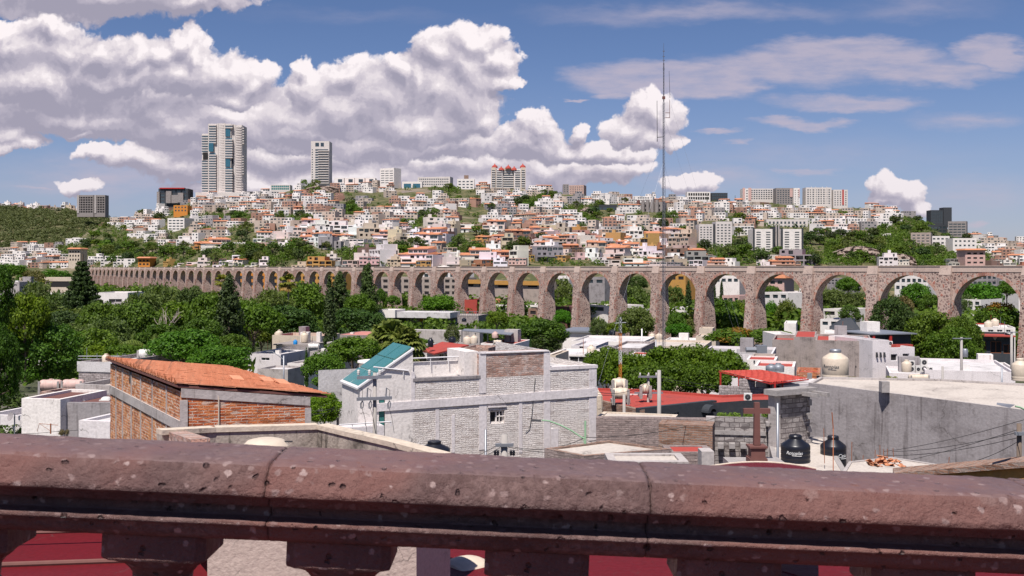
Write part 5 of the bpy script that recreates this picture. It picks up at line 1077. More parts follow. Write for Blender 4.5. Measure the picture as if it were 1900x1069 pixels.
for x_ in(-.28,-.2,.2,.28): insul(t_,x_,h-.62,mat='black_plastic')
t_,h=pole('bent dark pipe by the narrow black tank',1546,795,875,24,.012,'rust_metal','vent_pipe','pipe'); MB().tube((0,0,h),(-.03,0,h+.42*.9),.012,.012,6).build('bend','rust_metal',t_)
t_,h=pole('dark bent vent pipe before the white brick wall',901,797,860,34,.04,'grey_metal','vent_pipe','pipe')
t_,h=pole('thin pale stack pipe on the grey roof',1749,680,706,70,.09,'concrete_pole','chimney_pipe','pipe'); t_,h=pole('short steel post on the long white roof',1859,681,706,72,.07,'grey_metal','chimney_pipe','pipe')
t_,h=pole('grey drain pipe standing in front of the block wall',1443,748,860,36,.05,'grey_metal','drain_pipe','pipe')
t_,h=pole('thin white pole above the hedge roofs',1217,630,690,120,.09,'grey_metal'); t_,h=pole('white lattice stub antenna on the white house roofs',991,0,0,1,.01) if 0 else pole('white stub antenna behind the hedge roofs',1191,610,650,165,.12,'white_metal','antenna','antenna')
t_,h=pole('street light pole between the white houses left of cypress',526.5,660,715,120,.1,'grey_metal','street_lamp','street lamp'); MB().path([(0,0,h-.5),(-.6,0,h),(-1.4,0,h+.5)],.05,5).build('arm','grey_metal',t_); MB().box(-2.,-.12,h+.45,-1.35,.12,h+.55).build('lamp_head','grey_metal',t_)
# green street lamp
o=P(1086,852,30); t_=thing('street_lamp','pale green street lamp with long curved arm over the flat roofs','street lamp',o)
MB().tube((0,0,-3),(0,0,1.12),.033,.03,8).build('post','green_metal',t_); arm=[P(*q,30)-o for q in((1086,780),(1078,811),(1060,799),(1040,789),(1018,781),(1005,780))]; arm[0]=P(1086,814,30)-o
MB().path(arm,.022,7).build('arm','green_metal',t_); MB().path([P(1086,850-22,30)-o,P(1081,813,30)-o],.012,5).build('brace','green_metal',t_)
MB().hexa([tuple(P(985,782,29.9)-o),tuple(P(1004,783,29.9)-o),tuple(P(1004,783,30.1)-o),tuple(P(985,782,30.1)-o),tuple(P(986,777.5,29.92)-o),tuple(P(1004,779,29.92)-o),tuple(P(1004,779,30.08)-o),tuple(P(986,777.5,30.08)-o)]).build('lamp_head','dark_metal',t_)
o=P(1905,765,24); t_=thing('street_lamp','grey lamp head on green arm reaching in at the right edge','street lamp',o); MB().path([P(1925,790,24)-o,P(1905,762,24)-o,P(1893,756,24)-o,P(1884,754,24)-o],.022,7).build('arm','green_metal',t_)
MB().hexa([tuple(P(1849,751,23.9)-o),tuple(P(1874,757,23.9)-o),tuple(P(1874,757,24.1)-o),tuple(P(1849,750,24.1)-o),tuple(P(1850,747,23.92)-o),tuple(P(1884,751,23.92)-o),tuple(P(1884,751,24.08)-o),tuple(P(1850,747,24.08)-o)]).build('lamp_head','grey_metal',t_)
# radio mast
Y=95.; o=P(1231.5,738,Y); t_=thing('radio_mast','tall thin guyed lattice radio mast rising above the hill','mast',o); k=Y/F
def mast(mb,x,z0,z1,w,st,r,mi=0):
    q=[(x-w/2,-w*.3),(x+w/2,-w*.3),(x,w*.55)]
    for a,b in q: mb.tube((a,b,z0),(a,b,z1),r,r,4,mi)
    z=z0; i=0
    while z<z1-st*.5:
        for j in range(3): a=q[j]; b=q[(j+1)%3]; mb.tube((*a,z),(*b,z+st),r*.55,r*.55,3,mi,False); mb.tube((*b,z+st),(*a,z+st),r*.5,r*.5,3,mi,False)
        z+=st; i+=1
H=(738-80)*k
mb=MB(); mast(mb,0,0,(738-330)*k,.24,.40,.020); mb.build('lower_lattice','mast_metal' ,t_)
mb=MB(); mast(mb,0,(738-330)*k,(738-190)*k,.17,.33,.018); mb.build('middle_lattice','mast_metal',t_)
mb=MB(); mast(mb,0,(738-190)*k,(738-118)*k,.09,.28,.015); mb.tube((0,0,(738-118)*k),(0,0,H),.03,.012,5)
for z in(95,105,112,128): mb.box(-.1,-.02,(738-z)*k-.03,.1,.02,(738-z)*k+.03)
mb.build('top_section','mast_metal',t_)
mb=MB(); z=(738-210)*k; mb.box(.15,-.02,z,.55,.02,z+.05); mb.box(.15,-.02,z-.45,.55,.02,z-.40); mb.tube((.55,0,z-.45),(.55,0,(738-185)*k),.025,.02,5); mb.build('side_frame','red_stone',t_)
mb=MB(); mb.tube((.58,0,(738-182)*k),(.5,0,(738-132)*k),.02,.012,4); mb.build('whip_antenna','dark_metal',t_)
mb=MB(); z=(738-255)*k; mb.tube((-.6,0,z),(0,0,z+.05),.03,.03,4); mb.tube((-.6,0,z-.4),(-.62,0,z+3.4),.03,.02,4); mb.build('dipole_antenna','dark_metal',t_)
MB().box(-.13,-.1,(738-184)*k,.13,.1,(738-179)*k).build('beacon_box','red_stone',t_)
for i,(a,b,zt) in enumerate(((-9,5,255),(9,3,215),(-7,-6,300),(7,8,300),(8,-4,150))): MB().tube((0,0,(738-zt)*k),(a,b,.5),.006,.006,3).build('guy_wire','grey_metal',t_)
Y=62.; o=P(1151,706,Y); t_=thing('antenna_mast','small orange and white lattice antenna behind the stacked tanks','antenna',o); k=Y/F
for a,b,m_ in((706,676,'orange_metal'),(676,650,'white_metal'),(650,618,'orange_metal'),(618,590,'grey_metal')):
    mb=MB(); mast(mb,0,(706-a)*k-(.6 if a==706 else 0),(706-b)*k,.16,.24,.013); mb.build('lattice_section',m_,t_)
mb=MB(); z=(706-600)*k; mb.tube((-.35,0,z),(.35,0,z+.05),.02,.02,4)
for x_ in(-.3,-.1,.12,.3): mb.tube((x_,-.2,z+.02),(x_,.25,z+.02),.01,.01,3)
mb.build('yagi_antenna','grey_metal',t_)
# cables
wire('cable crossing the hedge behind the white brick building',[(1108,727),(1203,708)],[48,54]); wire('upper cable from the short pole to the red canopy',[(1203,697),(1560,712)],[62,64],.5); wire('second cable from the short pole towards the right',[(1203,700),(1560,718)],[62,66],.6); wire('cable bundle over the hedge, lower one',[(1108,732),(1203,712)],[48,62],.3)
wire('long cable from the plaster wall to the right pole',[(1655,838),(1890,802)],[40,28],.12,.009); wire('lower cable running up to the right pole',[(1640,845),(1890,812)],[40,28],.15,.009); wire('cable from the flat roof slab rising to the right pole',[(1690,853),(1895,795)],[34,28],.05,.008); wire('steep cable to the lower right pole',[(1780,862),(1891,818)],[30,28],.1,.008); wire('cable from the wall top to the right edge',[(1640,838),(1910,776)],[40,27],.1,.008)
wire('cable sagging across the flat roofs by the green lamp',[(955,830),(1086,812),(1330,775)],[31,30,38],.18,.009); wire('cable from the frayed pole to the green lamp',[(940,829),(1086,838),(1250,842)],[31,30,30],.1,.008); wire('cable dropping left of the frayed pole',[(860,855),(936,818)],[31,31],.05,.009); wire('second cable dropping left of the frayed pole',[(870,856),(936,824)],[31,31],.08,.009)
wire('cables left of the skylight house, upper',[(575,762),(630,752)],[40,45],.1,.01); wire('cables left of the skylight house, lower',[(575,768),(630,756)],[40,45],.1,.01); wire('drooping cable from the left brick wall corner across the yard',[(0,805),(110,800),(205,790)],[40,44,46],.05,.009)
# ---------------- foreground buildings ----------------
def poly3(name,pts,mat,par,uvs=True):
    o=Vector(par.location) if par else Vector((0,0,0)); return MB().poly([Vector(q)-o for q in pts]).build(name,mat,par)
def G(px,py,z): Y=F*(CZ-z)/(py-HZ); q=P(px,py,Y); return (q.x,q.y)
# 1 brick building with tiled shed roof
NL=Vector((-8.4,26,0)); FL=Vector((-13.1,33.4,0)); NR=Vector((-5.3,26.9,0)); FR=NR+(FL-NL)
zl,zr,zb=26.92,26.58,20.
bk=thing('brick_building','orange brick building with concrete bands and a sloping clay tile roof','building',(NL.x,NL.y,zb)); 
def V(p,z): return Vector((p.x,p.y,z))-Vector(bk.location)
mb=MB(); mb.poly([V(NL,zb),V(NR,zb),V(NR,zr-.18),V(NL,zl-.18)]); mb.build('front_wall','orange_brick',bk)
mb=MB(); mb.poly([V(FL,zb),V(NL,zb),V(NL,zl-.1),V(FL,zl-.1)]); mb.build('side_wall','side_brick',bk)
mb=MB(); mb.poly([V(NR,zb),V(FR,zb),V(FR,zr-.1),V(NR,zr-.1)]); mb.poly([V(FR,zb),V(FL,zb),V(FL,zl-.1),V(FR,zr-.1)]); mb.build('rear_walls','orange_brick',bk)
def strip(a,b,z0a,z1a,z0b,z1b,off,mat,name):
    d=(b-a).normalized(); n=Vector((d.y,-d.x,0))*off; c=[V(a,z0a)+n,V(b,z0b)+n,V(b,z0b)-n*.5,V(a,z0a)-n*.5,V(a,z1a)+n,V(b,z1b)+n,V(b,z1b)-n*.5,V(a,z1a)-n*.5]; return MB().hexa(c).build(name,mat,bk)
dF=(NR-NL).normalized(); dS=(FL-NL).normalized()
strip(NL,NR,zl-.25,zl-.02,zr-.24,zr-.02,.03,'pale_render','beam'); strip(NL-dF*.03,NL+dF*.16,zb,zl-.32,zb,zl-.33,.04,'pale_render','corner_column'); strip(NR-dF*.14,NR+dF*.02,zb,zr-.3,zb,zr-.3,.04,'pale_render','corner_column'); strip(NL,NR,25.70,25.88,25.70,25.86,.035,'pale_render','beam'); strip(NL+dF*.9,NL+dF*.93,25.9,26.7,25.9,26.6,.05,'cream_plastic','conduit')
strip(FL,NL,26.0-.14,26.0+.13,25.94-.14,25.94+.13,.04,'pale_render','side_beam')
for f in(.16,.34,.5,.64,.78,.89): a=NL+(FL-NL)*f; strip(a+dS*.07,a,zb,zl-.1,zb,zl-.1,.025,'pale_render','side_column')
strip(FL,NL,zl-.02,zl+.10,zl-.02,zl+.10,.05,'red_stone','roof_edge_course')
strip(FL+dS*-3.1,FL+dS*-3.0,zl-.45,zl-.1,zl-.45,zl-.1,.09,'dark_metal','bracket'); 
# tiles: real overlapping courses
mb=MB(); o_=NL-dF*.12-dS*.02; LF=(NR-NL).length+.55; LS=(FL-NL).length+.2; sl=(zr-zl)/((NR-NL).length)
nr_=44; nc=26
g=random.Random(3)
for j in range(nr_):
    s0=LS*j/nr_; dz0=.0
    c=0.
    while c<LF:
        w=g.uniform(.24,.36); w=min(w,LF-c+.1); lift=g.uniform(0,.018); sk=g.uniform(-.02,.02); s1=LS*(j+1)/nr_+.05
        if j==nr_-1: s1=LS
        zz=lambda cc:zl+.10+sl*cc
        pts=[(o_+dF*c+dS*(s0+sk),zz(c)+.030+lift),(o_+dF*(c+w-.004)+dS*(s0+sk),zz(c+w)+.030+lift),(o_+dF*(c+w-.004)+dS*s1,zz(c+w)+.004),(o_+dF*c+dS*s1,zz(c)+.004)]
        if j==0: pts[0]=(o_+dF*c-dS*g.uniform(.0,.07),pts[0][1]-.0); pts[1]=(o_+dF*(c+w-.004)-dS*g.uniform(.0,.07),pts[1][1])
        mb.hexa([V(p,z-.022) for p,z in pts]+[V(p,z) for p,z in pts],0); c+=w
mb.build('roof_tiles','flat_clay',bk,uvs=True)
mb=MB(); a=[o_,o_+dF*LF,o_+dF*LF+dS*LS,o_+dS*LS]; zz=[zl+.07,zl+.07+sl*LF,zl+.07+sl*LF,zl+.07]
mb.hexa([V(p,z-.06) for p,z in zip(a,zz)]+[V(p,z) for p,z in zip(a,zz)]); mb.build('roof_deck','red_stone',bk)
mb=MB()
for i in range(90):
    p_=o_+dS*(LS*i/90)+dF*g.uniform(-.02,.03); h_=g.uniform(.05,.16); a=V(p_,zl+.1); mb.tube(a,a+Vector((g.uniform(-.03,.03),0,h_)),.014,.004,4)
mb.build('tile_ends','rust_metal',bk)['kind']='stuff'
mb=MB()
for x_,s_,ln in((3.0,2.6,.5),(3.25,2.0,.6),(2.1,2.4,.4)):
    p_=o_+dF*x_+dS*s_; z=zl+.13+sl*x_; c=[V(p_,z),V(p_+dF*.3,z+sl*.3),V(p_+dF*.3+dS*ln,z+.05),V(p_+dS*ln,z+.07)]; mb.hexa([q for q in c]+[q+Vector((0,0,.03)) for q in c])
mb.build('loose_tiles','flat_clay',bk)
# 2 whitewashed brick building with skylight
A_=Vector((-6.14,40.95,0)); B_=Vector((3.75,45.3,0)); dW=(B_-A_).normalized(); nW=Vector((-dW.y,dW.x,0)); wb=thing('white_building','whitewashed brick building with teal glass skylight and a small window','building',(A_.x,A_.y,17),math.atan2(dW.y,dW.x)); LW=(B_-A_).length
Mw=Matrix.Translation(Vector((A_.x,A_.y,17)))@Matrix.Rotation(math.atan2(dW.y,dW.x),4,'Z'); Mwi=Mw.inverted()
def wp(px,py,y=0.):
    o=Mwi@Vector((0,0,CZ)); dr=Mwi.to_3x3()@Vector(((px-950)/F,1,-(py-HZ)/F)); return o+dr*((y-o.y)/dr.y)
def wx(px): return wp(px,700).x
def wbox(x0,x1,y0,y1,a,b,mat,name):
    p0=wp(x0,y1,a if a<0 else 0);p1=wp(x1,y0,a if a<0 else 0); return MB().box(p0.x,a,p0.z,p1.x,b,p1.z).build(name,mat,wb)
zA=wp(900,697).z; zB=wp(950,653).z; zC=wp(1060,680).z
win=(wp(909,787).x,wp(909,787).z,wp(936,761).x,wp(936,761).z)
mb=MB(); x1=wx(766); x2=wx(891); x3=wx(1019)
holewall(mb,x1,x2,0,zA,[]); holewall(mb,x2,x3,0,zB-1.05,[win]); holewall(mb,x3,LW,0,zC,[])
mb.poly([(LW,0,0),(LW,7,0),(LW,7,zC),(LW,0,zC)]); mb.poly([(x3,.0,zC),(LW,0,zC),(LW,.25,zC),(x3,.25,zC)],1); mb.poly([(x1,0,zA),(x2,0,zA),(x2,.3,zA),(x1,.3,zA)],1)
mb.poly([(x3,.25,zC-.25),(LW,.25,zC-.25),(LW,7,zC-.3),(x3,7,zC-.3)],1); mb.poly([(x1,.3,zA-.2),(x2,.3,zA-.2),(x2,7,zA-.2),(x1,7,zA-.2)],1); mb.poly([(x3,0,zC),(x3,6,zC),(x3,6,zB),(x3,0,zB)],0); mb.poly([(LW,7,0),(0,7,0),(0,7,zA-.2),(LW,7,zA-.2)],1)
mb.build('front_wall',['whitewash_brick','roof_white'],wb)
mb=MB(); holewall(mb,x2,x3,zB-1.05,zB,[]); mb.poly([(x2,0,zB),(x3,0,zB),(x3,.8,zB),(x2,.8,zB)]); mb.poly([(x2,.8,zB-1),(x2,0,zB-1),(x2,0,zB),(x2,.8,zB)]); mb.build('upper_wall','peeled_brick',wb)
addwin(wb,win,0,.18,'white_paint','dark_opening'); q=wp(923,774); 
for f in(.66,): MB().box(win[0]+(win[2]-win[0])*f,.06,win[1],win[0]+(win[2]-win[0])*f+.04,.10,win[3]).build('glazing_bar','white_paint',wb); MB().box(win[0]+(win[2]-win[0])*.5,.05,(win[1]+win[3])/2,win[2],.09,(win[1]+win[3])/2+.04).build('glazing_bar','white_paint',wb)
wbox(906,940,753,757,-.06,.02,'lavender_white','lintel')
for a in((889,902,652,730),(1009,1021,652,850),(1093,1107,682,818),(889,903,738,835),(808,815,744,820),(838,844,770,840),(963,969,742,840),(1022,1036,795,840),(763,770,690,745)): wbox(*a,-.02,.02,'lavender_white','pilaster')
p0=wp(690,752);p1=wp(1106,722)
MB().hexa([(p0.x,-.055,wp(765,757).z-.06),(LW+.02,-.055,wp(1100,733).z-.06),(LW+.02,.02,wp(1100,733).z-.06),(p0.x,.02,wp(765,757).z-.06),(p0.x,-.055,wp(765,745).z),(LW+.02,-.055,wp(1100,720).z),(LW+.02,.02,wp(1100,720).z),(p0.x,.02,wp(765,745).z)]).build('floor_band','lavender_white',wb)
wbox(891,1019,650,657,-.05,.3,'lavender_white','coping'); MB().box(x3,-.04,zC-.12,LW+.03,.3,zC+.02).build('coping','lavender_white',wb); MB().box(x1,-.04,zA-.1,x2,.3,zA+.02).build('coping','stained_grey',wb)
# smooth white stair part with skylight
xs=wx(765.5); xg=wx(705); zlo=wp(665,722).z; zhi=wp(765,648).z; zmid=wp(765,745).z
mb=MB(); mb.poly([(0,0,0),(x1,0,0),(x1,0,zhi*0+wp(766,690).z),(0,0,zlo-.03)]) if 0 else None
mb.poly([(0,0,0),(wx(703),0,0),(wx(703),0,zlo+(zhi-zlo)*wx(703)/xs),(0,0,zlo)]); mb.poly([(wx(714),0,0),(x1,0,0),(x1,0,zhi),(wx(714),0,zlo+(zhi-zlo)*wx(714)/xs)]); mb.poly([(wx(703),0,wp(708,738).z),(wx(714),0,wp(708,738).z),(wx(714),0,zlo+(zhi-zlo)*wx(714)/xs),(wx(703),0,zlo+(zhi-zlo)*wx(703)/xs)])
mb.poly([(0,2.6,0),(0,0,0),(0,0,zlo),(0,2.6,zlo)]); mb.poly([(x1,0,zA-.2),(x1,2.6,zA-.2),(x1,2.6,zhi),(x1,0,zhi)]); mb.poly([(x1,2.6,0),(0,2.6,0),(0,2.6,zlo),(x1,2.6,zhi)])
mb.build('stair_wall','white_paint',wb)
wbox(703.5,713.5,738,800,.05,.12,'teal_glass','green_window')
MB().hexa([(-.08,-.06,zlo-.02),(xs+.05,-.06,zhi-.02),(xs+.05,2.7,zhi-.02),(-.08,2.7,zlo-.02),(-.08,-.06,zlo+.05),(xs+.05,-.06,zhi+.05),(xs+.05,2.7,zhi+.05),(-.08,2.7,zlo+.05)],faces=(0,2,3,4,5,1)).build('skylight_frame','white_metal',wb)
sk=lambda x,y,dz:(x,y,zlo+(zhi-zlo)*x/xs+dz)
gl=MB()
for i in range(3):
    for j in range(2):
        xa,xb=xs*(i+.03)/3,xs*(i+.97)/3; ya,yb=(.12+j*1.28),(.12+j*1.28+1.2); gl=MB().hexa([sk(xa,ya,.06),sk(xb,ya,.06),sk(xb,yb,.06),sk(xa,yb,.06),sk(xa,ya,.115),sk(xb,ya,.115),sk(xb,yb,.115),sk(xa,yb,.115)]).build('skylight_pane','teal_glass',wb)
# terrace behind
wbox(868,893,653,700,.35,2.5,'white_paint','terrace_block'); p0=wp(766,668,1.2)
MB().box(x1+.02,1.2,zA-.25,wx(868),1.35,wp(800,671,1.2).z).build('terrace_wall','white_paint',wb)
mb=MB(); p0=wp(765,665,1.1);p1=wp(866,663,1.1); mb.tube((p0.x,1.1,p0.z),(p1.x,1.1,p0.z),.03,.03,6); 
for f in(0,.33,.66,1): x_=p0.x+(p1.x-p0.x)*f; mb.tube((x_,1.1,p0.z),(x_,1.1,p0.z-.4),.02,.02,5)
mb.build('terrace_rail','white_metal',wb)
mb=MB(); p0=wp(693,681,-.05);p1=wp(758,688,-.05); mb.tube((p0.x,-.05,p0.z),(p1.x,-.05,p1.z),.035,.035,6); 
for f in(.15,.85): q=Vector((p0.x,-.05,p0.z)).lerp(Vector((p1.x,-.05,p1.z)),f); mb.tube(q,q-Vector((0,0,.25)),.02,.02,5)
mb.build('eave_rail','white_metal',wb)
mb=MB(); p0=wp(622,788,-.6);p1=wp(710,802,-.6); mb.box(-1.,-.9,p0.z-1.,xg*.9,-.05,p0.z-.12); mb.build('lower_porch','lavender_white',wb)
mb=MB(); mb.tube((-1.,-.85,p0.z+.02),(xg+.2,-.85,p0.z+.02),.03,.03,6); 
for f in range(5): x_=-1+(xg+1.2)*f/4; mb.tube((x_,-.85,p0.z+.02),(x_,-.85,p0.z-.15),.02,.02,5)
mb.build('porch_rail','white_metal',wb)
# round white canopy behind skylight
t_=thing('canopy','small round white canopy behind the teal skylight','canopy',P(698,672,50)); MB().lathe([(0,.08),(.9,.08),(.92,0),(.8,-.05)],n=20).build('disc','white_paint',t_); MB().box(-.35,-.2,-1.4,.35,.3,-.06).build('stem_wall','white_paint',t_)
# 3 stained parapet wall
pw=thing('parapet_wall','mossy stained parapet wall with cream coping bending in front of the brick building','wall',P(590,788,20)); o_=Vector(pw.location)
pts=[P(300,798,18.6),P(400,793,19.3),P(590,788,20.),P(640,800,19.4),P(720,818,18.2),P(815,843,17.)]
mb=MB(); mc=MB()
for i,(a,b) in enumerate(zip(pts[:-1],pts[1:])):
    a=a-o_;b=b-o_; d=(b-a); d.z=0; d.normalize(); n=Vector((-d.y,d.x,0))*.22; D=Vector((0,0,-3)); c_=Vector((0,0,-.09)); f_=Vector((d.y,-d.x,0))*.03
    mb.hexa([a+D,b+D,b+n+D,a+n+D,a+c_,b+c_,b+n+c_,a+n+c_]); mc.hexa([a+f_+c_,b+f_+c_,b+n-f_+c_,a+n-f_+c_,a+f_,b+f_,b+n-f_,a+n-f_])
mb.build('wall_body','mossy_wall',pw); mc.build('coping','cream_paint',pw)
bw=thing('low_brick_wall','low brick topped wall stub running towards the stained parapet','wall',P(345,806,18)); o_=Vector(bw.location)
a,b=P(308,800,19.0)-o_,P(352,815,16.6)-o_
MB().hexa([a+Vector((0,0,-1.2)),b+Vector((0,0,-1.2)),b+Vector((.25,.1,-1.2)),a+Vector((.25,.1,-1.2)),a,b,b+Vector((.3,.1,0)),a+Vector((.3,.1,0))]).build('wall_body','peeled_brick',bw)
t_=thing('satellite_dish','cream satellite dish top just over the balustrade','dish',P(493,836,16)); MB().lathe([(0,.02),(.15,.03),(.28,.0),(.36,-.08)],(0,0,.16),20).build('dish','cream_plastic',t_,True); MB().tube((.1,0,.14),(.42,0,.14),.012,.012,5).build('arm','dark_metal',t_)
# 4 plaster building at right
def prism(name,label,cat,fp,zt,zb,wall,roof,par=.25,rim=.18,copmat=None,holes=None):
    o=Vector((fp[0][0],fp[0][1],zb)); t_=thing(name,label,cat,o); n=len(fp); c=Vector((sum(p[0] for p in fp)/n,sum(p[1] for p in fp)/n,0)); zt=[zt]*n if not hasattr(zt,'__len__') else zt
    mb=MB(); mc=MB(); L=[Vector((p[0],p[1],0)) for p in fp]
    inn=[]
    for i in range(n):
        p0,p1,p2=L[i-1],L[i],L[(i+1)%n]; d1=(p1-p0).normalized(); d2=(p2-p1).normalized(); bis=(Vector((-d1.y,d1.x,0))+Vector((-d2.y,d2.x,0))); inn.append(p1+bis/max(bis.length_squared,.3)*2*rim*.7)
    for i in range(n):
        j=(i+1)%n; a,b,ai,bi=L[i],L[j],inn[i],inn[j]; f=lambda p,z:Vector((p.x,p.y,z))-o
        mb.poly([f(a,zb),f(b,zb),f(b,zt[j]),f(a,zt[i])]); mc.poly([f(a,zt[i]),f(b,zt[j]),f(bi,zt[j]),f(ai,zt[i])]); mc.poly([f(ai,zt[i]),f(bi,zt[j]),f(bi,zt[j]-par),f(ai,zt[i]-par)])
    mb.build('walls',wall,t_); mc.build('parapet',copmat or wall,t_); MB().poly([Vector((p.x,p.y,z-par))-o for p,z in zip(inn,zt)]).build('roof',roof,t_); return t_
g0=prism('plaster_building','big grey plaster building with streaked wall and pale flat roof','building',[(13.03,45),(19.4,38.2),(23,34.5),(27,40),(24,44.5),(19.5,46.7),(14.2,47.2)],[24.88,24.6,24.45,24.7,24.8,24.87,24.9],16,'stained_grey','roof_screed',.1,.22,'pale_render')
q=P(1641,712,42.2)-Vector(g0.location); MB().box(q.x-.16,q.y-.16,q.z-.35,q.x+.16,q.y+.2,q.z+.10).build('chimney_block','concrete',g0)
# 5 block walls
bl=Bld('block_wall','lower pale concrete block wall with broken stubs behind the stone cross','wall',1326,42.5,1448,42.0,774,.3,6,'concrete_block','concrete',.02)
for px_ in(1337,1358,1379): q=bl.at(px_,826); MB().box(q.x-.12,-.42,q.z-.08,q.x+.12,-.01,q.z+.12).build('broken_stub','concrete',bl.r)
MB().box(-.35,-.08,0,.0,.35,bl.h).build('end_column','pale_render',bl.r); q=bl.at(1380,805); MB().box(.0,-.06,q.z-.05,bl.w*.78,-.01,q.z+.12).build('band','concrete',bl.r)
q=bl.at(1425,790); MB().box(q.x-.1,-.5,q.z+.05,q.x+.12,-.01,q.z+.2).build('broken_stub','concrete',bl.r)
b2=Bld('block_wall','taller concrete block wall under a rough slab left of plaster building','wall',1437,41.5,1503,42.5,733,.3,8,'concrete_block','concrete',.02)
MB().box(-.25,-.35,b2.h,b2.w+.05,.35,b2.h+.22).build('slab','concrete',b2.r)
for f in(.62,.92): MB().box(b2.w*f-.08,-1.15,b2.h-.06,b2.w*f+.08,-.36,b2.h+.1).build('beam_end','concrete',b2.r)
mb=MB()
for i in range(12): z=.5+i*.55; mb.box(b2.w-.12-rnd.uniform(0,.15),-.09,z+2,b2.w+.02,-.01,z+2.25)
mb.build('toothing','concrete',b2.r); MB().box(-.05,-.05,0,.28,.3,b2.h).build('end_column','pale_render',b2.r)
b3=Bld('block_wall','rear step of block wall above the plants behind the cross','wall',1395,44.5,1437,44.3,768,.25,5,'concrete_block','concrete',.02)
# cross
o_=P(1404,858,22); t_=thing('stone_cross','reddish brown stone cross on a moulded pedestal','cross',o_); k=22/F
MB().lathe([(.07,0),(.07,1.1),(0,1.1)],(0,0,.36),8) 
mb=MB(); mb.hexa([(-.068,-.06,.38),(.068,-.06,.38),(.068,.06,.38),(-.068,.06,.38),(-.055,-.05,1.29),(.055,-.05,1.29),(.055,.05,1.29),(-.055,.05,1.29)]); mb.box(-.285,-.05,1.05,-.0551,.05,1.16); mb.box(.0551,-.05,1.05,.285,.05,1.16)
mb.build('cross_body','red_stone',t_); mb=MB(); mb.box(-.19,-.19,0,.19,.19,.11); mb.box(-.165,-.165,.11,.165,.165,.14); mb.box(-.15,-.15,.14,.15,.15,.30); mb.box(-.17,-.17,.30,.17,.17,.33); mb.box(-.19,-.19,.33,.19,.19,.37); mb.build('pedestal','red_stone',t_)
MB().box(-.6,-.6,-3,.6,.6,0).build('base_wall','concrete',t_)
# red curved roof edge beneath the cross
t_=thing('red_roof','low curved dark red roof edge with cream rim just over the balustrade','roof',P(1410,868,18)); o_=Vector(t_.location)
mb=MB(); mr=MB(); prev=None
for i in range(15):
    x_=1290+i*16; yv=858+14*((x_-1405)/115.)**2; q=P(x_,yv,19.5)-o_; q2=P(x_,yv+22,16.5)-o_
    if prev: mb.poly([prev[1],q2,q,prev[0]]); mr.tube(prev[0],q,.025,.025,5)
    prev=(q,q2)
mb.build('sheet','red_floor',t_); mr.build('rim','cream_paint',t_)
# 6 flat roofs around the green lamp
prism('flat_roof_house','flat roofed house with brick rim and cream screed by the green lamp','house',[G(1010,832,24.8),G(1083,846,24.8),G(1246,833,24.8),G(1130,817,24.8)],[24.8]*4,19,'faded_brick','roof_screed',.05,.2,'brown_brick')
b=hs('faded brick wall house behind the green lamp, red roof below',1106,43,1322,42.5,775,d=.5,wall='faded_brick',roof='roof_screed',par=.3)
b=hs('low cream block house right of the green lamp',1130,25,1278,25,857,d=1.2,wall='pale_render',roof='roof_screed',par=.05)
b=hs('brick topped low wall between the red roofs',1222,36,1322,35.5,786,d=1,h=2,wall='brown_brick',roof='brown_brick',par=.02)
b=hs('dark red flat roof house with cream block beside the cross',1240,31,1326,31,840,d=1.3,wall='faded_brick',roof='red_roof_coat',par=.02)
b=hs('small cream masonry block on the dark red roof',1302,29,1325,29,838,d=.6,h=1,wall='pale_render',roof='roof_screed',par=.05)
b=hs('cream rendered low wall house right of the white brick building',1108,46,1250,44,772,d=1.5,wall='cream_paint',roof='roof_screed',par=.05)
b=hs('narrow cream pier wall attached to the white brick building',1107,49,1118,49,735,d=3,wall='cream_paint',roof='roof_screed',par=.05)
prism('flat_roof_house','pale hipped roof slab house with a pile of broken tiles','house',[G(1560,880,23.4),G(1800,880,23.4),G(1745,862,23.4),G(1655,848,23.4),G(1575,856,23.4)],[23.4]*5,18,'pale_render','roof_screed',.04,.15,'pale_render')
b=hs('concrete roof deck house carrying the black tanks',1440,36.5,1575,36,875,d=8,wall='concrete',roof='roof_screed',par=.02)
t_=thing('tile_pile','heap of broken clay tiles on the pale roof slab','rubble',P(1640,866,31)); 
for i in range(26):
    a=rnd.uniform(0,6.28); rr=rnd.uniform(0,.45); c=Vector((math.cos(a)*rr*1.3,math.sin(a)*rr*.6,max(0,.38-rr*.7)*rnd.uniform(.3,1))); mb=MB(); mb.box(-.14,-.06,0,.14,.06,.02); ob=mb.build('tile','clay_tile',t_); ob.location=c; ob.rotation_euler=(rnd.uniform(-.5,.5),rnd.uniform(-.5,.5),rnd.uniform(0,3.1))
t_=thing('ochre_house','ochre house with rusty brown sloping roof edge at the lower right','house',P(1720,885,24)); o_=Vector(t_.location)
a,b=P(1660,874,27)-o_,P(1925,851,24)-o_; MB().hexa([a+Vector((0,0,-4)),b+Vector((0,0,-4)),b+Vector((.1,.4,-4)),a+Vector((.1,.4,-4)),a+Vector((0,0,-.14)),b+Vector((0,0,-.14)),b+Vector((.1,.4,-.14)),a+Vector((.1,.4,-.14))]).build('walls','ochre_paint',t_)
MB().hexa([a+Vector((-.1,-.2,-.14)),b+Vector((0,-.2,-.14)),b+Vector((.1,.4,-.12)),a+Vector((.1,.4,-.12)),a+Vector((-.1,-.2,-.02)),b+Vector((0,-.2,-.0)),b+Vector((.1,.4,.0)),a+Vector((.1,.4,0))]).build('roof','brown_brick',t_)
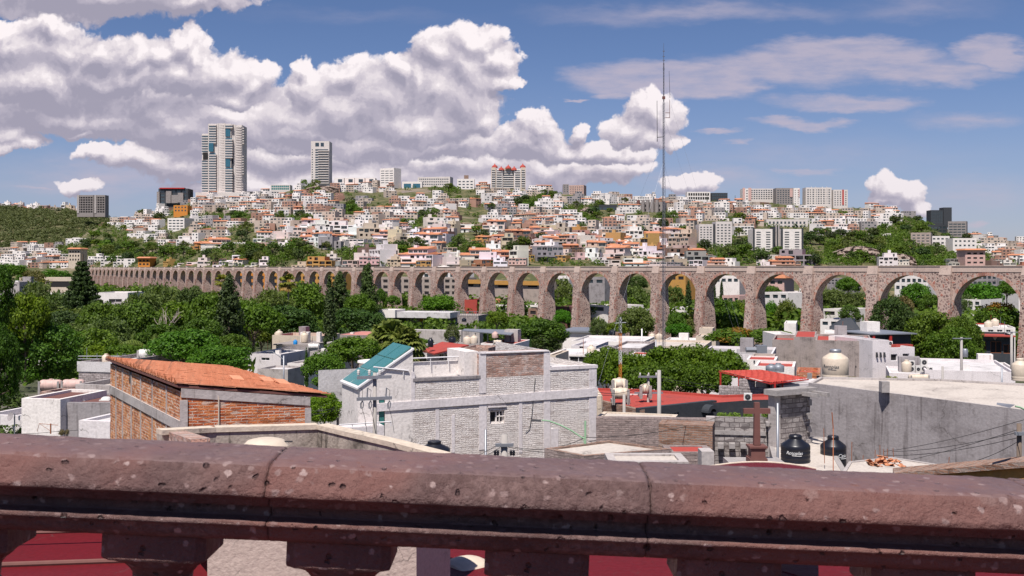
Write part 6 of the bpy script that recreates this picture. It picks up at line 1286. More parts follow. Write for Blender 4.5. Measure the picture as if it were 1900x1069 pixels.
# 7 red roof house with slate wall
rf=prism('red_roof_house','low house with bright red flat roof and dark slate front wall','house',[G(1187,760,22.95),G(1262,752,22.95),G(1400,742,22.95),G(1484,741,22.95),G(1450,730,22.95),G(1340,733,22.95),G(1190,722,22.95),G(1106,720,22.95),G(1106,741,22.95)],22.95,15,'dark_slate','red_roof_coat',.12,.25,'red_roof_coat')
sw=Bld('brick_wall','brown brick side wall with concrete strips below the stacked tanks','wall',1106,53.8,1187,50,742,.3,6,'brown_brick','concrete',.02)
MB().hexa([(0,-.05,sw.h-.75),(sw.w,-.05,sw.h-1.1),(sw.w,.0,sw.h-1.1),(0,0,sw.h-.75),(0,-.05,sw.h-.6),(sw.w,-.05,sw.h-.95),(sw.w,0,sw.h-.95),(0,0,sw.h-.6)]).build('beam','concrete',sw.r)
sl_=Bld('slate_wall','dark slate wall with two blue windows and arched vent','wall',1187,50,1330,53.,758,.3,5,'dark_slate','dark_slate',.02,[(1208,766,1231,780),(1240,765,1260,779)],None,'white_metal','blue_glass')
q=sl_.at(1311,760); mb=MB()
for i in range(12):
    a0,a1=math.pi*i/12,math.pi*(i+1)/12; mb.hexa([(q.x+math.cos(a)*r_,y_,q.z-.1+math.sin(a)*r_) for y_ in(-.5,.0) for r_,a in((.2,a0),(.2,a1),(.38,a1),(.38,a0))])
mb.build('arched_vent','dark_slate',sl_.r)
t_=thing('steel_canopy','black steel framed grey canopy panel on the red roof','canopy',P(1185,745,56)); quad('sheet',[P(1180,741,56),P(1293,739,56),P(1290,735,60),P(1200,734,60)],'grey_metal',t_,.06); 
for x_ in(1184,1290): a=P(x_,742,56)-Vector(t_.location); MB().tube(a,a-Vector((0,0,.5)),.03,.03,5).build('leg','dark_metal',t_)
MB().box(0,-.1,-.35,3.1,.0,-.05).build('lattice_edge','red_stone',t_)
t_=thing('banner','white rooftop banner with grey writing between the tanks','banner',P(1188,738,57)); MB().box(-.62,-.03,0,.66,.0,.22).build('cloth','white_paint',t_)
cu=bpy.data.curves.new('w','FONT'); cu.body='D  CYBO'; cu.size=.2; ob=bpy.data.objects.new('tmp',cu); COL.objects.link(ob); me=bpy.data.meshes.new_from_object(ob.evaluated_get(bpy.context.evaluated_depsgraph_get())); bpy.data.objects.remove(ob); me.materials.clear(); me.materials.append(MT['lettering_dark']); ob=bpy.data.objects.new('lettering',me); COL.objects.link(ob); ob.parent=t_; ob.rotation_euler=(R(90),0,0); ob.location=(-.5,-.036,.04)
# red corrugated canopy
t_=thing('red_canopy','red corrugated roof canopy on red posts over a whitewashed block wall','canopy',P(1420,705,60)); o_=Vector(t_.location)
c=[P(1334,688,66),P(1430,710,58),P(1500,702,60),P(1412,686,68)]; N=60; mb=MB()
for i in range(N):
    f0,f1=i/N,(i+1)/N; s_=lambda f,u_:(c[0].lerp(c[3],f) if u_ else c[1].lerp(c[2],f))-o_+Vector((0,0,.022*math.sin(f*N*math.pi/2+.3)))
    mb.poly([s_(f0,0),s_(f1,0),s_(f1,1),s_(f0,1)])
mb.build('corrugated_sheet','red_corrugated',t_,True)
for x_,y_,Y_,b_ in((1337,690,65,728),(1371,697,62,722),(1438,708,58,722),(1452,706,60,722)): a=P(x_,y_,Y_)-o_; MB().tube(a,a-Vector((0,0,(b_-y_)/F*Y_)),.06,.06,6).build('post','red_metal',t_)
for a_,b_ in((0,1),(1,2)): MB().tube(c[a_]-o_-Vector((0,0,.08)),c[b_]-o_-Vector((0,0,.08)),.04,.04,5).build('edge_beam','red_metal',t_)
b=Bld('block_wall','whitewashed block wall under the red canopy','wall',1334,62,1500,60,716,.3,3,'pale_block','concrete',.02); 
MB().box(b.at(1371,705).x,-.02,b.h-.1,b.at(1400,705).x,.28,b.h+.45).build('raised_part','pale_block',b.r)
b=Bld('canopy_room','shaded grey room under the red canopy','house',1402,63,1452,61,708,3,2.,'lavender_white','roof_grey',.05,[(1422,712,1432,722),(1438,711,1447,722)],None,'grey_metal','dark_opening')
b=Bld('house','white wall with slots right of the red canopy','house',1453,68,1490,67,708,3,2.5,'white_paint','roof_white',.05)
# left yard
b=hs('white rendered house wall with streaks at the far left',40,46,112,45.6,739,d=3.5,wall='white_paint',roof='red_stone',par=.12)
b=hs('grey stained house wall between the white wall and the brick building',111,46.03,206,46,747,d=3.5,wall='stained_grey',roof='red_stone',par=.1)
b=hs('low white wall house at the left edge of the frame',-30,50,41,49,769,d=3,wall='lavender_white',roof='roof_white')
b=hs('white flat roof with dark block wall left of the brick building',146,78,206,77,671,d=9,wall='pale_block',roof='roof_white',par=.3); MB().box(-.1,-.06,b.h-.75,b.w+.1,-.01,b.h+.02).build('white_band','roof_white',b.r)
b=hs('low cream wall behind the pink tanks',140,62,206,61,713,d=6,wall='pale_render',roof='roof_screed')
b=hs('low brick parapet under the pink tanks',74,62,200,61,727,d=2,wall='peeled_brick',roof='red_stone')
b=hs('light steel framed lower roof in the yard by the brick wall',146,40,204,39.5,780,d=3,wall='lavender_white',roof='roof_white',par=.12)
for a in (('small ribbed white roof vent dome, front one',150,742,47.5,.28,.13),('large white roof dome behind the front vent',176,738,52,.46,.3),('white roof dome beside the brick wall',197,741,47.5,.24,.13)):
    t_=thing('skylight_dome',a[0],'skylight',P(*a[1:4]),0,'white roof domes'); r_=a[4]; MB().box(-r_,-r_,-.12,r_,r_,0).build('curb','white_plastic',t_); MB().lathe([(r_*.98,0),(r_*.9,a[5]*.5),(r_*.55,a[5]*.9),(0,a[5])],n=16).build('dome','white_plastic',t_,True)
tankV('round cream tank on the white flat roof behind the brick building',197,671,80,.62,.62,'cream_plastic',group=None)
t_=thing('satellite_dish','small grey satellite dish on a post at the left edge','dish',P(27,800,44)); MB().tube((0,0,-1),(0,0,.75),.03,.03,6).build('post','grey_metal',t_); d_=MB().lathe([(0,0),(.1,.01),(.19,.05)],n=16).build('dish','stained_grey',t_,True); d_.location=(-.12,-.05,.62); d_.rotation_euler=(R(70),0,R(-30))
t_=thing('roof_railing','thin steel railing on the roofs behind the brick building','railing',P(140,670,85)); o_=Vector(t_.location)
mb=MB()
for px_ in(161,180,218,228,232,262): mb.tube(P(px_,672,85)-o_,P(px_,656 if px_!=161 else 645,85)-o_,.03,.03,4)
mb.tube(P(145,661,85)-o_,P(280,661,85)-o_,.03,.03,4); mb.tube(P(145,666,85)-o_,P(280,666,85)-o_,.02,.02,4); mb.build('bars','grey_metal',t_)
mb=MB(); t_=thing('wire_frame','thin bent wire clothes frame on the left yard roof','frame',P(70,803,43)); o_=Vector(t_.location); mb.path([P(69,801,43)-o_,P(73,786,43)-o_,P(94,788,43)-o_,P(108,789,43)-o_],.01,4); mb.tube(P(94,805,43)-o_,P(94,786,43)-o_,.03,.03,5); mb.path([P(73,786,43)-o_,P(94,800,43)-o_],.008,4); mb.build('rods','rust_metal',t_)
# reinforcing bars near the plaster wall
mb=MB(); t_=thing('rebar_cluster','thin rusty reinforcing bars sticking up beside the plaster wall','rebar',P(1630,860,39)); o_=Vector(t_.location)
for x_,a,b_ in((1530,795,860),(1580,820,870),(1623,835,858),(1633,826,865),(1640,834,858),(1646,833,858),(1658,832,850),(1600,845,868),(1760,848,862),(1690,864,875)): mb.tube(P(x_,b_,37)-o_,P(x_+rnd.uniform(-2,2),a,37)-o_,.012,.012,4)
mb.build('bars','rust_metal',t_)
# ---------------- near red roof below the balustrade, stucco block, skylights ----------------
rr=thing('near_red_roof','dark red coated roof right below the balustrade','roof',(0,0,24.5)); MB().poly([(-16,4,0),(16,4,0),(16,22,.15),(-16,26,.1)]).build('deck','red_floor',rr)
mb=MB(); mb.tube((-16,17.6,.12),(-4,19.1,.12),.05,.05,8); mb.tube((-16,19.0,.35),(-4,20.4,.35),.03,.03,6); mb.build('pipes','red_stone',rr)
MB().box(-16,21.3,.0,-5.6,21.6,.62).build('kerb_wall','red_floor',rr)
sb=thing('stucco_block','rough cream stucco block showing between the balusters','building',(-3.57,12,20)); mb=MB()
mb.poly([(0,0,0),(2.45,0,0),(2.45,0,6.97),(0,0,6.97)]); mb.poly([(2.45,0,0),(2.75,1.6,0),(2.75,1.6,6.97),(2.45,0,6.97)]); mb.poly([(0,0,6.97),(2.45,0,6.97),(2.75,1.6,6.97),(0,1.6,6.97)]); mb.poly([(0,1.6,0),(0,0,0),(0,0,6.97),(0,1.6,6.97)]); mb.poly([(2.75,1.6,0),(0,1.6,0),(0,1.6,6.97),(2.75,1.6,6.97)]); mb.build('walls','cream_stucco',sb)
for lab,px_,py_,Y_,w_ in(('white bulging acrylic skylight on the near red roof',868,1057,18.6,.46),('flat white skylight edge on the near red roof at right',1122,1040,19.2,.42),('closed red skylight curb on the near red roof far right',1520,1062,18,.45)):
    q=P(px_,py_,Y_); t_=thing('skylight',lab,'skylight',(q.x,q.y,q.z),R(38),'skylights on the near red roof'); MB().box(-w_,-w_,-.35,w_,w_,-.0).build('curb','red_floor',t_)
    if 'red skylight' not in lab:
        MB().box(-w_*.97,-w_*.97,.0,w_*.97,w_*.97,.035).build('frame','white_plastic',t_); mb=MB(); n=10
        hgt=.20 if 'bulging' in lab else .05
        for i in range(n):
            for j in range(n):
                f=lambda a,b:((a/n*2-1)*w_*.94,(b/n*2-1)*w_*.94,.036+hgt*(1-(a/n*2-1)**2)**.6*(1-(b/n*2-1)**2)**.6); mb.poly([f(i,j),f(i+1,j),f(i+1,j+1),f(i,j+1)])
        mb.build('dome','cream_plastic',t_,True)
# ---------------- balustrade ----------------
YB=1.84; zL=CZ-(802-HZ)/F*YB; zR=CZ-(886-HZ)/F*YB
PL=Vector((-.5*YB,YB,zL)); PR=Vector((.5*YB,YB,zR)); dR=Vector((1,0,0)); SLP=math.atan2(zL-zR,YB)
bal=thing('balustrade','reddish volcanic stone balustrade with moulded handrail across the foreground','balustrade',PL,0); bal.rotation_euler=(0,SLP,0); LR=YB
prof=[(0.,-.012),(.004,-.003),(.012,0),(.05,.001),(.09,0),(.128,-.001),(.148,-.003),(.159,-.006),(.167,-.013),(.175,-.025),(.183,-.037),(.187,-.045),(.181,-.049),(.160,-.051),(.150,-.057),(.150,-.067),(.132,-.070),(.130,-.084),(.146,-.086),(.164,-.087),(.168,-.090),(.166,-.094),(.150,-.098),(.146,-.112),(.134,-.122),(.02,-.122),(.006,-.11),(.0,-.09)]
def fine(pr,st=.006):
    o=[]
    for a,b in zip(pr,pr[1:]+pr[:1]):
        n=max(1,int(math.dist(a,b)/st)); o+=[(a[0]+(b[0]-a[0])*i/n,a[1]+(b[1]-a[1])*i/n) for i in range(n)]
    return o
prof=[(a,b*1.12) for a,b in prof]; pf=fine(prof); npf=len(pf)
joint=[-.55,0.0]
def sX(px): # handrail coordinate of a photo column on the nose
    return (px-950)/F*(YB-.16)-PL.x
JX=[sX(-260)-.3,sX(500),sX(1208),sX(1208)+ (sX(1208)-sX(500))+.03, sX(1208)+2*(sX(1208)-sX(500))]
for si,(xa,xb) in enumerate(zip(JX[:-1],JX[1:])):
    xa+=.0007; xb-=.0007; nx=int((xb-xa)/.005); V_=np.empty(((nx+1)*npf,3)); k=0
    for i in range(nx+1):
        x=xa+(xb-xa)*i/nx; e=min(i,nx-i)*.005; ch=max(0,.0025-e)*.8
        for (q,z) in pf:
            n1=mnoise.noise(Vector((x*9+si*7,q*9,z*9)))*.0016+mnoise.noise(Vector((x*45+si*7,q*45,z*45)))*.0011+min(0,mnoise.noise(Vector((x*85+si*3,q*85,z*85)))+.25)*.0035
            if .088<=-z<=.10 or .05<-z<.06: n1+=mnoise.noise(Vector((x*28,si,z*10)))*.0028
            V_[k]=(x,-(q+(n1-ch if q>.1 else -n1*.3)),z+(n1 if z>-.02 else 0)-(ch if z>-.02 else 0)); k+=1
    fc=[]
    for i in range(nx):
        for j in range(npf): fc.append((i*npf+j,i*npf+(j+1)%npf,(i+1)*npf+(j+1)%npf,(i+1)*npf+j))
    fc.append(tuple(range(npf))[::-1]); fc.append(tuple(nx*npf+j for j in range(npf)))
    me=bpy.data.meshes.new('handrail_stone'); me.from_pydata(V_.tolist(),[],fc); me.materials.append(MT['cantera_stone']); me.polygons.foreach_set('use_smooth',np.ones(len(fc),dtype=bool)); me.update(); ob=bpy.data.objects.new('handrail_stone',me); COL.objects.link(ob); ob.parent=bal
# balusters: square cap, necking, turned belly
def sqlathe(mb,prof,sq):
    i=len(mb.v); n=32
    for (r,z),s in zip(prof,sq):
        for k in range(n):
            a=2*math.pi*(k+.5)/n; c,s_=math.cos(a),math.sin(a); m=max(abs(c),abs(s_)); f=1 if not s else 1/m; mb.v.append((c*r*f,s_*r*f,z))
    for j in range(len(prof)-1):
        for k in range(n): mb.f.append((i+j*n+k,i+j*n+(k+1)%n,i+(j+1)*n+(k+1)%n,i+(j+1)*n+k)); mb.m.append(0)
bp=[(.084,-.136),(.088,-.139),(.088,-.180),(.086,-.183),(.078,-.185),(.072,-.195),(.060,-.205),(.052,-.215),(.05,-.24),(.058,-.25),(.05,-.26),(.06,-.30),(.082,-.38),(.088,-.44),(.075,-.52),(.05,-.60),(.045,-.66),(.06,-.68),(.05,-.70),(.086,-.72),(.088,-.78)]
sq=[1,1,1,1,1,0,0,0,0,0,0,0,0,0,0,0,0,0,0,1,1]
mb=MB(); sqlathe(mb,bp[::-1],sq[::-1]); b0=mb.build('baluster','cantera_stone',bal)
xsn=[((q-950)/F*(YB-.115)-PL.x)-.012 for q in (-62,307,650,1018,1375,1735)]; xsn.insert(0,xsn[0]-.33); xsn.append(xsn[-1]+.33)
for i,x in enumerate(xsn):
    o=b0 if i==0 else b0.copy()
    if i: COL.objects.link(o); o.parent=bal
    o.location=(x,-.062,0); o.scale=(1,.74,1)
MB().box(-2,-.2,-.95,LR+2,.05,-.781).build('plinth','cantera_stone',bal)
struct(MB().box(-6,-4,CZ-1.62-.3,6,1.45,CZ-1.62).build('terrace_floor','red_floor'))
# ---------------- foreground and middle trees ----------------
def T_(kind,px,pt,pb,Y,label,tint=(1,1,1),wid=None,cat='tree',name=None,H=10.):
    h=(pb-pt)/F*Y; q=P(px,pb,Y); s=h/H; sx=1 if wid is None else (wid/F*Y)/({'cypress':3.,'conifer':5.2,'norfolk':8.4,'bush':5.6}.get(kind,9.6)*s); return tree(kind,name or 'tree',q,s,label,cat,tint,sx=sx)
TR=[('norfolk',152,468,625,180,'tall symmetrical dark araucaria pine in front of the aqueduct end',(.9,1,.9),105),
('fine',-14,468,660,48,'very near dark green tree filling the upper left edge',(.6,.8,.45),84),('fine',-2,590,790,47,'very near dark green tree filling the lower left edge',(.55,.75,.45),82),('broad_a',48,545,700,90,'yellow green tree beside the left edge tree',(1.25,1.15,.5),95),
('fine',82,585,745,92,'large dense green tree above the pink tanks',(.75,1.,.8),150),('bush',50,700,790,55,'bush with red flowers at the left behind the pink tanks',(1.1,1.4,1.),70),
('airy',70,520,640,210,'grey green tree left of the tall pine, lower',(1,1,1),90),('airy',110,540,640,190,'grey green tree right in front of the tall pine',(.9,1.,.9),80),('dense',120,575,660,165,'dark round tree left of the tall pine foot',(1,1.1,1),80),('broad_a',190,560,670,150,'green tree at the right foot of the tall pine',(1,1,1),95),
('airy',150,600,690,130,'wide grey green tree below the tall pine',(.9,.95,.8),110),('airy',205,590,690,125,'grey green tree below the aqueduct left end',(.85,.95,.8),100),('broad_b',250,560,680,160,'green tree centred below the small arches',(.9,.95,.9),100),('airy',300,525,660,230,'tall pale feathery tree in front of the small arches',(1,1.05,.9),110),
('airy',350,535,650,225,'pale green tree right of the bare branched tree',(1.05,1.05,.9),90),('dense',355,530,650,190,'dark tree between pale trees left of the dark conifer',(1.3,1.3,1),70),('broad_a',390,545,680,170,'green tree just left of the dark conifer',(.95,1,.8),95),('conifer',425,512,665,150,'dark ragged conifer in the middle left',(.9,.9,.9),70),
('bright',340,612,720,85,'bright green spreading tree behind the tiled roof, left lobe',(1,1,1),120),('bright',410,640,730,82,'bright green spreading tree behind the tiled roof, right lobe',(1,1,1),110),('broad_b',470,560,670,165,'round green tree right of the dark conifer',(.9,1,.7),110),('airy',505,535,640,230,'grey green tree below the tall slim palm',(1.1,1.1,.9),90),('broad_b',560,525,640,250,'wide green tree under the tall slim palm',(1,1.05,.8),100),('dense',570,525,600,300,'dark round tree in front of the orange building',(1.,1.1,1.1),60),
('dense',530,565,668,215,'big dark ficus left of the slim cypress pair',(.9,1.2,.7),120),('cypress',612,510,668,172,'tall dark slim conifer between the ficus trees',(1.,1.,1.),40),('dense',655,570,660,225,'big dark ficus right of the slim conifer',(.8,1.1,.6),110),('dense',695,580,655,225,'dark ficus edge left of the fan palm',(.9,1.2,.7),70),('conifer',630,505,600,300,'thin ragged conifer crossing an arch',(1.2,1.2,1.1),50),('conifer',682,490,600,290,'tall bushy conifer covering one aqueduct arch',(1.2,1.25,1.),50),('broad_a',668,545,610,260,'green tree right of the thin ragged conifer',(1,1.1,.8),60),
('cypress',568.5,645,720,98,'single pointed cypress beside the white block',(.9,1.2,.7),13),('broad_a',655,625,712,98,'round glossy tree left of the skylight house',(.95,1.05,.7),110),('broad_b',600,655,735,80,'dark glossy bushy tree right of the pointed cypress',(.85,1.05,.7),80),('broad_b',625,690,745,75,'low glossy foliage behind the parapet wall',(.9,1.1,.7),90),('broad_a',694,628,700,116,'green tree between the glossy tree and the fan palm',(1.1,1.1,.6),36),('fine',602,725,800,45,'bright leafed tree between brick building and skylight house',(1.5,1.6,.6),75),
('broad_a',1003,592,668,150,'round dark leaved tree left of the white hall',(.75,.85,.8),105),('dense',1000,620,672,148,'lower dark clump of the round tree by the white hall',(1.,1.,.8),80),('cypress',984,625,665,104,'small slim cypress above the white brick building',(.8,1.2,.8),9),('airy',838,603,650,130,'small sparse grey tree beside the black tank',(1.1,1.,1.2),32),('broad_b',782,628,655,140,'small green shrub tree right of the fan palm',(1,1.1,.7),45),
('broad_b',815,548,600,330,'bright round tree in front of two middle piers',(.95,1.25,.6),75),('broad_b',922,578,620,240,'yellowish tree at the foot of a middle pier',(1.3,1.2,.7),45),('broad_a',728,548,580,350,'tree between two left middle piers',(1,1.2,.9),32),('broad_a',706,535,580,350,'narrow tree inside a left middle arch',(.8,1,.8),20),
('broad_b',1043,575,620,300,'bright green tree in the third big arch',(.8,1.4,.5),36),('airy',1040,515,590,420,'tall grey tree behind the third big arch',(1.1,1.1,.8),50),('airy',1095,530,575,400,'grey green tree behind the fourth big arch',(1.,1,.8),40),('airy',1172,530,600,370,'tall spreading tree behind the fifth big arch',(.95,1.05,.8),70),('dense',1180,512,550,420,'dark tree top in the fifth big arch',(1.3,1.4,1),50),('airy',1180,570,640,210,'grey willow like tree before the fifth arch',(1.,1.,.8),80),('bright',1142,598,640,205,'small lime green tree left of the willow like tree',(1.6,1.,.5),42),('airy',1110,590,640,205,'sparse young tree before the fourth pier',(.9,.95,.9),40),
('broad_a',1255,580,640,230,'green tree inside the sixth arch, upper',(.9,1.1,.8),40),('bright',1258,600,640,228,'bright low tree inside the sixth arch',(.8,1.,.6),46),('airy',1275,590,640,235,'brownish green tree right inside the sixth arch',(1.2,1.,.9),36),('airy',1250,530,590,390,'tall green tree behind the sixth arch',(1.,1.05,.8),50),('cypress',1250,515,560,420,'dark cypress left in the sixth arch',(1,1.1,1),16),('cypress',1277,520,590,360,'broad dark cypress right in the sixth arch',(1,1.1,1),22),
('cypress',1325,523,565,380,'left cypress of two in the seventh arch',(1,1.1,1),12),('cypress',1339,520,565,380,'right cypress of two in the seventh arch',(1,1.1,1),12),('broad_a',1345,555,640,290,'big green tree filling the seventh arch',(.85,1.,.9),62),('broad_b',1370,560,630,300,'yellow green tree at the right of the seventh arch',(1.3,1.2,.6),40),('umbrella',1393,596,668,170,'wide umbrella crowned tree with orange flower flecks',(.95,1.,.8),145),
('broad_b',1428,560,640,290,'bright green tree left in the eighth arch',(.8,1.2,.6),42),('airy',1460,555,640,285,'yellow green tree right in the eighth arch',(1.2,1.15,.7),50),('broad_b',1430,530,570,400,'dark green tree top left in the eighth arch',(.9,1,.9),40),('airy',1545,535,600,330,'large grey green tree filling the ninth arch',(1,1,.85),80),('airy',1585,540,600,325,'grey green tree right in the ninth arch',(1,1,.85),50),('broad_a',1575,515,560,400,'green tree at the top of the ninth arch',(.9,1.1,.7),50),('dense',1577,565,612,232,'dark round tree at the foot of the ninth arch',(1.4,1.6,.8),40),('broad_b',1522,540,585,330,'olive tree left side of the ninth arch',(1.3,1.1,.8),30),
('dense',1652,550,650,172,'dark pointed tree in front of the pier at right',(.9,1.05,.7),75),('dense',1685,575,650,170,'dark tree joined to the pointed dark tree',(.9,1.,.7),55),('airy',1668,548,600,260,'greyish twiggy tree behind the pointed dark tree',(1.5,.9,1.3),55),('broad_a',1700,525,600,330,'green tree inside the tenth arch',(.8,1.15,.7),60),('broad_a',1725,545,600,320,'grey green tree right inside the tenth arch',(.9,1.,.9),45),('fine',1730,570,725,140,'large leafy green tree hiding the pier at right',(1.05,1.,.7),115),('fine',1785,580,720,142,'leafy green tree joined right of the large leafy tree',(.95,.95,.7),85),('fine',1762,600,735,136,'lower leafy mass before the long white roof',(.85,.95,.6),110),
('broad_b',1820,525,600,330,'round bright tree inside the rightmost arch',(.75,1.2,.6),78),('airy',1790,545,600,320,'grey green tree left in the rightmost arch',(.9,1.,1.),40),('flame',1852,560,640,215,'flame tree with orange top in the rightmost arch',(.9,1.,.7),85),('broad_b',1868,520,570,360,'green tree at the right end of the rightmost arch',(.9,1.1,.8),40),('bush',1852,650,680,145,'small yellow green shrub before the cafe',(1.6,1.9,.8),26),
('broad_a',1125,645,760,96,'leafy hedge tree mass, leftmost lobe',(1.,1.,.55),95),('broad_b',1170,655,760,90,'leafy hedge tree mass, second lobe with dark gaps',(1.05,1.05,.5),100),('broad_a',1235,643,760,94,'leafy hedge tree mass, middle lobe behind the mast',(.95,1.,.5),110),('broad_b',1290,640,760,96,'leafy hedge tree mass, tall lobe right of the mast',(1.,1.,.5),110),('broad_a',1345,650,752,92,'leafy hedge tree mass, lobe above the red canopy',(1.,1.05,.5),90),('broad_b',1205,676,770,84,'leafy hedge tree mass, low front lobe at left',(.8,.85,.45),100),('broad_b',1310,676,768,84,'leafy hedge tree mass, low front lobe at right',(.8,.85,.45),100),('broad_a',1262,672,768,86,'leafy hedge tree mass, low front lobe at centre',(.85,.9,.45),90),('broad_b',1104,660,755,92,'leafy hedge tip touching the white brick building',(1.,1.,.5),50),
('airy',60,500,545,420,'grey bare looking tree near the long cream building',(1.4,1.,1.2),45),('broad_b',20,490,530,420,'green tree line piece at the left edge behind',(.9,1.1,.7),60),('broad_a',60,505,545,520,'green tree behind the long cream building, left',(.8,1.,.7),60),('broad_b',100,500,540,540,'green tree behind the long cream building, right',(.8,1.1,.7),60),('broad_a',20,560,640,240,'mid green tree in front of the left edge houses',(.85,1,.9),80),('airy',230,548,610,320,'pale tree before the narrow grey house',(.9,1,.8),50),('airy',265,540,640,210,'pale green tree left of the feathery tree',(1.,1.05,.85),80),('broad_b',300,600,690,120,'dark olive tree behind the feather palm',(.7,.8,.6),90),('broad_a',432,620,690,118,'olive green tree right below the dark conifer',(.8,.85,.6),80),('broad_b',485,600,665,205,'brownish green tree left of the tall white house',(1.1,.9,.7),60),('broad_a',375,590,680,130,'deep green tree in front of the dark conifer',(.75,.85,.7),80),('broad_b',230,640,700,100,'low green trees behind the brick building roof',(.9,1.,.6),90),('broad_a',180,640,700,105,'yellowish bush tree behind the steel railing',(1.5,1.4,.4),50)]
TR+=[('broad_b',60,620,690,120,'full green tree behind the big dense left tree',(1.1,1.1,.8),110),('airy',130,570,660,175,'soft grey green canopy below the araucaria, left',(1.1,1.1,.9),110),('broad_a',175,610,700,115,'mid green canopy left of the feather palms',(1.1,1.1,.8),100),('airy',240,575,660,180,'soft pale canopy left of the bare branched tree',(1.15,1.15,.9),110),('broad_a',330,560,660,180,'mid green canopy right of the bare branched tree',(1.1,1.1,.8),110),('airy',385,560,650,200,'pale willow like canopy left of the dark ragged conifer',(1.1,1.15,.9),90),('airy',440,560,650,205,'pale canopy right of the dark ragged conifer',(1.1,1.1,.9),90),('broad_b',520,580,655,218,'broad green canopy under the tall slim palm, front',(1.1,1.1,.6),110),('broad_b',15,610,700,130,'mid green canopy behind the left edge trees',(.9,1.,.7),100)]
for a in TR:
    kind=a[0]; cat='shrub' if kind=='bush' else 'tree'; T_(kind,a[1],a[2],a[3],a[4],a[5],a[6],a[7],cat,'cypress_tree' if kind=='cypress' else ('conifer_tree' if kind in('conifer','norfolk') else ('shrub' if kind=='bush' else 'tree')))
def palm(kind,px,pt,pb,Y,label,H,tint=(1,1,1),s=None):
    q=P(px,pb,Y); h=(pb-pt)/F*Y; return tree(kind,'palm_tree',q,s or h/H,label,'palm tree',tint)
palm('fan_palm',724,592,765,104,'lush fan palm left behind the skylight house',8.,(1,1.1,.8)); palm('fan_palm',752,606,770,102,'lush fan palm right behind the skylight house',8.,(1,1.05,.8)); palm('tall_fan_palm',535,507,640,235,'tall slim fan palm in front of the orange building',10.4,(1.3,1.2,.6)); palm('feather_palm',245,600,740,118,'drooping feather palm behind the brick building, left',9.,(.9,1.1,.8),.9); palm('feather_palm',285,610,740,115,'drooping feather palm behind the brick building, right',9.,(.9,1.1,.8),.9); palm('tall_fan_palm',412,508,620,265,'yellowish palm top beside the dark conifer',10.4,(1.4,1.2,.5)); palm('far_palm',85,514,560,330,'shaggy palm before the long cream building',9.,(1.3,1.1,.7)); palm('fan_palm',492,690,740,125,'small banana like palm left of the cypress',8.,(.8,1.,.6),.3)
T_('bush',30,690,815,50,'dense shrub filling the yard at the left edge',(.8,1.1,.6),110,'shrub','shrub'); T_('bush',-5,640,760,58,'dark shrub mass under the left edge trees',(.6,.8,.5),120,'shrub','shrub')
mb=MB(); a=[wp(993,702,-.03),wp(990,735,-.03),wp(987,770,-.03),wp(983,795,-.03),wp(975,803,-.03)]; mb.path(a,.012,4); mb.build('wall_cable','wire_black',wb); mb=MB(); mb.path([wp(1072,752,-.03),wp(1076,790,-.03),wp(1080,812,-.03)],.012,4); mb.build('wall_pipe','white_plastic',wb)
# bare branched tree
q=P(297,700,125); t_=thing('bare_tree','pale bare branched dead tree standing among the left trees','tree',q); mb=MB(); g=random.Random(5)
def br_(a,d,l,r,n):
    b=a+d*l; mb.tube(a,b,r,r*.65,5,0,False)
    if n: 
        for _ in range(3 if n>2 else 2): dd=(d+Vector((g.uniform(-.6,.6),g.uniform(-.4,.4),g.uniform(-.1,.35)))).normalized(); br_(b,dd,l*g.uniform(.6,.8),r*.6,n-1)
br_(Vector((0,0,1.2)),Vector((.08,0,1)),2.5,.15,4); mb.build('branches','pale_bark',t_)
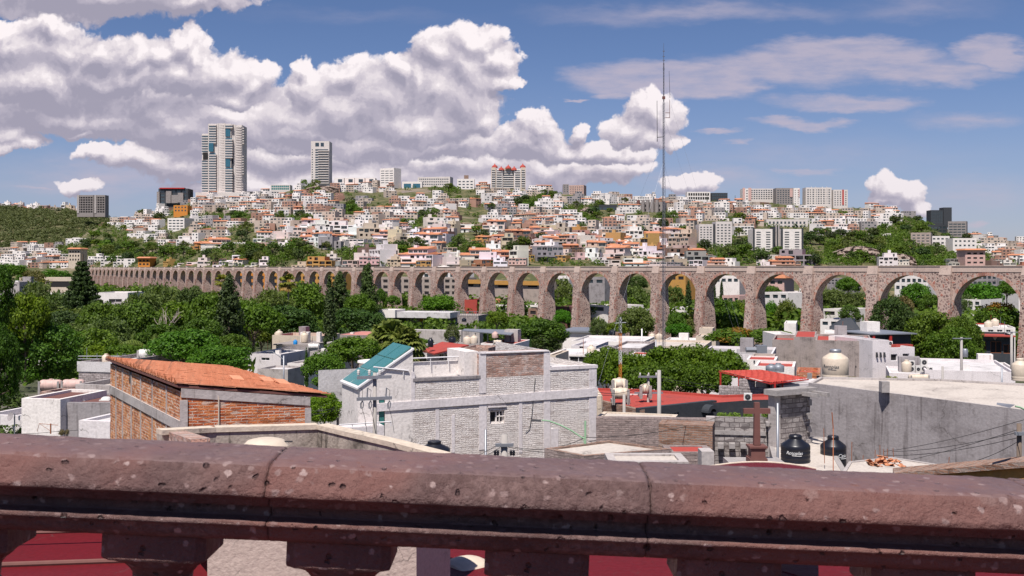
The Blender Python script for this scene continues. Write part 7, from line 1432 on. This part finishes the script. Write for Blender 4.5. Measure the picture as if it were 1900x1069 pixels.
# plants on the block wall
for i,(x_,y_,w_) in enumerate(((1340,775,26),(1362,775,30),(1388,772,20),(1425,768,26))): T_('bush',x_,y_-26,y_+8,44,['leftmost','second','third','rightmost'][i]+' bright shrub growing along the block wall top',(1.7,2.3,.9),w_,'shrub','shrub',5.)
T_('bush',1580,693,706,66,'dry pale shrub beside the cream drum tank',(2.4,1.8,2.),30,'shrub','shrub',5.); T_('bush',120,786,808,42,'pink flowering plant in the left yard',(1.5,1.,1.5),24,'shrub','shrub',5.); T_('bush',1655,690,706,100,'sparse grey shrub before the white modern house',(2.4,2.2,1.8),26,'shrub','shrub',5.)
def f4(g):
    px=g.uniform(480,1890); Y=aqY(px)+14+230*g.random()**1.5; q=P(px,500,Y); return Vector((q.x,q.y,7.5+g.uniform(1.5,7)*(1 if g.random()<.7 else .4)))
scrub('distant_trees','green tree crowns filling the plain behind the arches',f4,2600,'leaf_green',2.,4.2,61)
def f5(g):
    px=g.uniform(0,330); Y=g.uniform(560,930); q=P(px,500,min(Y,aqY(px)+120)); return Vector((q.x,q.y,7.5+g.uniform(1,7)))
scrub('distant_trees','green tree crowns beyond the aqueduct end at the left',f5,500,'leaf_green',2.4,4.,62)
def f6(g):
    px=g.uniform(-20,1010); Y=g.uniform(270 if px>445 else 125,max(290,aqY(px)-18)); q=P(px,500,Y); return Vector((q.x,q.y,gz(Y)+g.uniform(.5,5.5)))
scrub('town_greenery','green garden trees and shrubs between the houses before the aqueduct',f6,1900,'leaf_green',1.5,3.,63)
# fill trees on the plain, behind and before the aqueduct
n=0
for k_ in range(62):
    px=rnd.uniform(120,1890); back=rnd.random()<.8
    Y=rnd.uniform(aqY(px)+15,min(aqY(px)+300,aqY(px)+40 if px<300 else 700)) if back else rnd.uniform(aqY(px)*.72,aqY(px)-25)
    if not back and px>800: continue
    kk=rnd.choices((0,1,2,3),(5,4,4,1))[0]; kind,desc=KD[kk]; q=P(px,500,Y); g_=rnd.uniform(.75,1.2); s=rnd.uniform(.8,1.35)
    o=tree(kind,'tree',(q.x,q.y,7.2),s,None,tint=(g_*rnd.uniform(.85,1.2),g_,g_*.85),sx=rnd.uniform(1,1.4)); auto(o,desc,'tree',px,500,'trees behind the aqueduct'); n+=1
finish_labels()
for o in bpy.data.objects:
    if o.parent is None and o.type=='MESH' and 'category' not in o and 'kind' not in o: print('UNTAGGED',o.name)
print('things',len(THINGS))
